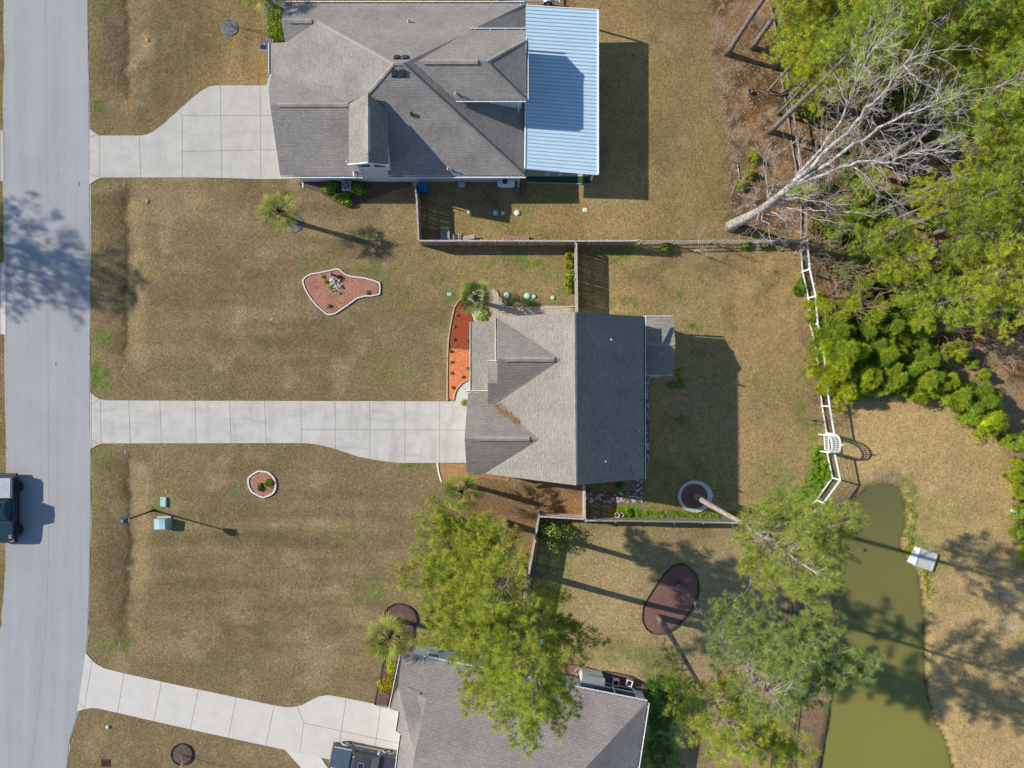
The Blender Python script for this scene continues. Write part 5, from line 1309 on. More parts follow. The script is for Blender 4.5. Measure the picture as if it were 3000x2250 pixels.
# ================================================================== PALMS
def palm(label, crown_px, H, seed, nf=34, fl=1.25, tint=(1, 1, 1), foot=None, group='palm trees'):
    c, b = under(crown_px[0], crown_px[1], H)
    if foot: b = G(*foot); 
    t = thing('palm_tree', label, 'palm tree', b, group=group)
    rng = np.random.RandomState(seed)
    top = np.array(c) if not foot else np.array(P(crown_px[0], crown_px[1], H + b.z))
    tr = [np.array(b) + (top - np.array(b)) * f + (np.array([0, 0, -.1]) if f == 0 else 0) for f in np.linspace(0, 1, 8)]
    mb = MB(); mb.tube(tr, [.26, .2, .18, .18, .19, .2, .24, .2], 10)
    for k in range(40):   # old leaf bases
        a = k * 2.4; z = .45 + .5 * (k / 40); q = np.array([np.interp(z, np.linspace(0, 1, 8), [p[i] for p in tr]) for i in range(3)])
        mb.tube([q, q + np.array([.3 * math.cos(a), .3 * math.sin(a), .22])], [.035, .015], 3)
    mb.build('trunk', M_PTRUNK, t)
    V = []; F_ = []; Cc = []; pt = MB(); nf = int(nf * .8); tint = tuple(np.array(tint) * 1.15); fl *= 1.18
    for k in range(nf):
        f = k / nf; el = math.radians(88 - 108 * f ** .7 + rng.uniform(-9, 9)); az = k * 2.39996 + rng.uniform(-.3, .3)
        d = np.array([math.cos(az) * math.cos(el), math.sin(az) * math.cos(el), math.sin(el)])
        pl = .62 * fl * rng.uniform(.8, 1.2) * (.75 + .25 * f); o = top + np.array([0, 0, .05]); h = o + d * pl + np.array([0, 0, -.05 * f])
        pt.tube([o, o + d * pl * .5 + np.array([0, 0, .05]), h], [.024, .018, .014], 3, cap=False)
        s = unit(np.cross(d, [0, 0, 1.0])) if abs(d[2]) < .98 else np.array([1.0, 0, 0]); u = np.cross(s, d)
        rl_ = rng.uniform(-.9, .9); s, u = s * math.cos(rl_) + u * math.sin(rl_), u * math.cos(rl_) - s * math.sin(rl_)
        base = np.array(tint) * (1 + .26 * rng.normal()) * np.array([1 + .3 * max(0, f - .6), 1, 1 - .2 * f])
        if f > .88 and rng.rand() < .5: base = np.array([1.5, 1.0, 1.6])
        nl_ = 15
        for j in range(nl_):
            a = math.radians(-78 + 156 * j / (nl_ - 1)) + rng.uniform(-.04, .04)
            L = fl * (.40 + .26 * math.cos(a)) * rng.uniform(.88, 1.08)
            e = unit(d * math.cos(a) + s * math.sin(a) + u * (.22 * abs(math.sin(a))))
            w_ = unit(np.cross(e, u)) * .03
            m_ = h + e * L * .5; tp = h + e * L + np.array([0, 0, -L * (.12 + .22 * f)])
            i0 = len(V); V += [h, m_ - w_, m_ + w_ + u * .012, tp]; F_ += [(i0, i0 + 1, i0 + 3, i0 + 2)]
            cj = base * (1 + .14 * rng.normal()); Cc += [np.clip(cj * .8, .1, 4)] + [np.clip(cj, .1, 4)] * 2 + [np.clip(cj * np.array([1.7, 1.35, 1.0]), .1, 4)]
    npmesh('fronds', V, F_, M_PALM, t, col=np.array(Cc)); pt.build('frond_stalks', M_PALM, t)
    return t
palm('palm tree in a dark mulch ring on the lawn below the large house', (818, 618), 4.0, 1, foot=(868, 652))
palm('bushy blue-green palm tree at the corner of the pebble bed', (1393, 872), 2.4, 2, nf=46, fl=1.15, tint=(.75, .85, 1.0))
palm('palm tree with loose open crown between the garage and the pine', (1353, 1440), 4.0, 3, nf=30, fl=1.3, tint=(.85, .95, .8))
palm('palm tree in the dark round bed at the corner of the taupe house', (1136, 1868), 4.2, 4, nf=44, fl=1.45, tint=(1.0, 1.02, .85))
palm('palm tree cut by the top edge beside the large house', (768, -24), 4.2, 5, nf=36, fl=1.35, tint=(1.0, .95, .8), foot=(806, 22))

# ================================================================== BEDS
M_MULR = mat('old_red_mulch', (.26, .10, .065), (.50, .25, .17), scale=9, rough=.95, bump=.8, bscale=14, c3=(.20, .12, .08), s3=1.2, bdist=.04)
M_MULRED = mat('dark_red_mulch', (.20, .04, .018), (.36, .085, .035), scale=10, rough=.95, bump=.8, bscale=16, bdist=.04)
M_MULORG = mat('fresh_orange_mulch', (.50, .13, .045), (.78, .27, .12), scale=9, rough=.95, bump=.8, bscale=16, bdist=.04)
M_MULB = mat('dark_brown_mulch', (.065, .042, .035), (.17, .11, .09), scale=9, rough=.95, bump=.8, bscale=16, bdist=.04)
M_MULP = mat('reddish_brown_mulch', (.15, .075, .055), (.27, .14, .105), scale=9, rough=.95, bump=.6, bscale=16, bdist=.03)
M_GRAV = mat('dark_gravel', (.06, .065, .07), (.24, .24, .25), scale=9, rough=.95, bump=.9, bscale=18, bdist=.04, lo=.4, hi=.62)
M_STRAWB = mat('pine_straw_bed', (.26, .125, .055), (.42, .235, .11), scale=7, rough=.95, bump=.8, bscale=16, bdist=.04)
M_PEB = mat('pebbles', (.30, .24, .17), (.62, .56, .47), scale=12, rough=.9, bump=.9, bscale=18, bdist=.04, lo=.42, hi=.6)
M_EDGEW = mat('white_block_edging', (.62, .60, .56), (.80, .79, .76), scale=8, rough=.9)
M_EDGET = mat('tan_timber_edging', (.42, .32, .22), (.58, .46, .33), scale=6, rough=.9)
M_EDGEB = mat('black_plastic_edging', (.02, .02, .022), (.05, .05, .05), scale=6, rough=.5)
def bed(label, poly, m, edge=None, ew=.10, eh=.12, closed=True, smooth=0, lift=.04, cat='garden bed', name='garden_bed', blocks=False):
    pl = smooth_closed(poly, smooth) if smooth else poly
    c = G(sum(p[0] for p in poly) / len(poly), sum(p[1] for p in poly) / len(poly))
    t = thing(name, label, cat, c)
    pts = [G(a, b) for a, b in pl]
    top = MB(); n = len(pts); cz = c + Vector((0, 0, lift + .05)); cen = sum((Vector((p.x, p.y)) for p in pts), Vector((0, 0))) / n
    # mounded fill in three rings
    rings = [1.0, .93, .6]; vs = []
    for k, r in enumerate(rings):
        for p in pts:
            q = cen + (Vector((p.x, p.y)) - cen) * r
            vs.append((q.x, q.y, (p.z if k == 0 else gz(q.x, q.y)) + (-.03 if k == 0 else lift + .02 * k)))
    top.add(vs, [])
    bm_f = []
    for k in range(2):
        for i in range(n): j = (i + 1) % n; bm_f.append((k * n + i, k * n + j, (k + 1) * n + j, (k + 1) * n + i))
    top.f += bm_f; top.f.append(tuple(2 * n + i for i in range(n)))
    top.build('mulch', m, t)
    if edge:
        e = MB(); L = pts + ([pts[0]] if closed else [])
        if blocks:
            rng_ = random.Random(len(pts)); d_all = []
            for a, b in zip(L[:-1], L[1:]):
                l_ = (b - a).length; k_ = max(1, round(l_ / .3))
                for i in range(k_):
                    p0 = a.lerp(b, i / k_); p1 = a.lerp(b, (i + .93) / k_); z = Vector((0, 0, eh / 2 + rng_.uniform(-.01, .01)))
                    e.beam(p0 + z, p1 + z, ew, eh)
        else:
            for a, b in zip(L[:-1], L[1:]):
                z = Vector((0, 0, eh / 2)); d = (b - a).normalized() * ew * .3; e.beam(a + z - d, b + z + d, ew, eh)
        e.build('edging', edge, t)
    return t
BED1 = [(888, 827), (890, 818), (900, 809), (914, 803), (930, 801), (947, 797), (968, 793), (985, 789), (995, 790), (1005, 799), (1015, 806), (1030, 811), (1052, 813), (1072, 816), (1094, 822), (1112, 829), (1114, 845), (1112, 862), (1090, 867), (1067, 868), (1046, 874), (1030, 886), (1013, 898), (997, 909), (982, 919), (965, 922), (957, 920), (943, 908), (929, 896), (915, 880), (903, 862), (894, 845)]
bed('pear-shaped bed of faded red mulch with white edging in the middle of the front lawn', BED1, M_MULR, M_EDGEW, .09, .13, blocks=True)
BED2 = [(757, 1380), (775, 1381), (787, 1384), (797, 1392), (805, 1403), (809, 1417), (807, 1435), (799, 1446), (788, 1452), (772, 1457), (757, 1451), (740, 1441), (731, 1427), (728, 1411), (729, 1400), (740, 1390)]
bed('small round white-edged bed on the front lawn', BED2, M_MULR, M_EDGEW, .11, .14, blocks=True)
bed('strip of dark red mulch along the front porch of the middle house', [(1355, 870), (1342, 884), (1331, 901), (1324, 932), (1319, 965), (1314, 1000), (1312, 1018), (1340, 1021), (1382, 1026), (1392, 1020), (1392, 948), (1378, 910), (1372, 888)], M_MULRED)
bed('strip of bright orange mulch along the front porch of the middle house', [(1312, 1018), (1311, 1050), (1311, 1100), (1311, 1173), (1328, 1173), (1332, 1152), (1342, 1134), (1360, 1118), (1384, 1109), (1392, 1108), (1392, 1022), (1382, 1027), (1340, 1022)], M_MULORG)
eg = MB(); line = [(1357, 868), (1342, 883), (1331, 900), (1324, 932), (1318, 965), (1313, 1000), (1311, 1050), (1310, 1100), (1310, 1174)]
for a, b in zip(line[:-1], line[1:]): eg.beam(P(*a, .07), P(*b, .07), .1, .14)
line2 = smooth_open([(1328, 1173), (1333, 1150), (1343, 1133), (1360, 1118), (1384, 1109)], 3)
for a, b in zip(line2[:-1], line2[1:]): eg.beam(P(*a, .07), P(*b, .07), .1, .14)
props(eg.build('timber_edging', M_EDGET), 'tan timber edging round the red and orange mulch strips', 'edging')
pebb = bed('bed of pale pebbles wrapping the north corner of the middle house', [(1368, 862), (1400, 846), (1432, 842), (1452, 852), (1461, 866), (1461, 878), (1473, 890), (1478, 900), (1530, 904), (1600, 903), (1650, 900), (1683, 897), (1684, 935), (1456, 945), (1390, 950), (1376, 916), (1366, 884)], M_PEB)
eg = MB(); line = smooth_open([(1444, 846), (1456, 856), (1461, 868), (1461, 877), (1470, 886), (1476, 896), (1490, 899), (1530, 904), (1600, 903), (1650, 900), (1684, 897)], 3)
for a, b in zip(line[:-1], line[1:]): eg.beam(P(*a, .06), P(*b, .06), .09, .12)
eg.build('edging', M_EDGET, pebb)
bed('bed of orange pine straw with a curved white edge by the garage', [(1281, 1357), (1284, 1372), (1288, 1392), (1295, 1413), (1310, 1425), (1360, 1432), (1368, 1410), (1430, 1398), (1500, 1410), (1500, 1400), (1400, 1386), (1372, 1382), (1366, 1357)], M_STRAWB)
eg = MB(); line = smooth_open([(1281, 1357), (1283, 1372), (1287, 1392), (1294, 1413)], 3)
for a, b in zip(line[:-1], line[1:]): eg.beam(P(*a, .06), P(*b, .06), .12, .12)
props(eg.build('curved_edging', M_EDGEW), 'short curved white edging beside the garage straw bed', 'edging')
circ = lambda cx, cy, r, n=28, ry=None: [(cx + r * math.cos(2 * math.pi * i / n), cy + (ry or r) * math.sin(2 * math.pi * i / n)) for i in range(n)]
ringc = thing('stone_ring_bed', 'round bed of red-brown mulch inside a wide pale concrete ring', 'garden bed', G(2036, 1453))
rc = G(2036, 1453)
mk = MB(); mk.v = [tuple(G(*p, .07)) for p in circ(2033, 1453, 40, ry=38)]; mk.f = [tuple(range(27, -1, -1))]; mk.build('mulch', M_MULP, ringc)
cr = MB(); oo = circ(2036, 1454, 50.5, 36, 47); ii_ = circ(2033, 1453, 39, 36, 36.5)
for k in range(36):
    j = (k + 1) % 36; a, b, c, d = [G(*q) for q in (oo[k], oo[j], ii_[j], ii_[k])]; u = Vector((0, 0, .12)); l = Vector((0, 0, -.2))
    cr.add([a + u, b + u, c + u, d + u, a + l, b + l, c + l, d + l], [(3, 2, 1, 0), (0, 1, 5, 4), (2, 3, 7, 6)])
cr.build('concrete_ring', mat('weathered_white_concrete', (.50, .51, .50), (.68, .69, .68), scale=3, rough=.9, c3=(.36, .38, .36), s3=1), ringc)
KID = [T4(*q) for q in ((730, 738), (765, 750), (797, 775), (828, 808), (848, 850), (855, 900), (853, 945), (838, 1005), (805, 1070), (755, 1135), (700, 1190), (650, 1225), (600, 1243), (555, 1248), (505, 1235), (470, 1205), (450, 1165), (446, 1125), (452, 1060), (475, 1005), (510, 950), (545, 895), (580, 845), (620, 800), (670, 755))]
bed('large kidney-shaped bed of brown mulch round two pine trunks', KID, M_MULP, M_EDGEB, .05, .12)
bed('round bed of dark mulch under the palm at the taupe house', [T2(*q) for q in ((302, 1255), (312, 1210), (340, 1175), (385, 1152), (435, 1150), (485, 1168), (525, 1200), (545, 1245), (548, 1285), (522, 1320), (520, 1400), (522, 1440), (500, 1500), (440, 1500), (420, 1400), (350, 1340))], M_MULB, M_EDGEB, .06, .14, closed=False)
bed('strip of dark mulch along the west wall of the taupe house', [T3(*q) for q in ((360, 760), (350, 830), (325, 930), (305, 1020), (288, 1105), (395, 1130), (425, 1040), (480, 860), (520, 700), (400, 690))], M_MULB, M_EDGEB, .05, .1)
bed('small round mulch ring with black edging and a bare sapling, bottom left', circ(534, 2209, 31, 22, 31), M_MULB, M_EDGEB, .06, .13)
bed('round ring of dark gravel on the lawn at the top left', circ(672, 82, 27, 22, 26), M_GRAV)
bed('round dark mulch ring at the foot of the lawn palm', circ(864, 655, 27, 22, 27), M_GRAV)
bed('dark gravel bed between the lawn and the large house, top edge', [(780, -30), (772, 20), (778, 50), (784, 90), (786, 112), (800, 112), (840, 60), (840, -30)], M_GRAV)
bed('brown mulch bed behind the taupe house round its planters', [T3(*q) for q in ((1700, 740), (1850, 745), (2080, 770), (2230, 815), (2370, 830), (2500, 860), (2600, 910), (2640, 960), (2660, 1010), (2580, 1060), (2400, 1060), (2000, 960), (1740, 900))], M_MULP, M_EDGEB, .05, .1)
bed('bed of dark gravel round the shrubs beside the large house', [(868, 540), (900, 553), (930, 562), (975, 590), (1005, 605), (1060, 600), (1150, 560), (1210, 545), (1210, 530), (868, 530)], M_MULB)
turf = thing('artificial_turf', 'dark green artificial turf strip beside the metal patio roof', 'artificial turf', G(1640, 520))
tb = MB(); tb.prism([(G(*p).x, G(*p).y) for p in ((1545, 470), (1738, 470), (1732, 537), (1545, 533))], -.2, .05); tb.build('turf', mat('green_turf', (.012, .06, .018), (.03, .11, .035), scale=9, rough=.95, bump=.5), turf)
tb = MB(); tb.beam(G(1545, 534, .06), G(1733, 540, .06), .08, .1); tb.beam(G(1733, 540, .06), G(1737, 500, .06), .08, .1); tb.build('edging', mat('grey_edging', (.25, .26, .27), (.4, .41, .42), scale=4), turf)
# brick patio
def pavers():
    m, nt, b = newmat('mixed_brick_pavers'); L = nt.links; tc = N(nt, 'ShaderNodeTexCoord')
    br = N(nt, 'ShaderNodeTexBrick'); br.inputs['Scale'].default_value = 1; br.inputs['Brick Width'].default_value = .3; br.inputs['Row Height'].default_value = .15; br.inputs['Mortar Size'].default_value = .008
    br.inputs['Color1'].default_value = (.17, .075, .06, 1); br.inputs['Color2'].default_value = (.20, .11, .095, 1); br.inputs['Mortar'].default_value = (.06, .05, .045, 1)
    L.new(tc.outputs['Object'], br.inputs['Vector'])
    vo = N(nt, 'ShaderNodeTexVoronoi'); vo.distance = 'CHEBYCHEV'; vo.inputs['Scale'].default_value = 6.5; L.new(tc.outputs['Object'], vo.inputs['Vector'])
    sx = N(nt, 'ShaderNodeSeparateColor'); L.new(vo.outputs['Color'], sx.inputs[0])
    r = N(nt, 'ShaderNodeValToRGB'); r.color_ramp.interpolation = 'CONSTANT'; e = r.color_ramp.elements; e[0].color = (0, 0, 0, 1); e[1].position = .68; e[1].color = (1, 1, 1, 1); L.new(sx.outputs[0], r.inputs[0])
    mx = N(nt, 'ShaderNodeMixRGB'); L.new(r.outputs[0], mx.inputs[0]); L.new(br.outputs[0], mx.inputs[1]); mx.inputs[2].default_value = (.42, .42, .42, 1)
    L.new(mx.outputs[0], b.inputs['Base Color']); b.inputs['Roughness'].default_value = .9; return m
M_PAV = pavers()
pat = thing('brick_patio', 'patio of mixed brick pavers at the rear corner of the middle house', 'patio', G(1800, 1450))
for pl in ([(1855, 1395), (1881, 1395), (1882, 1472), (1855, 1471)], [(1714, 1442), (1855, 1442), (1855, 1471), (1714, 1474)]):
    tb = MB(); tb.prism([(G(*p).x, G(*p).y) for p in pl], -.6, .055); tb.build('paving', M_PAV, pat)
pat2 = thing('paver_path', 'narrow paver path along the rear wall of the middle house', 'path', G(1893, 1200))
tb = MB(); tb.prism([(G(*p).x, G(*p).y) for p in ((1880, 1100), (1901, 1100), (1901, 1356), (1880, 1356))], -.6, .05); tb.build('paving', M_PAV, pat2)
st = MB(); st.prism([(G(*p).x, G(*p).y) for p in ((1900, 1092), (1930, 1092), (1930, 1108), (1900, 1108))], -.5, .16); props(st.build('doorstep', M_CONC_A), 'pale concrete step below the rear porch of the middle house', 'step')

# ================================================================== FENCES
M_WOODF = mat('weathered_fence_wood', (.17, .135, .11), (.34, .29, .25), scale=5, rough=.95, bump=.4, bscale=12, stretch=(1, 1, .3))
M_WOODM = mat('mossy_fence_wood', (.20, .20, .11), (.40, .37, .26), scale=4, rough=.95, bump=.4, bscale=12)
M_RAILF = mat('fence_rail_wood', (.34, .29, .25), (.52, .46, .41), scale=5, rough=.95)
M_WHITEF = mat('white_painted_wood', (.70, .70, .69), (.84, .84, .83), scale=5, rough=.7)
M_BLKF = mat('black_fence_metal', (.015, .015, .016), (.035, .035, .036), scale=5, rough=.5)
def plankfence(name, label, pts, H=1.8, m=None, posts_side=1, gap=.014, cap=True, group=None):
    """pts: ground points; boards on the outer side, rails and posts on the other"""
    m = m or M_WOODF
    t = thing(name, label, 'fence', pts[0], group=group)
    bd = MB(); rl_ = MB(); rng = random.Random(len(label))
    for a, b in zip(pts[:-1], pts[1:]):
        a = Vector(a); b = Vector(b); d = b - a; L = math.hypot(d.x, d.y); n = max(1, int(L / .147)); u = Vector((d.x, d.y, 0)).normalized(); s = Vector((-u.y, u.x, 0)) * posts_side
        for i in range(n):
            p = a + d * ((i + .5) / n); p = Vector((p.x, p.y, gz(p.x, p.y))); tilt = rng.uniform(-.012, .012); g_ = gap * rng.uniform(.2, 1.9)
            bd.beam(p + Vector((0, 0, -.05)), p + u * tilt + Vector((0, 0, H + rng.uniform(-.012, .012))), L / n - g_, .022, up=s)
        for z in (.35, H * .55, H - .12):
            rl_.beam(a + s * .04 + Vector((0, 0, z)), b + s * .04 + Vector((0, 0, z)), .045, .09)
        if cap: rl_.beam(a + s * .015 + Vector((0, 0, H + .03)), b + s * .015 + Vector((0, 0, H + .03)), .12, .03)
        k = max(1, round(L / 2.4))
        for i in range(k + 1):
            p = a + d * (i / k) + s * .09; po = MB(); po.beam(p + Vector((0, 0, -.1)), p + Vector((0, 0, H + .05)), .1, .1, up=s); po.build('post', M_RAILF, t)
    bd.build('boards', m, t); rl_.build('rails', M_RAILF, t)
    return t
def topg(px, py, H): # ground point under a fence top seen at px,py
    z = 0
    for _ in range(4):
        p = P(px, py, z + H); z = gz(p.x, p.y)
    return Vector((p.x, p.y, z))
plankfence('wooden_fence', 'brown board fence from the large house, running down then right between the two gardens', [topg(1213, 534, 1.8), topg(1220, 580, 1.8), topg(1226, 706, 1.8), topg(1500, 706, 1.8), topg(1690, 706.5, 1.8), topg(1868, 706, 1.8)], posts_side=1)
plankfence('wooden_fence', 'board fence between the yellow-green shrub and the ridge end of the middle house', [topg(1689, 712, 1.8), topg(1692, 915, 1.8)], posts_side=-1)
plankfence('wooden_fence', 'mossy board fence from the straw corner to the white rail fence', [topg(1716, 1524, 1.8), topg(2230, 1532, 1.8)], m=M_WOODM, posts_side=-1)
plankfence('wooden_fence', 'short board fence from the rear corner of the middle house down to the mossy fence', [topg(1711, 1416, 1.75), topg(1713, 1452, 1.75), topg(1713, 1520, 1.75)], posts_side=1, m=M_RAILF)
plankfence('wooden_fence', 'short board fence closing the straw corner from the small mossy shrub', [topg(1712, 1521, 1.75), topg(1580, 1513, 1.75)], posts_side=-1, m=M_RAILF)
plankfence('wooden_fence', 'board fence running under the big pine crowns down to the taupe house', [topg(1579, 1512, 1.8), topg(1553, 1660, 1.8), topg(1528, 1795, 1.8), topg(1508, 1900, 1.8)], posts_side=1)
# wire fence along the wood
wf = thing('wire_fence', 'low wire fence with split rails on the garden boundary below the dead tree', 'fence', topg(1868, 706, 1.2))
wp_ = [topg(1880, 706, 1.2), topg(1970, 706, 1.2), topg(2090, 704, 1.2), topg(2230, 704, 1.2), topg(2365, 704, 1.2)]
r1 = MB()
for a, b in zip(wp_[:-1], wp_[1:]):
    for z in (.2, .7, 1.2): r1.beam(a + Vector((0, 0, z)), b + Vector((0, 0, z)), .06 if z > 1 else .045, .08)
    for i in range(16):
        p = a.lerp(b, i / 16); r1.beam(p + Vector((0, 0, .05)), p + Vector((0, 0, 1.2)), .006, .006)
r1.build('rails', M_RAILF, wf)
for a in wp_: po = MB(); po.cyl(a - Vector((0, 0, .1)), a + Vector((0, 0, 1.35)), .06, n=8); po.build('post', M_RAILF, wf)
def railfence(label, base_px, H=1.5, mesh_col=None, group=None, tops=None, m=None, wire=True):
    pts = [G(*q) for q in base_px]; m = m or M_WHITEF
    t = thing('rail_fence', label, 'fence', pts[0], group=group)
    tr = MB(); lr = MB(); mr = MB(); wr = MB()
    for a, b in zip(pts[:-1], pts[1:]):
        tr.beam(a + Vector((0, 0, H)), b + Vector((0, 0, H)), .13, .05)
        lr.beam(a + Vector((0, 0, .12)), b + Vector((0, 0, .12)), .07, .12)
        n = int((b - a).length / .16); d = (b - a)
        if wire:
            for i in range(1, n): p = a + d * (i / n); wr.beam(p + Vector((0, 0, .1)), p + Vector((0, 0, H)), .016, .016)
            for z in (.4, .7, 1.0, 1.25): wr.beam(a + Vector((0, 0, z)), b + Vector((0, 0, z)), .012, .012)
    tr.build('top_rail', m, t); lr.build('bottom_rail', m, t)
    if wire: wr.build('wire', mesh_col or M_BLKF, t)
    for p in pts: po = MB(); po.bbox(p + Vector((0, 0, H / 2 + .03)), (.12, .12, H + .1), b=.03); po.build('post', m, t)
    return t
railfence('white rail fence from the garden corner to the arbour, beside the evergreen bushes', [(2343, 718), (2350, 797), (2367, 874), (2373, 953), (2391, 1031), (2397, 1109), (2407, 1189), (2420, 1268)])
railfence('white rail fence from the arbour to the pond corner, green weeds behind it', [(2421, 1322), (2437, 1399), (2390, 1464), (2332, 1519)])
wr_pts = [(2256, 20), (2275, 105), (2290, 245), (2305, 330), (2318, 425), (2335, 520), (2345, 600), (2345, 700)]
railfence('grey weathered rail fence running up through the wood edge', wr_pts, 1.2, m=mat('grey_weathered_rail', (.16, .15, .14), (.36, .34, .32), scale=5), wire=False)
bp_ = [(2318, 1560), (2312, 1690), (2302, 1830), (2288, 1960), (2272, 2080), (2262, 2180), (2256, 2262)]
t = thing('metal_fence', 'black picket fence along the pond side of the lower garden', 'fence', G(*bp_[0]))
pk_ = MB(); pts = [G(*q) for q in bp_]; rl2 = MB()
for a, b in zip(pts[:-1], pts[1:]):
    n = int((b - a).length / .13)
    for i in range(n): p = a.lerp(b, i / n); pk_.beam(p, p + Vector((0, 0, 1.35)), .022, .022)
    for z in (.2, 1.1, 1.3): rl2.beam(a + Vector((0, 0, z)), b + Vector((0, 0, z)), .035, .035)
    po = MB(); po.box(a + Vector((0, 0, .72)), (.07, .07, 1.5)); po.build('post', M_BLKF, t)
pk_.build('pickets', M_BLKF, t); rl2.build('rails', M_BLKF, t)

# ================================================================== ARBOUR
ab = G(2412, 1296); arb = thing('garden_arbour', 'white arched garden arbour with lattice sides between the two white fences', 'arbour', ab)
w0, w1, e0, e1 = G(2399, 1272), G(2402, 1321), G(2422, 1270), G(2425, 1320)
zb = ab.z; Ht = 1.75
for p in (w0, w1, e0, e1): po = MB(); po.beam((p.x, p.y, gz(p.x, p.y) - .1), (p.x, p.y, zb + Ht), .09, .09); po.build('post', M_WHITEF, arb)
hoops = []
for a, b in ((w0, w1), (e0, e1)):
    pts = []; c = (a + b) / 2; r = (a - b).length / 2
    for k in range(15):
        th = math.pi * k / 14; q = c + (a - b).normalized() * (r * math.cos(th)); pts.append(Vector((q.x, q.y, zb + Ht + .62 * math.sin(th))))
    hp = MB()
    for p, q in zip(pts[:-1], pts[1:]): hp.beam(p, q, .07, .12, up=(1, 0, 0))
    hp.build('arch', M_WHITEF, arb); hoops.append(pts)
sl = MB()
for k in range(1, 14): sl.beam(hoops[0][k], hoops[1][k], .045, .03)
mid = [(p + q) / 2 for p, q in zip(*hoops)]
for p, q in zip(mid[:-1], mid[1:]): sl.beam(p + Vector((0, 0, -.03)), q + Vector((0, 0, -.03)), .04, .03)
sl.build('arch_slats', M_WHITEF, arb)
for a, b in ((w0, e0), (w1, e1)):
    lt = MB()
    for k in range(9): z = zb + .2 + k * .19; lt.beam((a.x, a.y, z), (b.x, b.y, z), .03, .03)
    for k in range(1, 4): p = a.lerp(b, k / 4); lt.beam((p.x, p.y, zb + .1), (p.x, p.y, zb + Ht), .03, .03)
    lt.build('lattice', M_WHITEF, arb)
kb = MB(); kb.beam(mid[7] + Vector((.3, 0, .1)), mid[7] + Vector((.55, 0, .1)), .1, .1); kb.build('keystone', M_WHITEF, arb)
gate = thing('garden_gate', 'low white gate standing under the arbour', 'gate', w0)
gt = MB(); a, b = G(2412, 1276), G(2414, 1316)
for z in (.15, .95): gt.beam(a + Vector((0, 0, z)), b + Vector((0, 0, z)), .06, .08)
for k in range(9): p = a.lerp(b, k / 8); gt.beam(p + Vector((0, 0, .1)), p + Vector((0, 0, 1.0)), .05, .03)
gt.build('panel', M_WHITEF, gate)

# ================================================================== SHRUBS NEAR THE HOUSES
for k, (x, y, r) in enumerate(((968, 550, .75), (1058, 558, .8), (1010, 582, .7))):
    shrub(['glossy green shrub left of the air conditioner of the large house', 'glossy green shrub right of the air conditioner of the large house', 'glossy green shrub in front of the air conditioner'][k], x, y, r * 1.1, 20 + k, (1.2, 1.25, .8), 1300, .11)
for k, (y, lb) in enumerate(((51, 'clipped yellow-green hedge shrub nearest the top edge by the large house'), (81, 'middle clipped yellow-green hedge shrub by the large house'), (109, 'clipped yellow-green hedge shrub next to the flag'))):
    b = G(812, y); t = thing('hedge_shrub', lb, 'shrub', b, group='clipped hedge shrubs'); rng = np.random.RandomState(30 + k); n = 900
    p = rng.uniform(-1, 1, (n, 3)) * np.array([.52, .36, .5]); ax_ = rng.randint(0, 3, n)
    p[np.arange(n), ax_] = np.sign(p[np.arange(n), ax_]) * np.array([.5, .34, .48])[ax_] * rng.uniform(.85, 1.08, n); p[:, 2] = np.abs(p[:, 2] + .45)
    d = unit(rng.normal(size=(n, 3))); u = unit(np.cross(d, rng.normal(size=(n, 3)))); v = np.cross(d, u); s_ = .05
    V = np.stack([p - u * s_, p - v * s_ * 1.5, p + u * s_, p + v * s_ * 1.5], 1).reshape(-1, 3)
    c = np.repeat(np.clip((1 + .3 * rng.normal(size=n))[:, None] * np.array([1.8, 1.5, .8]), .1, 3), 4, 0)
    o = npmesh('foliage', V, np.arange(n * 4).reshape(-1, 4), M_LEAF, t, col=c); o.matrix_parent_inverse = Matrix(); o2 = stems(t, 5, .5, k); o2.matrix_parent_inverse = Matrix()
for k, (x, y) in enumerate(((1667, 748), (1666, 774), (1671, 800), (1668, 826), (1668, 848))):
    shrub('yellow-green shrub in the row along the board fence, ' + ['topmost of five', 'second from the top', 'middle of five', 'fourth from the top', 'lowest of five'][k], x, y, [.55, .5, .6, .5, .35][k], 40 + k, (2.0, 1.5, .6), 700, .08)
shrub('round mossy grey-green shrub at the corner of the wooden fences', 1626, 1556, 1.7, 51, (1.35, 1.15, 1.7), 3000, .09, flat=1.1)
shrub('orange-brown rounded shrub beside the west wall of the taupe house', 1132, 1998, .85, 52, (3.2, 1.35, .9), 1500, .08)
shrub('golden shrub between the palm and the taupe house', 1150, 1950, .7, 53, (2.4, 1.6, .7), 900, .08)
shrub('small dark green bush inside the small round bed', 770, 1427, .45, 54, (.6, .85, 1.2), 420, .08)
shrub('yellow-green bush inside the small round bed', 788, 1415, .42, 55, (1.5, 1.3, .5), 420, .08)
shrub('evergreen shrub at the end of the brown bed behind the taupe house', 1918, 2040, .85, 56, (1.2, 1.1, 1.2), 1200, .09)
shrub('green bush on the boundary fence, left of two', 1952, 727, .75, 57, (1.1, 1.0, .7), 900, .09)
shrub('green bush on the boundary fence, right of two', 2182, 715, .65, 58, (1.3, 1.1, .7), 800, .09)
shrub('low dark bush under the boundary fence by the white rail corner', 2238, 718, .5, 59, (.7, .9, .7), 600, .08)
shrub('bright green weed clump against the white rail fence', 2341, 845, .85, 60, (1.1, 1.5, .6), 1500, .08, flat=.35)
shrub('small dark plant on the patio corner of the middle house', 1814, 1420, .35, 61, (.9, 1.0, .8), 300, .08)
shrub('rounded green plant by the white pot', 1838, 1500, .45, 62, (1.3, 1.6, .4), 500, .08, flat=.5)
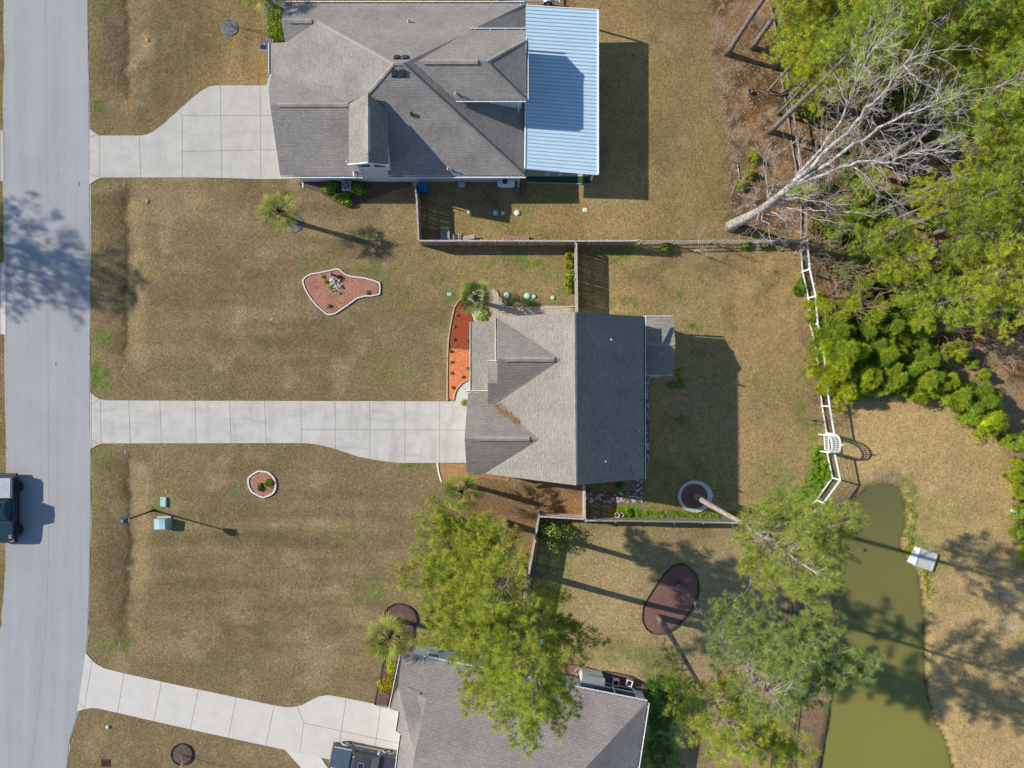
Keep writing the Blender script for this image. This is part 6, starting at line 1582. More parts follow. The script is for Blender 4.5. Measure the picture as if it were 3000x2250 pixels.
def weedpatch(label, poly, n, size, tint, seed, hgt=.35):
    rng = np.random.RandomState(seed); xs = [p[0] for p in poly]; ys = [p[1] for p in poly]
    qx_ = rng.uniform(min(xs) - 12, max(xs) + 12, n * 3); qy_ = rng.uniform(min(ys) - 12, max(ys) + 12, n * 3)
    sx_ = qx_ + (fbm(qx_ * .06, qy_ * .06, 301) - .5) * 50; sy_ = qy_ + (fbm(qx_ * .06, qy_ * .06, 303) - .5) * 50
    dn = fbm(qx_ * .09, qy_ * .09, 305, 3)
    ok = inpoly(sx_, sy_, poly) & (dn + rng.uniform(-.16, .16, n * 3) > .38); qx_, qy_, dn = qx_[ok][:n], qy_[ok][:n], dn[ok][:n]; m = len(qx_)
    z = ramp_z(np.full(m, (np.mean(xs) - 1500) / PX)); 
    for _ in range(3):
        k_ = (CAM_H - z) / FPX; wx, wy = (qx_ - 1500) * k_, -(qy_ - 1125) * k_; z = terrain(wx, wy)
    p = np.stack([wx, wy, z + rng.rand(m) ** 1.5 * hgt * np.clip((dn - .35) * 4, .2, 1)], 1); d = unit(rng.normal(size=(m, 3)) + np.array([0, 0, .6])); u = unit(np.cross(d, rng.normal(size=(m, 3)))); v = np.cross(d, u); s_ = (size * rng.uniform(.5, 1.3, m))[:, None]
    V = np.stack([p - u * s_ * .5, p - v * s_, p + u * s_ * .5, p + v * s_], 1).reshape(-1, 3)
    c = np.clip((1 + .3 * rng.normal(size=m))[:, None] * np.array(tint) * (1 + .5 * (fbm(qx_ * .2, qy_ * .2, 307) - .5))[:, None], .05, 4)
    props(npmesh('weeds', V, np.arange(m * 4).reshape(-1, 4), M_LEAF, col=np.repeat(c, 4, 0)), label, 'weeds', kind='stuff')
weedpatch('bright green weeds inside the bend of the white fence', [(2388, 1300), (2420, 1325), (2436, 1400), (2392, 1462), (2338, 1514), (2270, 1508), (2330, 1450), (2372, 1400), (2380, 1340)], 26000, .05, (1.4, 1.7, .5), 5, .25)
weedpatch('lime green weeds along the foot of the mossy fence', [(1812, 1492), (1860, 1486), (1900, 1500), (2000, 1506), (2120, 1500), (2220, 1506), (2220, 1520), (1990, 1518), (1812, 1516)], 9000, .045, (1.6, 1.8, .6), 6, .15)
weedpatch('green weeds beside the taupe house under the pine', [(1905, 1980), (1990, 1990), (2010, 2060), (1960, 2140), (1960, 2250), (1905, 2250), (1900, 2060)], 12000, .05, (.55, .85, .35), 7, .15)
weedpatch('pale grassy weeds along the pond bank', [(2652, 1430), (2672, 1450), (2676, 1540), (2668, 1600), (2700, 1640), (2735, 1680), (2722, 1760), (2706, 1700), (2655, 1620), (2650, 1500)], 5000, .06, (1.7, 1.5, .5), 8, .2)
for k, (x, y, r, lb) in enumerate(((2204, 468, .7, 'bright green pine seedling left of the dead trunk'), (2192, 512, .6, 'bright green pine seedling below its taller neighbour'), (2166, 545, .6, 'lowest bright green pine seedling left of the dead trunk'))):
    b = G(x, y); t = dup(ced[2][0], b, k * 2, r * .5, lb); t['group'] = 'pine seedlings at the wood edge'
shrub('low green tuft at the foot of the dead tree', 2140, 645, .35, 80, (1.0, 1.4, .5), 400, .07, flat=.5)
# small bare saplings
def sapling(label, x, y, L, seed, m=None):
    b = G(x, y); t = thing('sapling', label, 'sapling', b); r_ = np.random.RandomState(seed); mb = MB()
    for _ in range(3): branchy(mb, np.array(b), (r_.uniform(-.25, .25), r_.uniform(-.25, .25), 1), L, .025, 2, r_, .45, .1, 6, .008)
    mb.build('twigs', m or M_DEADT, t)
sapling('leafless sapling growing out of the ring bed at the bottom left', 533, 2209, 1.7, 1)
sapling('leafless sapling in the gravel ring at the top left', 680, 80, 2.0, 2, M_TWIGB)
sapling('arching bare sapling by the boundary fence', 2030, 735, 2.6, 3)
sapling('bare pink-budded sapling by the white rail corner', 2322, 745, 2.0, 4)
sapling('bare sapling on the boundary fence', 2095, 712, 2.4, 5, M_TWIGB)
# ================================================================== SMALL THINGS
def quickmat(n, r, g, b, rough=.5, metallic=0, v=.12, spec=.4):
    return mat(n, (r * (1 - v), g * (1 - v), b * (1 - v)), (r * (1 + v), g * (1 + v), b * (1 + v)), scale=3, rough=rough, metallic=metallic, spec=spec)
M_TEAL = quickmat('pale_green_plastic', .36, .56, .50, .5)
M_TEALB = quickmat('transformer_green_paint', .27, .44, .43, .45)
# lamp post
b = G(450, 1495); lp = thing('lamp_post', 'tall black street lamp post leaning towards the ditch in view', 'lamp post', b)
mb = MB(); mb.cyl(b, b + Vector((0, 0, 3.95)), .075, .05, 12); mb.cyl(b, b + Vector((0, 0, .5)), .12, .09, 12); mb.build('pole', M_BLKF, lp)
hb = b + Vector((0, 0, 3.95)); mb = MB()
for s_, z in ((.16, 0), (.24, .42)):
    for a, c in ((-1, -1), (1, -1), (1, 1), (-1, 1)): mb.v.append(tuple(hb + Vector((a * s_, c * s_, z))))
mb.f += [(3, 2, 1, 0), (4, 5, 6, 7)] + [(i, (i + 1) % 4, 4 + (i + 1) % 4, 4 + i) for i in range(4)]; mb.build('lantern', quickmat('lantern_glass', .35, .38, .4, .2), lp)
mb = MB(); z0 = hb + Vector((0, 0, .43))
mb.add([z0 + Vector((a * .29, c * .29, 0)) for a, c in ((-1, -1), (1, -1), (1, 1), (-1, 1))] + [z0 + Vector((0, 0, .22))], [(3, 2, 1, 0), (0, 1, 4), (1, 2, 4), (2, 3, 4), (3, 0, 4)]); mb.build('lantern_roof', quickmat('dark_blue_grey_metal', .06, .075, .1, .35), lp)
mb = MB(); mb.lathe(z0 + Vector((0, 0, .18)), [(.03, 0), (.07, .04), (.07, .1), (.02, .15)], 10); mb.build('finial', quickmat('frosted_finial', .5, .52, .56, .3), lp)
# transformer
b0 = G(484, 1530); tr_ = thing('electrical_box', 'large green electrical transformer box on a concrete pad beside the lamp shadow', 'electrical box', b0)
a, c = G(464, 1514), G(500, 1546); cx, cy = (a.x + c.x) / 2, (a.y + c.y) / 2
mb = MB(); mb.bbox((cx + .02, cy, .05), (1.1, 1.0, .14), b=.02); mb.build('pad', M_CONC_A, tr_)
mb = MB(); mb.bbox((cx, cy - .0, .42), (.82, .78, .62), b=.03); mb.build('cabinet', M_TEALB, tr_)
mb = MB(); mb.add([(cx - .43, cy - .41, .72), (cx + .43, cy - .41, .72), (cx + .43, cy + .41, .72), (cx - .43, cy + .41, .72), (cx - .43, cy - .41, .80), (cx + .43, cy - .41, .80), (cx + .43, cy + .41, .86), (cx - .43, cy + .41, .86), (cx, cy - .41, .85), (cx, cy + .41, .91)], [(3, 2, 1, 0), (4, 8, 9, 7), (8, 5, 6, 9), (0, 1, 5, 8, 4), (2, 3, 7, 9, 6), (1, 2, 6, 5), (3, 0, 4, 7)])
mb.build('lid', quickmat('pale_transformer_lid', .38, .56, .58, .4), tr_)
ub = G(481, 1470); u1 = thing('utility_box', 'small flat pale green utility box above the transformer', 'utility box', ub)
mb = MB(); mb.bbox((ub.x, ub.y, .09), (.46, .78, .2), b=.03); mb.build('lid', M_TEAL, u1); mb = MB(); mb.cyl((ub.x - .12, ub.y + .25, .19), (ub.x - .12, ub.y + .25, .2), .045, n=10); mb.build('latch', M_VENTB, u1)
# round green septic lids
M_LID = quickmat('mint_green_lid', .40, .66, .52, .5); M_LIDW = quickmat('pale_mint_lid', .62, .78, .64, .5)
def lid(label, x, y, d, m=M_LID, grp=None):
    b = G(x, y); r = d / 2 / PX; t = thing('septic_lid', label, 'tank lid', b, group=grp)
    mb = MB(); mb.lathe(b + Vector((0, 0, -.03)), [(r * 1.0, 0), (r * 1.0, .07), (r * .93, .11), (r * .5, .14), (.02, .15)], 24); mb.build('dome', m, t, smooth=True)
    mb = MB(); 
    for k in range(8): a_ = k * math.pi / 4; mb.box(b + Vector((r * .8 * math.cos(a_), r * .8 * math.sin(a_), .1)), (.03, .03, .03))
    mb.build('bolts', M_VENTB, t)
g1 = 'green tank lids by the middle house'; g2 = 'green tank lids behind the large house'
lid('big round green lid, leftmost above the pebble bed', 1485, 865, 19, grp=g1); lid('big round green lid, second from left above the pebble bed', 1545, 867, 19, grp=g1)
lid('small green lid touching its bigger neighbour above the pebble bed', 1565, 869, 13, grp=g1); lid('small green lid standing alone near the board fence', 1620, 872, 13, grp=g1)
lid('small green lid in the shade behind the large house', 1375, 622, 12, grp=g2); lid('larger lid half in shade behind the large house', 1452, 624, 17, grp=g2)
lid('small pale lid between two larger ones behind the large house', 1473, 624.5, 12, M_LIDW, g2); lid('largest pale lid in full sun behind the large house', 1515, 624, 18, M_LIDW, g2)
def flatbox(name, label, cat, x, y, w_, h_, z, m, rz=0):
    b = G(x, y); t = thing(name, label, cat, b, rz); mb = MB(); mb.bbox((b.x, b.y, b.z + z / 2), (w_, h_, z), rz, b=.02); mb.build('cover', m, t)
    mb = MB(); mb.bbox((b.x, b.y, b.z + z + .004), (w_ * .4, h_ * .12, .012), rz, b=.003); mb.build('handle', M_VENTB, t); return t
flatbox('valve_box', 'small pale mint valve cover on the lawn left of the bushy palm', 'valve cover', 1317, 862, .36, .26, .05, M_TEAL, .2)
flatbox('valve_box', 'small square pale valve cover on the lawn behind the patio roof', 'valve cover', 1714, 615, .36, .3, .05, M_LIDW)
# air conditioner
b = G(1021, 551); ac = thing('air_conditioner', 'grey air conditioner with round fan between the glossy shrubs', 'air conditioner', b)
mb = MB(); mb.bbox((b.x, b.y, .42), (.72, .76, .78), b=.05); mb.build('case', quickmat('grey_ac_case', .30, .34, .38, .5), ac)
mb = MB(); mb.cyl((b.x, b.y, .812), (b.x, b.y, .822), .29, n=24); mb.build('fan_grille', M_VENTB, ac)
mb = MB(); 
for k in range(4): a_ = k * math.pi / 2 + .4; mb.beam((b.x, b.y, .835), (b.x + .26 * math.cos(a_), b.y + .26 * math.sin(a_), .83), .13, .012)
mb.cyl((b.x, b.y, .82), (b.x, b.y, .86), .07, n=10); mb.build('fan', quickmat('fan_grey', .22, .25, .28), ac)
# propane tank
b = G(1483, 541); pt_ = thing('gas_tank', 'long white gas tank with a dark dome by the wall of the large house', 'gas tank', b)
a, c = Vector((b.x - .72, b.y, .42)), Vector((b.x + .72, b.y, .42)); mb = MB()
pr = [(0, .1), (.05, .22), (.14, .32), (.24, .36)]
pts = [a + Vector((-.0 + x, 0, 0)) for x, r in pr] + [c + Vector((-x, 0, 0)) for x, r in pr[::-1]]; mb.tube(pts, [r for x, r in pr] + [r for x, r in pr[::-1]], 20); mb.build('tank', quickmat('white_tank_paint', .62, .68, .68, .35), pt_, smooth=True)
mb = MB(); mb.lathe((b.x - .1, b.y + .02, .74), [(.2, 0), (.2, .12), (.14, .2), (.03, .24)], 16); mb.build('dome', M_VENTB, pt_, smooth=True)
for dx in (-.45, .45): mb = MB(); mb.box((b.x + dx, b.y, .06), (.12, .5, .16)); mb.build('foot', M_CONC_A, pt_)
# blue bin
b = G(1243, 557); bn = thing('storage_bin', 'bright blue lidded bin in the corner behind the large house', 'bin', b)
mb = MB(); mb.bbox((b.x, b.y, .4), (.68, .6, .8), b=.02); mb.build('body', quickmat('blue_plastic', .01, .10, .38, .4), bn); mb = MB(); mb.bbox((b.x, b.y, .84), (.74, .68, .1), b=.04); mb.build('lid', quickmat('blue_plastic_lid', .015, .14, .5, .4), bn)
flatbox('crate', 'pale grey box against the wall of the large house', 'box', 1353, 542, .5, .4, .3, quickmat('pale_grey_box', .42, .5, .52))
# hose pipes
for k, (x0, y0, x1, y1) in enumerate(((1523, 535, 1528, 576), (1536, 532, 1540, 563))):
    mb = MB(); mb.tube([G(x0, y0, .06), G((x0 + x1) / 2, (y0 + y1) / 2, .06), G(x1, y1, .06)], [.05] * 3, 8); props(mb.build('drain_pipe', quickmat('dark_green_pipe', .05, .09, .1)), ['longer', 'shorter'][k] + ' dark drain pipe lying by the patio corner', 'pipe')
# chair, blocks, pallet, rolled carpet, windows leaning
def chair(label, x, y, rz, col):
    b = G(x, y); t = thing('garden_chair', label, 'chair', b, rz); m = quickmat('chair_' + label[:5], *col, .6)
    W = Matrix.Translation(b) @ Matrix.Rotation(rz, 4, 'Z')
    def add(nm, bm_):
        bm_.v = [tuple(W @ Vector(v)) for v in bm_.v]; bm_.build(nm, m, t)
    q = MB()
    for k in range(5): q.box((0, -.2 + k * .1, .38), (.5, .085, .025))
    add('seat', q); q = MB()
    for k in range(5): q.beam((-.22 + k * .11, .26, .38), (-.26 + k * .13, .5, .95), .09, .02)
    add('backrest', q)
    for s_ in (-1, 1):
        q = MB(); q.box((s_ * .3, 0, .58), (.1, .62, .025)); add('armrest', q)
        for yy in (-.26, .26): q = MB(); q.beam((s_ * .28, yy, 0), (s_ * .28, yy, .57), .06, .03); add('leg', q)
    return t
chair('grey wooden garden chair against the board fence', 1306, 693, 0, (.36, .36, .36))
chair('dark green chair in the shade by the north wall of the taupe house', *T3(800, 655), R(-12), (.08, .17, .16))
chair('grey-brown chair next to the green one by the taupe house', *T3(868, 660), R(20), (.2, .18, .17))
for k, (x, y) in enumerate(((1329, 695), (1344, 696))):
    b = G(x, y); t = thing('concrete_block', ['left', 'right'][k] + ' hollow concrete block by the garden chair', 'concrete block', b); mb = MB()
    for dx in (-.18, 0, .18): mb.box((b.x + dx, b.y, .1), (.045, .4, .2))
    for dy in (-.18, .18, 0): mb.box((b.x, b.y + dy, .1), (.4, .045, .19))
    mb.build('block', quickmat('block_grey', .38, .4, .4, .9), t)
b = G(1373, 699); t = thing('plank_pile', 'few loose planks leaning on the board fence', 'planks', b); mb = MB()
for k in range(4): mb.beam(b + Vector((-.5 + k * .03, -.1 + k * .07, .05 + k * .06)), b + Vector((.48, -.02 + k * .07, .3 + k * .05)), .09, .025)
mb.build('boards', M_RAILF, t)
b = G(1510, 700); t = thing('stacked_bricks', 'long low row of pink bricks at the foot of the board fence', 'bricks', b); mb = MB()
for k in range(22): mb.box((b.x - 1.05 + k * .1 , b.y + .02 * (k % 3), .12 + .03 * (k % 2)), (.085, .32, .2), rz=.06 * ((k * 7) % 3 - 1))
mb.build('bricks', quickmat('pink_brick', .42, .24, .19, .9), t)
mb = MB(); mb.tube([G(1350, 688, .05), G(1362, 682, .3), G(1372, 690, .25), G(1378, 697, .05)], [.02] * 4, 6); props(mb.build('hose', quickmat('black_hose', .03, .04, .03)), 'loop of dark hose beside the concrete blocks', 'hose')
for k, x in enumerate((1605, 1643)):
    b = P(x, 502, .9); t = thing('folding_tray', ['left', 'right'][k] + ' small white slatted frame under the patio roof edge', 'frame', (b.x, b.y, 0)); mb = MB()
    for dx in (-.15, 0, .15): mb.beam((b.x + dx, b.y - .1, .05), (b.x + dx, b.y - .1, .95), .03, .03)
    for z in (.2, .55, .9): mb.beam((b.x - .16, b.y - .1, z), (b.x + .16, b.y - .1, z), .03, .09)
    mb.build('slats', M_WHITEF, t)
# pots
for k, (x, y, r, h_) in enumerate(((1806, 1507, .21, .42), (1821, 1507, .16, .3))):
    b = G(x, y); t = thing('plant_pot', ['larger', 'smaller'][k] + ' white round pot beside the mossy fence', 'pot', b); mb = MB()
    mb.lathe(b, [(r * .75, 0), (r, h_), (r * .86, h_), (r * .8, h_ - .1)], 18); mb.build('pot', quickmat('white_pot', .62, .63, .6, .6), t); mb = MB(); mb.cyl(b + Vector((0, 0, h_ - .14)), b + Vector((0, 0, h_ - .09)), r * .8, n=18); mb.build('soil', M_MULB, t)
b = G(2228, 515); t = thing('tyre', 'pale ring left lying in the litter by the seedlings', 'ring', b); mb = MB()
mb.tube([b + Vector((.17 * math.cos(a_), .17 * math.sin(a_), .06)) for a_ in np.linspace(0, 2 * math.pi, 15)], [.04] * 15, 6, cap=False); mb.build('ring', quickmat('pale_ring', .4, .42, .4), t)
for k, (x, y) in enumerate(((2195, 270),)):
    b = G(x, y); t = thing('bucket', 'small grey bucket in the litter beside the long pine trunk', 'bucket', b); mb = MB(); mb.lathe(b, [(.14, 0), (.18, .3), (.15, .3), (.13, .05)], 16); mb.build('bucket', quickmat('grey_bucket', .2, .21, .22), t)
# storm grate, culvert pipe ends, posts
b = G(309, 2235); t = thing('drain_grate', 'rusty red drain grate in the grass at the bottom left', 'grate', b); mb = MB()
for k in range(7): mb.box((b.x - .27 + k * .09, b.y, .05), (.035, .5, .05))
for dy in (-.27, .27): mb.box((b.x, b.y + dy, .05), (.62, .05, .06))
for dx in (-.3, .3): mb.box((b.x + dx, b.y, .051), (.05, .5, .055))
mb.build('grate', quickmat('rust_iron', .12, .045, .035, .8), t); mb = MB(); mb.box((b.x, b.y, .015), (.56, .5, .02)); mb.build('pit', quickmat('pit_shade_black', .01, .01, .01), t)  # black plate standing in for the shade inside the pit
for k, (x, y, s_, lb) in enumerate(((368, 299, -1, 'concrete culvert end below the curved top driveway corner'), (363, 543, 1, 'culvert end just below the upper driveway'), (366, 1076, -1, 'culvert end above the straight stained driveway'), (366, 1324, 1, 'culvert end just below the straight stained driveway'), (349, 1886, -1, 'round pale culvert mouth above the lower white driveway'))):
    b = G(x, y); t = thing('culvert_pipe', lb, 'drain pipe', b); mb = MB(); z = -.16
    n = 16; r = .17
    for j, (yy, rr_2) in enumerate(((.22 * s_, r), (-.3 * s_, r), (-.3 * s_, r * .78), (.2 * s_, r * .78))):
        for i in range(n): a_ = 2 * math.pi * i / n; mb.v.append((b.x + rr_2 * math.cos(a_), b.y + yy + (.12 * s_ * math.sin(a_) if j in (1, 2) else 0), z + rr_2 * math.sin(a_)))
    for j in range(3):
        for i in range(n): p = j * n + i; q = j * n + (i + 1) % n; mb.f.append((p, q, q + n, p + n))
    mb.build('pipe', quickmat('grey_culvert', .27, .27, .26, .8), t)
b = G(317, 2129); t = thing('marker_post', 'small white round cap in the grass under the lower white driveway', 'marker', b); mb = MB(); mb.lathe(b, [(.12, 0), (.14, .1), (.1, .16), (.02, .18)], 14); mb.build('cap', quickmat('white_cap', .62, .62, .6), t, smooth=True)
for k, (x, y, r, col, lb) in enumerate(((432, 590, .2, (.35, .25, .13), 'round tan stump-like clump on the lawn below the upper driveway'), (488, 1441, .12, (.5, .28, .1), 'small orange cap near the utility box'), (432, 118, .2, (.5, .28, .09), 'small orange soil heap on the top left lawn'), (2970, 1498, .35, (.5, .42, .24), 'pale sand heap at the right edge of the pond lawn'))):
    b = G(x, y); t = thing('soil_clump', lb, 'clump', b); mb = MB(); rg = random.Random(k)
    mb.lathe(b + Vector((0, 0, -.02)), [(r, 0), (r * .9, r * .3), (r * .55, r * .55), (.02, r * .6)], 12); mb.v = [(a + rg.uniform(-.03, .03), c + rg.uniform(-.03, .03), d) for a, c, d in mb.v]; mb.build('heap', quickmat('clump_' + str(k), *col, .95), t)
# stones and bird bath in the pear-shaped bed
M_STONE = mat('pale_field_stone', (.34, .34, .32), (.66, .65, .62), scale=7, rough=.9)
rg = random.Random(8); npos = 0
def stone(b, r, seed, label, grp, m=None):
    rg = random.Random(seed); me = bpy.data.meshes.new('stone'); bm_ = bmesh.new(); bmesh.ops.create_icosphere(bm_, subdivisions=2, radius=r)
    for v in bm_.verts: v.co *= 1 + rg.uniform(-.16, .16); v.co.z *= .65
    bm_.to_mesh(me); bm_.free(); me.materials.append(m or M_STONE); o = bpy.data.objects.new('stone', me); COL.objects.link(o); o.location = b + Vector((0, 0, r * .3)); props(o, label, 'stone', grp); return o
SP = [(968, 824), (974, 820), (978, 828), (983, 833), (972, 832), (985, 839), (979, 842), (990, 828), (992, 834), (988, 845), (980, 850), (996, 840), (1001, 832), (994, 822), (986, 818), (998, 850), (1003, 844), (976, 812), (984, 856), (970, 817), (980, 822), (988, 852)]
for i, (x, y) in enumerate(SP):
    big_ = i < 6
    stone(G(x, y, .05 + .1 * (i % 3)), rg.uniform(.1, .15) if big_ else rg.uniform(.06, .11), i, 'larger pale stone on the heap in the pear-shaped bed' if big_ else 'small grey stone on the heap in the pear-shaped bed', 'stones heaped in the pear-shaped bed')
b = G(975, 806); t = thing('fountain', 'small blue-grey bird figure fountain at the top of the stone heap', 'fountain', b); mb = MB(); mb.lathe(b, [(.16, 0), (.12, .1), (.07, .35), (.15, .42), (.17, .5), (.1, .58), (.05, .72), (.02, .76)], 14); mb.build('figure', quickmat('blue_grey_glaze', .16, .2, .27, .3), t, smooth=True)
for i, (x, y, tint, r, lb) in enumerate(((946, 812, (1.9, 1.6, .5), .22, 'yellow-green tuft left of the stone heap'), (955, 825, (1.8, 1.5, .5), .25, 'second yellow-green tuft left of the stone heap'), (968, 842, (1.9, 1.6, .5), .25, 'yellow-green tuft below the stone heap'), (976, 852, (2.0, 1.6, .4), .18, 'lowest yellow-green tuft by the stone heap'),
      (966, 898, (.5, .5, .5), .25, 'dark withered tuft near the lower point of the pear-shaped bed'), (1080, 858, (.9, .7, .5), .22, 'brown tuft at the right end of the pear-shaped bed'), (996, 860, (1.0, 1.4, .5), .1, 'tiny green sprout in the pear-shaped bed'), (1000, 815, (.8, .8, .7), .2, 'grey-green tuft right of the fountain'))):
    shrub(lb, x, y, r, 400 + i, tint, 160, .05)
# plants in the mulch strip
for i, (x, y, tint, r) in enumerate(((1338, 924, (1.5, 1.1, 1.6), .2), (1331, 959, (1.4, 1.1, 1.6), .18), (1330, 994, (.9, .8, 1.2), .2), (1322, 1029, (.8, .9, .9), .2), (1324, 1060, (.8, .8, .9), .22), (1324, 1093, (.9, .9, .7), .22), (1372, 1000, (.9, .9, .5), .2), (1372, 1080, (1.0, 1.0, .5), .26), (1358, 1105, (.8, .9, .7), .2), (1326, 1135, (.7, .8, .7), .24))):
    shrub(('withered grey tuft in the dark red mulch strip, ' if i < 3 else 'small dark plant in the orange mulch strip, ') + ['topmost', 'second', 'third', 'at its top', 'second from top', 'halfway', 'by the gutter, upper', 'by the gutter, lower', 'near the walkway curve', 'lowest'][i], x, y, r * .85, 430 + i, tuple(np.array(tint) * np.array([1.6, 1.1, 1.6])), 120, .05)
shrub('yellow-green plant at the garage corner by the walkway', 1358, 1178, .28, 450, (2.0, 1.7, .7), 240, .07)
shrub('tan dry ornamental grass on the pebble bed', 1408, 930, .5, 451, (3.2, 2.2, 4.0), 700, .1, flat=.5)
shrub('bushy tan grass tuft left of the porch corner', 1425, 915, .4, 452, (3.0, 2.1, 4.0), 500, .1, flat=.5)
# orange leaves in the straw corner
# dock on the pond
c0 = G(2660, 1636); dk = thing('dock', 'small square wooden dock with a white ramp at the pond edge', 'dock', c0)
def zp(x, y): return P(x, y, Z_POND_GROUND + .22)
A, B_, C_, D_ = zp(2686, 1603), zp(2745, 1624), zp(2729, 1672), zp(2660, 1647)
A2, D2_ = zp(2697, 1609), zp(2683, 1656)
fr = MB(); n = 15; M0, M1 = zp(2697, 1607), zp(2681, 1656)
for k in range(n):
    t0, t1 = k / n, (k + .88) / n
    p0, p1, p2, p3 = M0.lerp(B_, t0), M0.lerp(B_, t1), M1.lerp(C_, t1), M1.lerp(C_, t0); dn = Vector((0, 0, -.05))
    fr.add([p0, p1, p2, p3, p0 + dn, p1 + dn, p2 + dn, p3 + dn], [(3, 2, 1, 0), (0, 1, 5, 4), (1, 2, 6, 5), (2, 3, 7, 6), (3, 0, 4, 7)])
fr.build('deck_boards', mat('silvered_deck_boards', (.42, .41, .40), (.56, .55, .53), scale=6, rough=.9), dk)
fr = MB(); u = Vector((0, 0, .01))
for p, q in ((M0, B_), (B_, C_), (C_, M1), (M1, M0)): fr.beam(p + u, q + u, .1, .1)
fr.build('deck_frame', mat('grey_frame_wood', (.38, .38, .38), (.5, .5, .5), scale=6), dk)
fr = MB(); R0, R1 = zp(2684, 1602) + Vector((0, 0, -.1)), zp(2660, 1646) + Vector((0, 0, -.1)); fr.add([M0, M1, R1, R0, M0 - u * 8, M1 - u * 8, R1 - u * 8, R0 - u * 8], [(3, 2, 1, 0) if True else (), (4, 5, 6, 7), (0, 1, 5, 4), (1, 2, 6, 5), (2, 3, 7, 6), (3, 0, 4, 7)]); fr.build('ramp', quickmat('white_ramp', .66, .67, .66, .6), dk)
for p in (M0, B_, C_, M1): fr = MB(); fr.cyl(p + Vector((0, 0, -1.3)), p + Vector((0, 0, .02)), .06, n=8); fr.build('pile', M_RAILF, dk)
# things behind the taupe house
cx, cy = G(*T3(2150, 855)).x, G(*T3(2150, 855)).y; rz = R(-9)
sh = thing('storage_shed', 'small grey storage shed with ribbed roof against the white wall of the taupe house', 'shed', (cx, cy, 0), rz)
W = Matrix.Translation((cx, cy, 0)) @ Matrix.Rotation(rz, 4, 'Z')
def tW(mbx): mbx.v = [tuple(W @ Vector(v)) for v in mbx.v]; return mbx
q = MB(); q.box((0, 0, .85), (1.7, 1.0, 1.7)); tW(q).build('body', quickmat('pale_grey_shed', .55, .58, .58, .6), sh)
q = MB(); q.add([(-.92, -.62, 1.62), (.92, -.62, 1.62), (.92, .12, 1.98), (-.92, .12, 1.98), (.92, .6, 1.68), (-.92, .6, 1.68)], [(0, 1, 2, 3), (3, 2, 4, 5)]); o = tW(q).build('roof', quickmat('grey_shed_roof', .22, .24, .26, .6), sh); md = o.modifiers.new('t', 'SOLIDIFY'); md.thickness = .05
q = MB()
for k in range(9): x_ = -.88 + k * .22; q.beam((x_, -.61, 1.65), (x_, .12, 2.005), .05, .04)
tW(q).build('roof_rib', quickmat('shed_rib', .12, .13, .14), sh)
q = MB(); q.box((-.855, -.05, .8), (.03, .7, 1.4)); tW(q).build('door', quickmat('shed_door', .62, .65, .65), sh)
for k, (x, y) in enumerate(((1802, 1993), (1841, 1994))):
    b = G(x, y); rz = R(-9 - 8 * k); t = thing('planter_box', ['square white-framed planter nearer the shed, in its shade', 'square white-framed slatted planter in the sun, farther from the shed'][k], 'planter', b, rz)
    W = Matrix.Translation(b) @ Matrix.Rotation(rz, 4, 'Z'); q = MB()
    for s_ in (-1, 1): q.box((s_ * .22, 0, .3), (.05, .5, .6)); q.box((0, s_ * .22, .3), (.39, .05, .6))
    tW(q).build('frame', M_WHITEF, t); q = MB()
    for j in range(5): q.box((-.16 + j * .08, 0, .45), (.03, .38, .03))
    tW(q).build('slats', M_VENTB, t); q = MB(); q.box((0, 0, .2), (.38, .38, .1)); tW(q).build('soil', M_MULB, t)
b = G(*T3(1730, 545)); t = thing('green_barrel', 'small teal ribbed drum in the fence shade left of the taupe house corner', 'drum', b); mb = MB(); mb.lathe(b, [(.2, 0), (.23, .15), (.2, .3), (.23, .45), (.2, .58), (.03, .6)], 18); mb.build('drum', quickmat('teal_plastic', .06, .30, .32, .4), t, smooth=True)
b = G(1696, 1963); t = thing('scrap_metal', 'tangle of pale metal parts left of the shed', 'scrap', b); mb = MB(); rg = random.Random(4)
for k in range(10): p = b + Vector((rg.uniform(-.4, .4), rg.uniform(-.3, .3), .1)); mb.beam(p, p + Vector((rg.uniform(-.4, .4), rg.uniform(-.4, .4), rg.uniform(0, .4))), .03, .03)
mb.build('bars', quickmat('pale_metal', .5, .53, .55, .4), t)
# small window frame leaning
# fallen branches
def log(label, pts, r, m=None):
    mb = MB(); mb.tube([G(*p, r) for p in pts], [r * (1 - .4 * i / (len(pts) - 1)) for i in range(len(pts))], 7); props(mb.build('fallen_branch', m or M_DEAD), label, 'branch')
log('straight fallen pole across the litter above the dead trunk', [(2162, 568), (2190, 577), (2225, 586)], .06)
log('fallen pole lying right of the dead trunk foot', [(2248, 628), (2275, 633), (2305, 640), (2340, 655)], .06)
log('short upright-looking dead stick by the lowest seedling', [(2160, 482), (2164, 500), (2167, 520)], .05)
log('thin dead stick left of the lowest seedling', [(2156, 538), (2148, 560), (2139, 580)], .03)
log('thin dark stick on the pond lawn', [(2560, 1342), (2568, 1338), (2580, 1332)], .02, M_TWIGB)

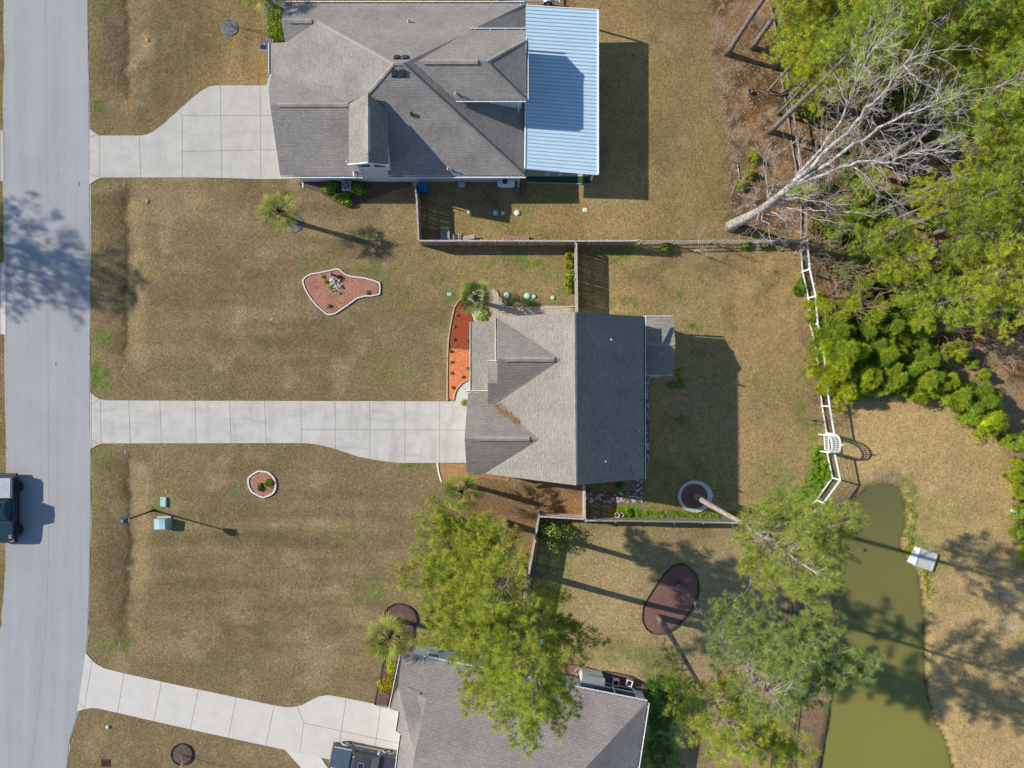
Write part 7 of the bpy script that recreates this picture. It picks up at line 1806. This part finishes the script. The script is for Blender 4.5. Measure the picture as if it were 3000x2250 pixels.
# ================================================================== FLAG
fl = thing('flag', 'stars and stripes flag on a short pole beside the hedge of the large house', 'flag', G(795, 146))
pz = 2.3; A = P(757, 143, pz + .45); B_ = P(797, 149, pz - .1)
mb = MB(); mb.cyl(A, B_, .018, n=8); mb.build('pole', M_TRIM, fl)
h0 = A.lerp(B_, .12); h1 = A.lerp(B_, .98); hoist = h1 - h0
fly = Vector((.02, 1.12, -.38)); nn = hoist.cross(fly).normalized()
def fp(u, v):  # u along hoist, v along fly
    p = h0 + hoist * u + fly * v; return p + nn * (.05 * math.sin(v * 9 + u * 2) * v) + Vector((.05 * v * math.sin(v * 3), 0, 0))
M_FR = quickmat('flag_red', .42, .03, .05, .8); M_FW = quickmat('flag_white', .72, .70, .70, .8); M_FB = quickmat('flag_blue', .03, .05, .20, .8)
def strip(mbx, u0, u1, v0, v1, off=0):
    n = 10
    for i in range(n):
        a0 = v0 + (v1 - v0) * i / n; a1 = v0 + (v1 - v0) * (i + 1) / n
        mbx.poly([fp(u0, a0) + nn * off, fp(u1, a0) + nn * off, fp(u1, a1) + nn * off, fp(u0, a1) + nn * off])
red = MB(); wh_ = MB()
for k in range(13):
    u0, u1 = k / 13, (k + 1) / 13; v0 = .4 if k < 7 else 0
    strip(red if k % 2 == 0 else wh_, u0, u1, v0, 1)
red.build('red_stripes', M_FR, fl); wh_.build('white_stripes', M_FW, fl)
bl = MB(); strip(bl, 0, 7 / 13, 0, .4); bl.build('canton', M_FB, fl)
stz = MB()
for i in range(9):
    for j in range(11):
        if (i + j) % 2 == 0:
            c_u, c_v = (7 / 13) * (i + 1) / 10, .4 * (j + 1) / 12; pc = [fp(c_u + .016 * (1 if k % 2 == 0 else .4) * math.cos(k * math.pi / 5), c_v + .012 * (1 if k % 2 == 0 else .4) * math.sin(k * math.pi / 5)) for k in range(10)]
            for sg in (1, -1): stz.poly([p + nn * .006 * sg for p in (pc if sg > 0 else pc[::-1])])
stz.build('stars', M_FW, fl)
# ================================================================== VEHICLES
M_TYRE = mat('tyre_rubber', (.012, .012, .013), (.03, .03, .03), scale=9, rough=.9)
M_RIM = quickmat('alloy_rim', .55, .57, .6, .25, .6)
M_RIMD = quickmat('black_rim', .025, .025, .028, .35)
M_CARGL = quickmat('car_glass', .012, .03, .035, .06, 0, .2, .8)
M_CHROME = quickmat('chrome', .65, .66, .68, .15, .8)
def truck(label, loc, rz, L, Wd, wb, paint, trim, cover, rim, wr, gl, details):
    """pickup along +x (front). loc on the ground in the middle."""
    t = thing('pickup_truck', label, 'pickup truck', loc, rz)
    W = Matrix.Translation(loc) @ Matrix.Rotation(rz, 4, 'Z')
    def out(mbx, nm, m, par=t, smooth=False, bevel=0):
        mbx.v = [tuple(W @ Vector(v)) for v in mbx.v]; return mbx.build(nm, m, par, smooth=smooth, bevel=bevel)
    h = Wd / 2; F = L / 2; fx = details['fx']; rx = fx - wb     # axle positions
    # body: rounded-box sections along the length
    def sect(x, hw, z0, z1, r=.1):
        return [(x, -hw, z0), (x, -hw, z1 - r), (x, -hw + r * .7, z1), (x, hw - r * .7, z1), (x, hw, z1 - r), (x, hw, z0)]
    cabf, cabr = details['cabf'], details['cabr']; zh, zb_, zr = details['zh'], details['zb'], details['zr']
    def loft(secs):
        m_ = MB(); n = len(secs[0])
        for s_ in secs: m_.v += s_
        for i in range(len(secs) - 1):
            for k in range(n): j = (k + 1) % n; a = i * n + k; b = i * n + j; m_.f.append((a, a + n, b + n, b))
        m_.f.append(tuple(range(n))); m_.f.append(tuple((len(secs) - 1) * n + k for k in range(n - 1, -1, -1))); return m_
    hood = [(F, h * .80, .55, zh - .22), (F - .08, h * .88, .45, zh - .10), (F - .35, h * .94, .42, zh - .03), (F - .8, h * .97, .42, zh), (cabf, h * .98, .42, zh + .04)]
    cab_lo = [(cabf - .05, h * .98, .42, zh + .04), (cabr, h * .98, .42, zb_ + .0)]
    out(loft([sect(*q) for q in hood + cab_lo]), 'body', paint)
    bed_ = [(cabr - .04, h * .97, .45, zb_), (-F + .15, h * .97, .45, zb_), (-F + .02, h * .93, .5, zb_ - .03)]
    bd = out(loft([sect(*q) for q in bed_]), 'bed', paint)
    q = MB(); q.bbox((((cabr - .12) + (-F + .16)) / 2, 0, zb_ + .025), (abs((cabr - .12) - (-F + .16)), Wd * .80, .06), b=.015); out(q, 'bed_cover', cover)
    q = MB()
    for s_ in (-1, 1): q.beam((cabr - .1, s_ * h * .9, zb_ + .02), (-F + .12, s_ * h * .9, zb_ + .02), .09, .05)
    out(q, 'bed_rail', details['rail'])
    if details.get('ribs'):
        q = MB()
        for k in range(1, 4): x_ = (cabr - .12) + ((-F + .16) - (cabr - .12)) * k / 4; q.beam((x_, -Wd * .38, zb_ + .058), (x_, Wd * .38, zb_ + .058), .03, .008)
        out(q, 'cover_seam', M_VENTB)
    # greenhouse
    rf, rrx = details['rf'], details['rr']; ins = .16
    g_ = [(cabf + .02, h * .93, zh + .03), (rf, h * (1 - ins), zr - .02), (rrx, h * (1 - ins), zr - .02), (cabr + .02, h * .93, zb_ + .02)]
    q = MB(); vs = []
    for x_, hw, z in g_: vs += [(x_, -hw, z), (x_, hw, z)]
    q.add(vs, [(0, 1, 3, 2), (2, 3, 5, 4), (4, 5, 7, 6), (0, 2, 4, 6), (7, 5, 3, 1)]); out(q, 'windscreen_and_glass', gl)
    q = MB(); n_ = 6; secs = []
    for x_, hw, dz in ((rf + .04, h * (1 - ins) - .02, -.05), (rf - .1, h * (1 - ins) + .01, .0), ((rf + rrx) / 2, h * (1 - ins) + .015, .035), (rrx + .1, h * (1 - ins) + .01, 0), (rrx - .03, h * (1 - ins) - .02, -.05)):
        secs.append([(x_, -hw, zr - .05), (x_, -hw, zr + dz - .01), (x_, -hw * .8, zr + dz + .035), (x_, hw * .8, zr + dz + .035), (x_, hw, zr + dz - .01), (x_, hw, zr - .05)])
    roof_ = out(loft(secs), 'cab_roof', paint)
    # pillars and window frames
    q = MB()
    for s_ in (-1, 1):
        q.beam((cabf + .02, s_ * h * .93, zh + .04), (rf, s_ * h * (1 - ins), zr), .06, .06); q.beam((cabr + .02, s_ * h * .93, zb_ + .02), (rrx, s_ * h * (1 - ins), zr), .1, .07)
        mx_ = details['mid']; q.beam((mx_, s_ * h * .945, zb_ + .03), (mx_ - .03, s_ * h * (1 - ins), zr), .1, .05)
        q.beam((cabf, s_ * h * .945, zh + .05), (cabr, s_ * h * .945, zb_ + .03), .05, .05)
    out(q, 'pillar', paint)
    # sunroof / glass roof panel
    sr = details['sunroof']; q = MB(); q.bbox(((sr[0] + sr[1]) / 2, 0, zr + .078), (abs(sr[1] - sr[0]), sr[2], .02), b=.005); out(q, 'sunroof', gl, roof_)
    q = MB()
    for a, b in (((sr[0], -sr[2] / 2), (sr[1], -sr[2] / 2)), ((sr[1], -sr[2] / 2), (sr[1], sr[2] / 2)), ((sr[1], sr[2] / 2), (sr[0], sr[2] / 2)), ((sr[0], sr[2] / 2), (sr[0], -sr[2] / 2))): q.beam((*a, zr + .085), (*b, zr + .085), .025, .02)
    out(q, 'sunroof_frame', trim, roof_)
    # wheels, arches
    for ax in (fx, rx):
        for s_ in (-1, 1):
            yo = s_ * (h - .02 + details['out']); yi = s_ * (h - .28)
            q = MB(); c = Vector((ax, 0, wr))
            pr_ = [(wr * .62, yi), (wr * .96, yi), (wr, yi + s_ * .05), (wr, yo - s_ * .05), (wr * .94, yo), (wr * .62, yo - s_ * .01)]
            n = 22
            for r_, y_ in pr_:
                for i in range(n): a_ = 2 * math.pi * i / n; q.v.append((ax + r_ * math.cos(a_), y_, wr + r_ * math.sin(a_)))
            for j in range(len(pr_) - 1):
                for i in range(n): p_ = j * n + i; p2 = j * n + (i + 1) % n; q.f.append((p_, p2, p2 + n, p_ + n) if s_ < 0 else (p_, p_ + n, p2 + n, p2))
            wo_ = out(q, 'wheel', M_TYRE, smooth=False)
            q = MB(); q.cyl((ax, yo - s_ * .10, wr), (ax, yo - s_ * .05, wr), wr * .64, n=20)
            for k in range(6): a_ = k * math.pi / 3; q.beam((ax, yo - s_ * .02, wr), (ax + wr * .6 * math.cos(a_), yo - s_ * .03, wr + wr * .6 * math.sin(a_)), .085, .03, up=(0, 1, 0))
            q.cyl((ax, yo - s_ * .05, wr), (ax, yo - s_ * .0, wr), .07, n=10); out(q, 'rim', rim, wo_)
            q = MB(); prev = None
            for k in range(9):
                a_ = math.pi * k / 8; p = Vector((ax + (wr + .09) * math.cos(a_), s_ * (h + details['out'] * .6), wr + (wr + .07) * math.sin(a_)))
                if prev: q.beam(prev, p, .16 + details['out'], .05, up=(0, 0, 1)) if abs(p.z - prev.z) < .12 else q.beam(prev, p, .16 + details['out'], .05, up=(1, 0, 0))
                prev = p
            out(q, 'fender', trim)
    # sills, bumpers, lights, mirrors, handles
    for s_ in (-1, 1):
        q = MB(); q.beam((fx - wr - .1, s_ * h * 1.0, .46), (rx + wr + .1, s_ * h * 1.0, .46), .07, .1); out(q, 'side_step', trim)
        q = MB(); q.bbox((cabf - .18, s_ * (h + .14), zh + .12), (.16, .24, .2), b=.03); out(q, 'mirror', details['mirror'])
        q = MB(); q.box((F - .16, s_ * h * .74, zh - .22), (.26, .3, .16)); out(q, 'headlight', quickmat('headlight', .6, .62, .62, .1))
        q = MB(); q.box((-F + .04, s_ * h * .86, zb_ - .2), (.08, .16, .34)); out(q, 'taillight', quickmat('taillight', .45, .02, .02, .3))
        for dx in (.55, 1.45): q = MB(); q.box((cabr + dx, s_ * (h + .005), zb_ - .12), (.2, .03, .04)); out(q, 'door_handle', M_CHROME)
        q = MB()
        for x_ in (cabf - .02, details['mid'], cabr): q.box((x_, s_ * h * .982, .8), (.012, .01, zb_ - .9 if zb_ > 1.0 else .3))
        out(q, 'door_gap', M_VENTB)
    q = MB(); q.bbox((F + .04, 0, .55), (.2, Wd * .92, .26), b=.05); out(q, 'front_bumper', details['bumper'])
    q = MB(); q.bbox((-F - .05, 0, .55), (.2, Wd * .92, .22), b=.05); out(q, 'rear_bumper', details['bumper'])
    q = MB(); q.box((F + .005, 0, zh - .3), (.03, Wd * .5, .22)); out(q, 'grille', M_VENTB)
    q = MB(); q.add([(cabf + .03, -h * .8, zh + .075), (cabf + .14, -h * .7, zh + .055), (cabf + .14, h * .7, zh + .055), (cabf + .03, h * .8, zh + .075)], [(0, 1, 2, 3)]); out(q, 'wiper_cowl', M_VENTB)
    return t
M_DKT = quickmat('dark_teal_paint', .012, .035, .05, .18, 0, .1, .6)
g0 = P(1, 1484, 0)
t = truck('dark blue off-road pickup with grey bed cover on the road at the left edge', Vector((-40.75, -10.0, 0.03)), R(-90), 5.3, 1.86, 3.48,
          M_DKT, quickmat('black_flares', .03, .03, .03, .6), quickmat('grey_soft_cover', .34, .38, .41, .7), M_RIMD, .41, quickmat('blue_glass', .01, .05, .08, .08, 0, .1, .8),
          dict(fx=1.78, cabf=.95, cabr=-.78, zh=1.15, zb=1.12, zr=1.84, rf=.5, rr=-.68, mid=-.05, sunroof=(-.1, -.62, .9), out=.10, rail=quickmat('dark_rail', .05, .06, .06), ribs=False, mirror=M_VENTB, bumper=M_VENTB))
# vents on its bonnet
q = MB(); bx = P(28, 1573, 1.2)
for k in range(5): q.beam((bx.x - .1, bx.y - .12 + k * .06, 1.175), (bx.x + .12, bx.y - .1 + k * .06, 1.165), .02, .02)
q.build('bonnet_vent', quickmat('vent_white', .5, .52, .55), t)
wA, wB = P(1018, 2176, .38), P(1139, 2200, .38); d = (wB - wA).normalized(); ang = math.atan2(d.y, d.x); nr_ = Vector((d.y, -d.x, 0))
mid = (wA + wB) / 2 + nr_ * .93; ctr = mid - d * .05
t = truck('dark grey pickup with tan trim on the lower driveway, cut by the bottom edge', Vector((ctr.x, ctr.y, .05)), ang, 5.25, 1.86, (wB - wA).length,
          quickmat('plum_grey_paint', .055, .052, .065, .2, 0, .1, .6), quickmat('tan_trim', .42, .37, .29, .6), quickmat('blue_grey_tonneau', .055, .085, .13, .7), M_RIM, .37, M_CARGL,
          dict(fx=(wB - wA).length / 2 + .05, cabf=1.25, cabr=-.95, zh=1.08, zb=1.10, zr=1.74, rf=.62, rr=-.82, mid=-.1, sunroof=(.15, -.3, .72), out=.0, rail=quickmat('pale_rail', .42, .40, .38), ribs=False, mirror=quickmat('blue_white_mirror', .45, .5, .6, .2), bumper=quickmat('grey_bumper', .2, .19, .18)))
# boat trailer at the top edge
b = G(1555, -2); tl_ = thing('boat_trailer', 'galvanised trailer with a round mudguard, cut by the top edge beside the patio roof', 'trailer', b)
M_GALV = quickmat('galvanised_steel', .36, .40, .44, .4, .3)
mb = MB(); mb.beam(G(1425, -4, .5), G(1560, 4, .5), .09, .1); mb.beam(G(1560, 4, .5), G(1640, 2, .5), .09, .1); mb.beam(G(1425, -4, .5), G(1500, -50, .5), .09, .1); mb.beam(G(1500, -50, .5), G(1640, -52, .5), .09, .1)
for x in (1510, 1570, 1630): mb.beam(G(x, 3, .5), G(x, -50, .5), .08, .08)
mb.build('frame', M_GALV, tl_)
for y in (8, -56):
    c = G(1606, y, .33); q = MB(); q.cyl(c + Vector((0, -.1, 0)), c + Vector((0, .1, 0)), .33, n=20); wq = q.build('wheel', M_TYRE, tl_); q = MB(); q.cyl(c + Vector((0, -.11, 0)), c + Vector((0, .11, 0)), .18, n=14); q.build('rim', M_GALV, wq)
    q = MB(); prev = None
    for k in range(9):
        a_ = math.pi * k / 8; p = c + Vector((.42 * math.cos(a_), 0, .05 + .42 * math.sin(a_)))
        if prev: q.beam(prev, p, .03, .26, up=(0, 1, 0))
        prev = p
    q.build('mudguard', M_GALV, tl_)
mb = MB(); mb.beam(G(1638, 3, .5), G(1640, 5, 1.4), .05, .05); mb.build('guide_post', M_TRIM, tl_)

# ================================================================== LOOSE GRASS AND LEAF LITTER
M_BLADE = leafmat('dry_grass_blades', (1, 1, 1), .15, .9)
rs_ = np.random.RandomState(12)
def ground_col(x, y):
    i = np.clip(np.searchsorted(gx, x) - 1, 0, nx_ - 2); j = np.clip(np.searchsorted(gy, y) - 1, 0, ny_ - 2)
    fx = (x - gx[i]) / (gx[i + 1] - gx[i]); fy = (y - gy[j]) / (gy[j + 1] - gy[j])
    f = lambda A: (A[i * ny_ + j].T * (1 - fx) * (1 - fy) + A[(i + 1) * ny_ + j].T * fx * (1 - fy) + A[i * ny_ + j + 1].T * (1 - fx) * fy + A[(i + 1) * ny_ + j + 1].T * fx * fy).T
    return f(C), f(Z)
ROADP = ROAD_L + ROAD_R[::-1]
OFF = [ROADP, D1, D2, D3, POND_PX, [(834, 2196), (940, 2219), (990, 2330), (884, 2252)], [(-60, 385), (11, 382), (11, 531), (-60, 531)], [(-60, 768), (16, 768), (17, 981), (-60, 981)],
       [(793, 100), (836, 15), (1760, 15), (1760, 540), (1545, 545), (1200, 535), (870, 535), (820, 520), (786, 300)], [(1311, 880), (1340, 880), (1372, 850), (1440, 840), (1480, 895), (1880, 900), (1975, 930), (1975, 1100), (1905, 1110), (1905, 1360), (1885, 1475), (1712, 1475), (1712, 1420), (1366, 1420), (1366, 1180), (1311, 1174)],
       [(1170, 1895), (1890, 2040), (1830, 2400), (1150, 2400)], BED1, BED2, KID, circ(2036, 1453, 51), circ(534, 2209, 32), circ(672, 82, 28), circ(864, 655, 28), [(1281, 1355), (1370, 1355), (1370, 1432), (1295, 1415)], [(870, 530), (1210, 530), (1005, 606), (930, 563)],
       [T3(*q) for q in ((360, 760), (325, 930), (288, 1105), (450, 1140), (540, 690), (520, 230), (360, 330), (350, 420))], [(1600, 1940), (1870, 1970), (1905, 2010), (1905, 2060), (1600, 2000)], [(2655, 1595), (2750, 1615), (2735, 1680), (2655, 1655)], [(762, -40), (845, -40), (845, 112), (784, 112)]]
def scatter(n, region=None):
    x = rs_.uniform(-42, 42, n); y = rs_.uniform(-31.8, 31.8, n)
    c, z = ground_col(x, y); k = FPX / (CAM_H - z); px = 1500 + x * k; py = 1125 - y * k
    ok = np.ones(n, bool)
    for pl in OFF:
        ins = inpoly(px, py, pl); ok &= ~ins
    if region is not None: ok &= region(px, py)
    return x[ok], y[ok], z[ok], c[ok]
def blades_on_ground(name, n, ln, wd, hh, cmul, cvar, region=None, label=None, cat=None, tintf=None):
    x, y, z, c = scatter(n, region); m = len(x)
    a = rs_.uniform(0, 6.283, m); l = ln * rs_.uniform(.6, 1.3, m); b0 = np.stack([x, y, z + .003], 1)
    d = np.stack([np.cos(a) * l, np.sin(a) * l, hh * rs_.uniform(.2, 1, m)], 1); p = np.stack([-np.sin(a), np.cos(a), 0 * a], 1) * wd * rs_.uniform(.6, 1.3, m)[:, None]
    V = np.stack([b0 - p, b0 + p, b0 + d], 1).reshape(-1, 3)
    col = c * cmul * np.clip(1 + cvar * rs_.normal(size=m), .3, 2.2)[:, None]
    if tintf is not None: col = tintf(col, m)
    o = npmesh(name, V, np.arange(m * 3).reshape(-1, 3), M_BLADE, col=np.repeat(np.clip(col, .005, .95), 3, 0))
    props(o, label, cat, kind='stuff'); return o
INWOOD = lambda px, py: inpoly(px, py, [(2090, -200), (2100, 160), (2150, 690), (2340, 700), (2372, 1000), (2410, 1240), (2440, 1160), (2760, 1165), (2950, 1330), (2985, 1600), (3300, 1700), (3300, -200)])
blades_on_ground('grass', 620000, .075, .016, .05, 1.18, .30, lambda a, b: ~INWOOD(a, b), 'short dormant lawn grass over all the gardens', 'grass')
def litter_tint(col, m):
    k = rs_.rand(m)[:, None]
    return np.where(k < .35, np.array([.42, .30, .21]), np.where(k < .6, np.array([.34, .17, .06]), np.where(k < .8, np.array([.5, .42, .35]), col))) * rs_.uniform(.6, 1.2, (m, 1))
blades_on_ground('leaf_litter', 150000, .11, .05, .05, 1.1, .3, INWOOD, 'dry leaves and pine straw on the floor of the wood', 'leaf litter', litter_tint)
OFF_ = OFF; OFF = []
blades_on_ground('pine_straw', 16000, .16, .015, .05, 1.3, .35, lambda a, b: inpoly(a, b, [(1290, 1440), (1400, 1400), (1500, 1415), (1710, 1430), (1710, 1515), (1580, 1512), (1550, 1680), (1500, 1800), (1400, 1620)]), 'brown pine needles littering the ground under the near pines', 'pine needles', lambda col, m: np.where(rs_.rand(m)[:, None] < .5, np.array([.46, .24, .08]), col) * rs_.uniform(.6, 1.15, (m, 1)))
blades_on_ground('fallen_leaves', 9000, .09, .06, .04, 1.3, .35, lambda a, b: inpoly(a, b, [(1640, 1462), (1708, 1455), (1708, 1515), (1610, 1512)]), 'orange leaves drifted in the fence corner behind the middle house', 'fallen leaves', lambda col, m: np.array([.62, .30, .06]) * rs_.uniform(.5, 1.25, (m, 1)))
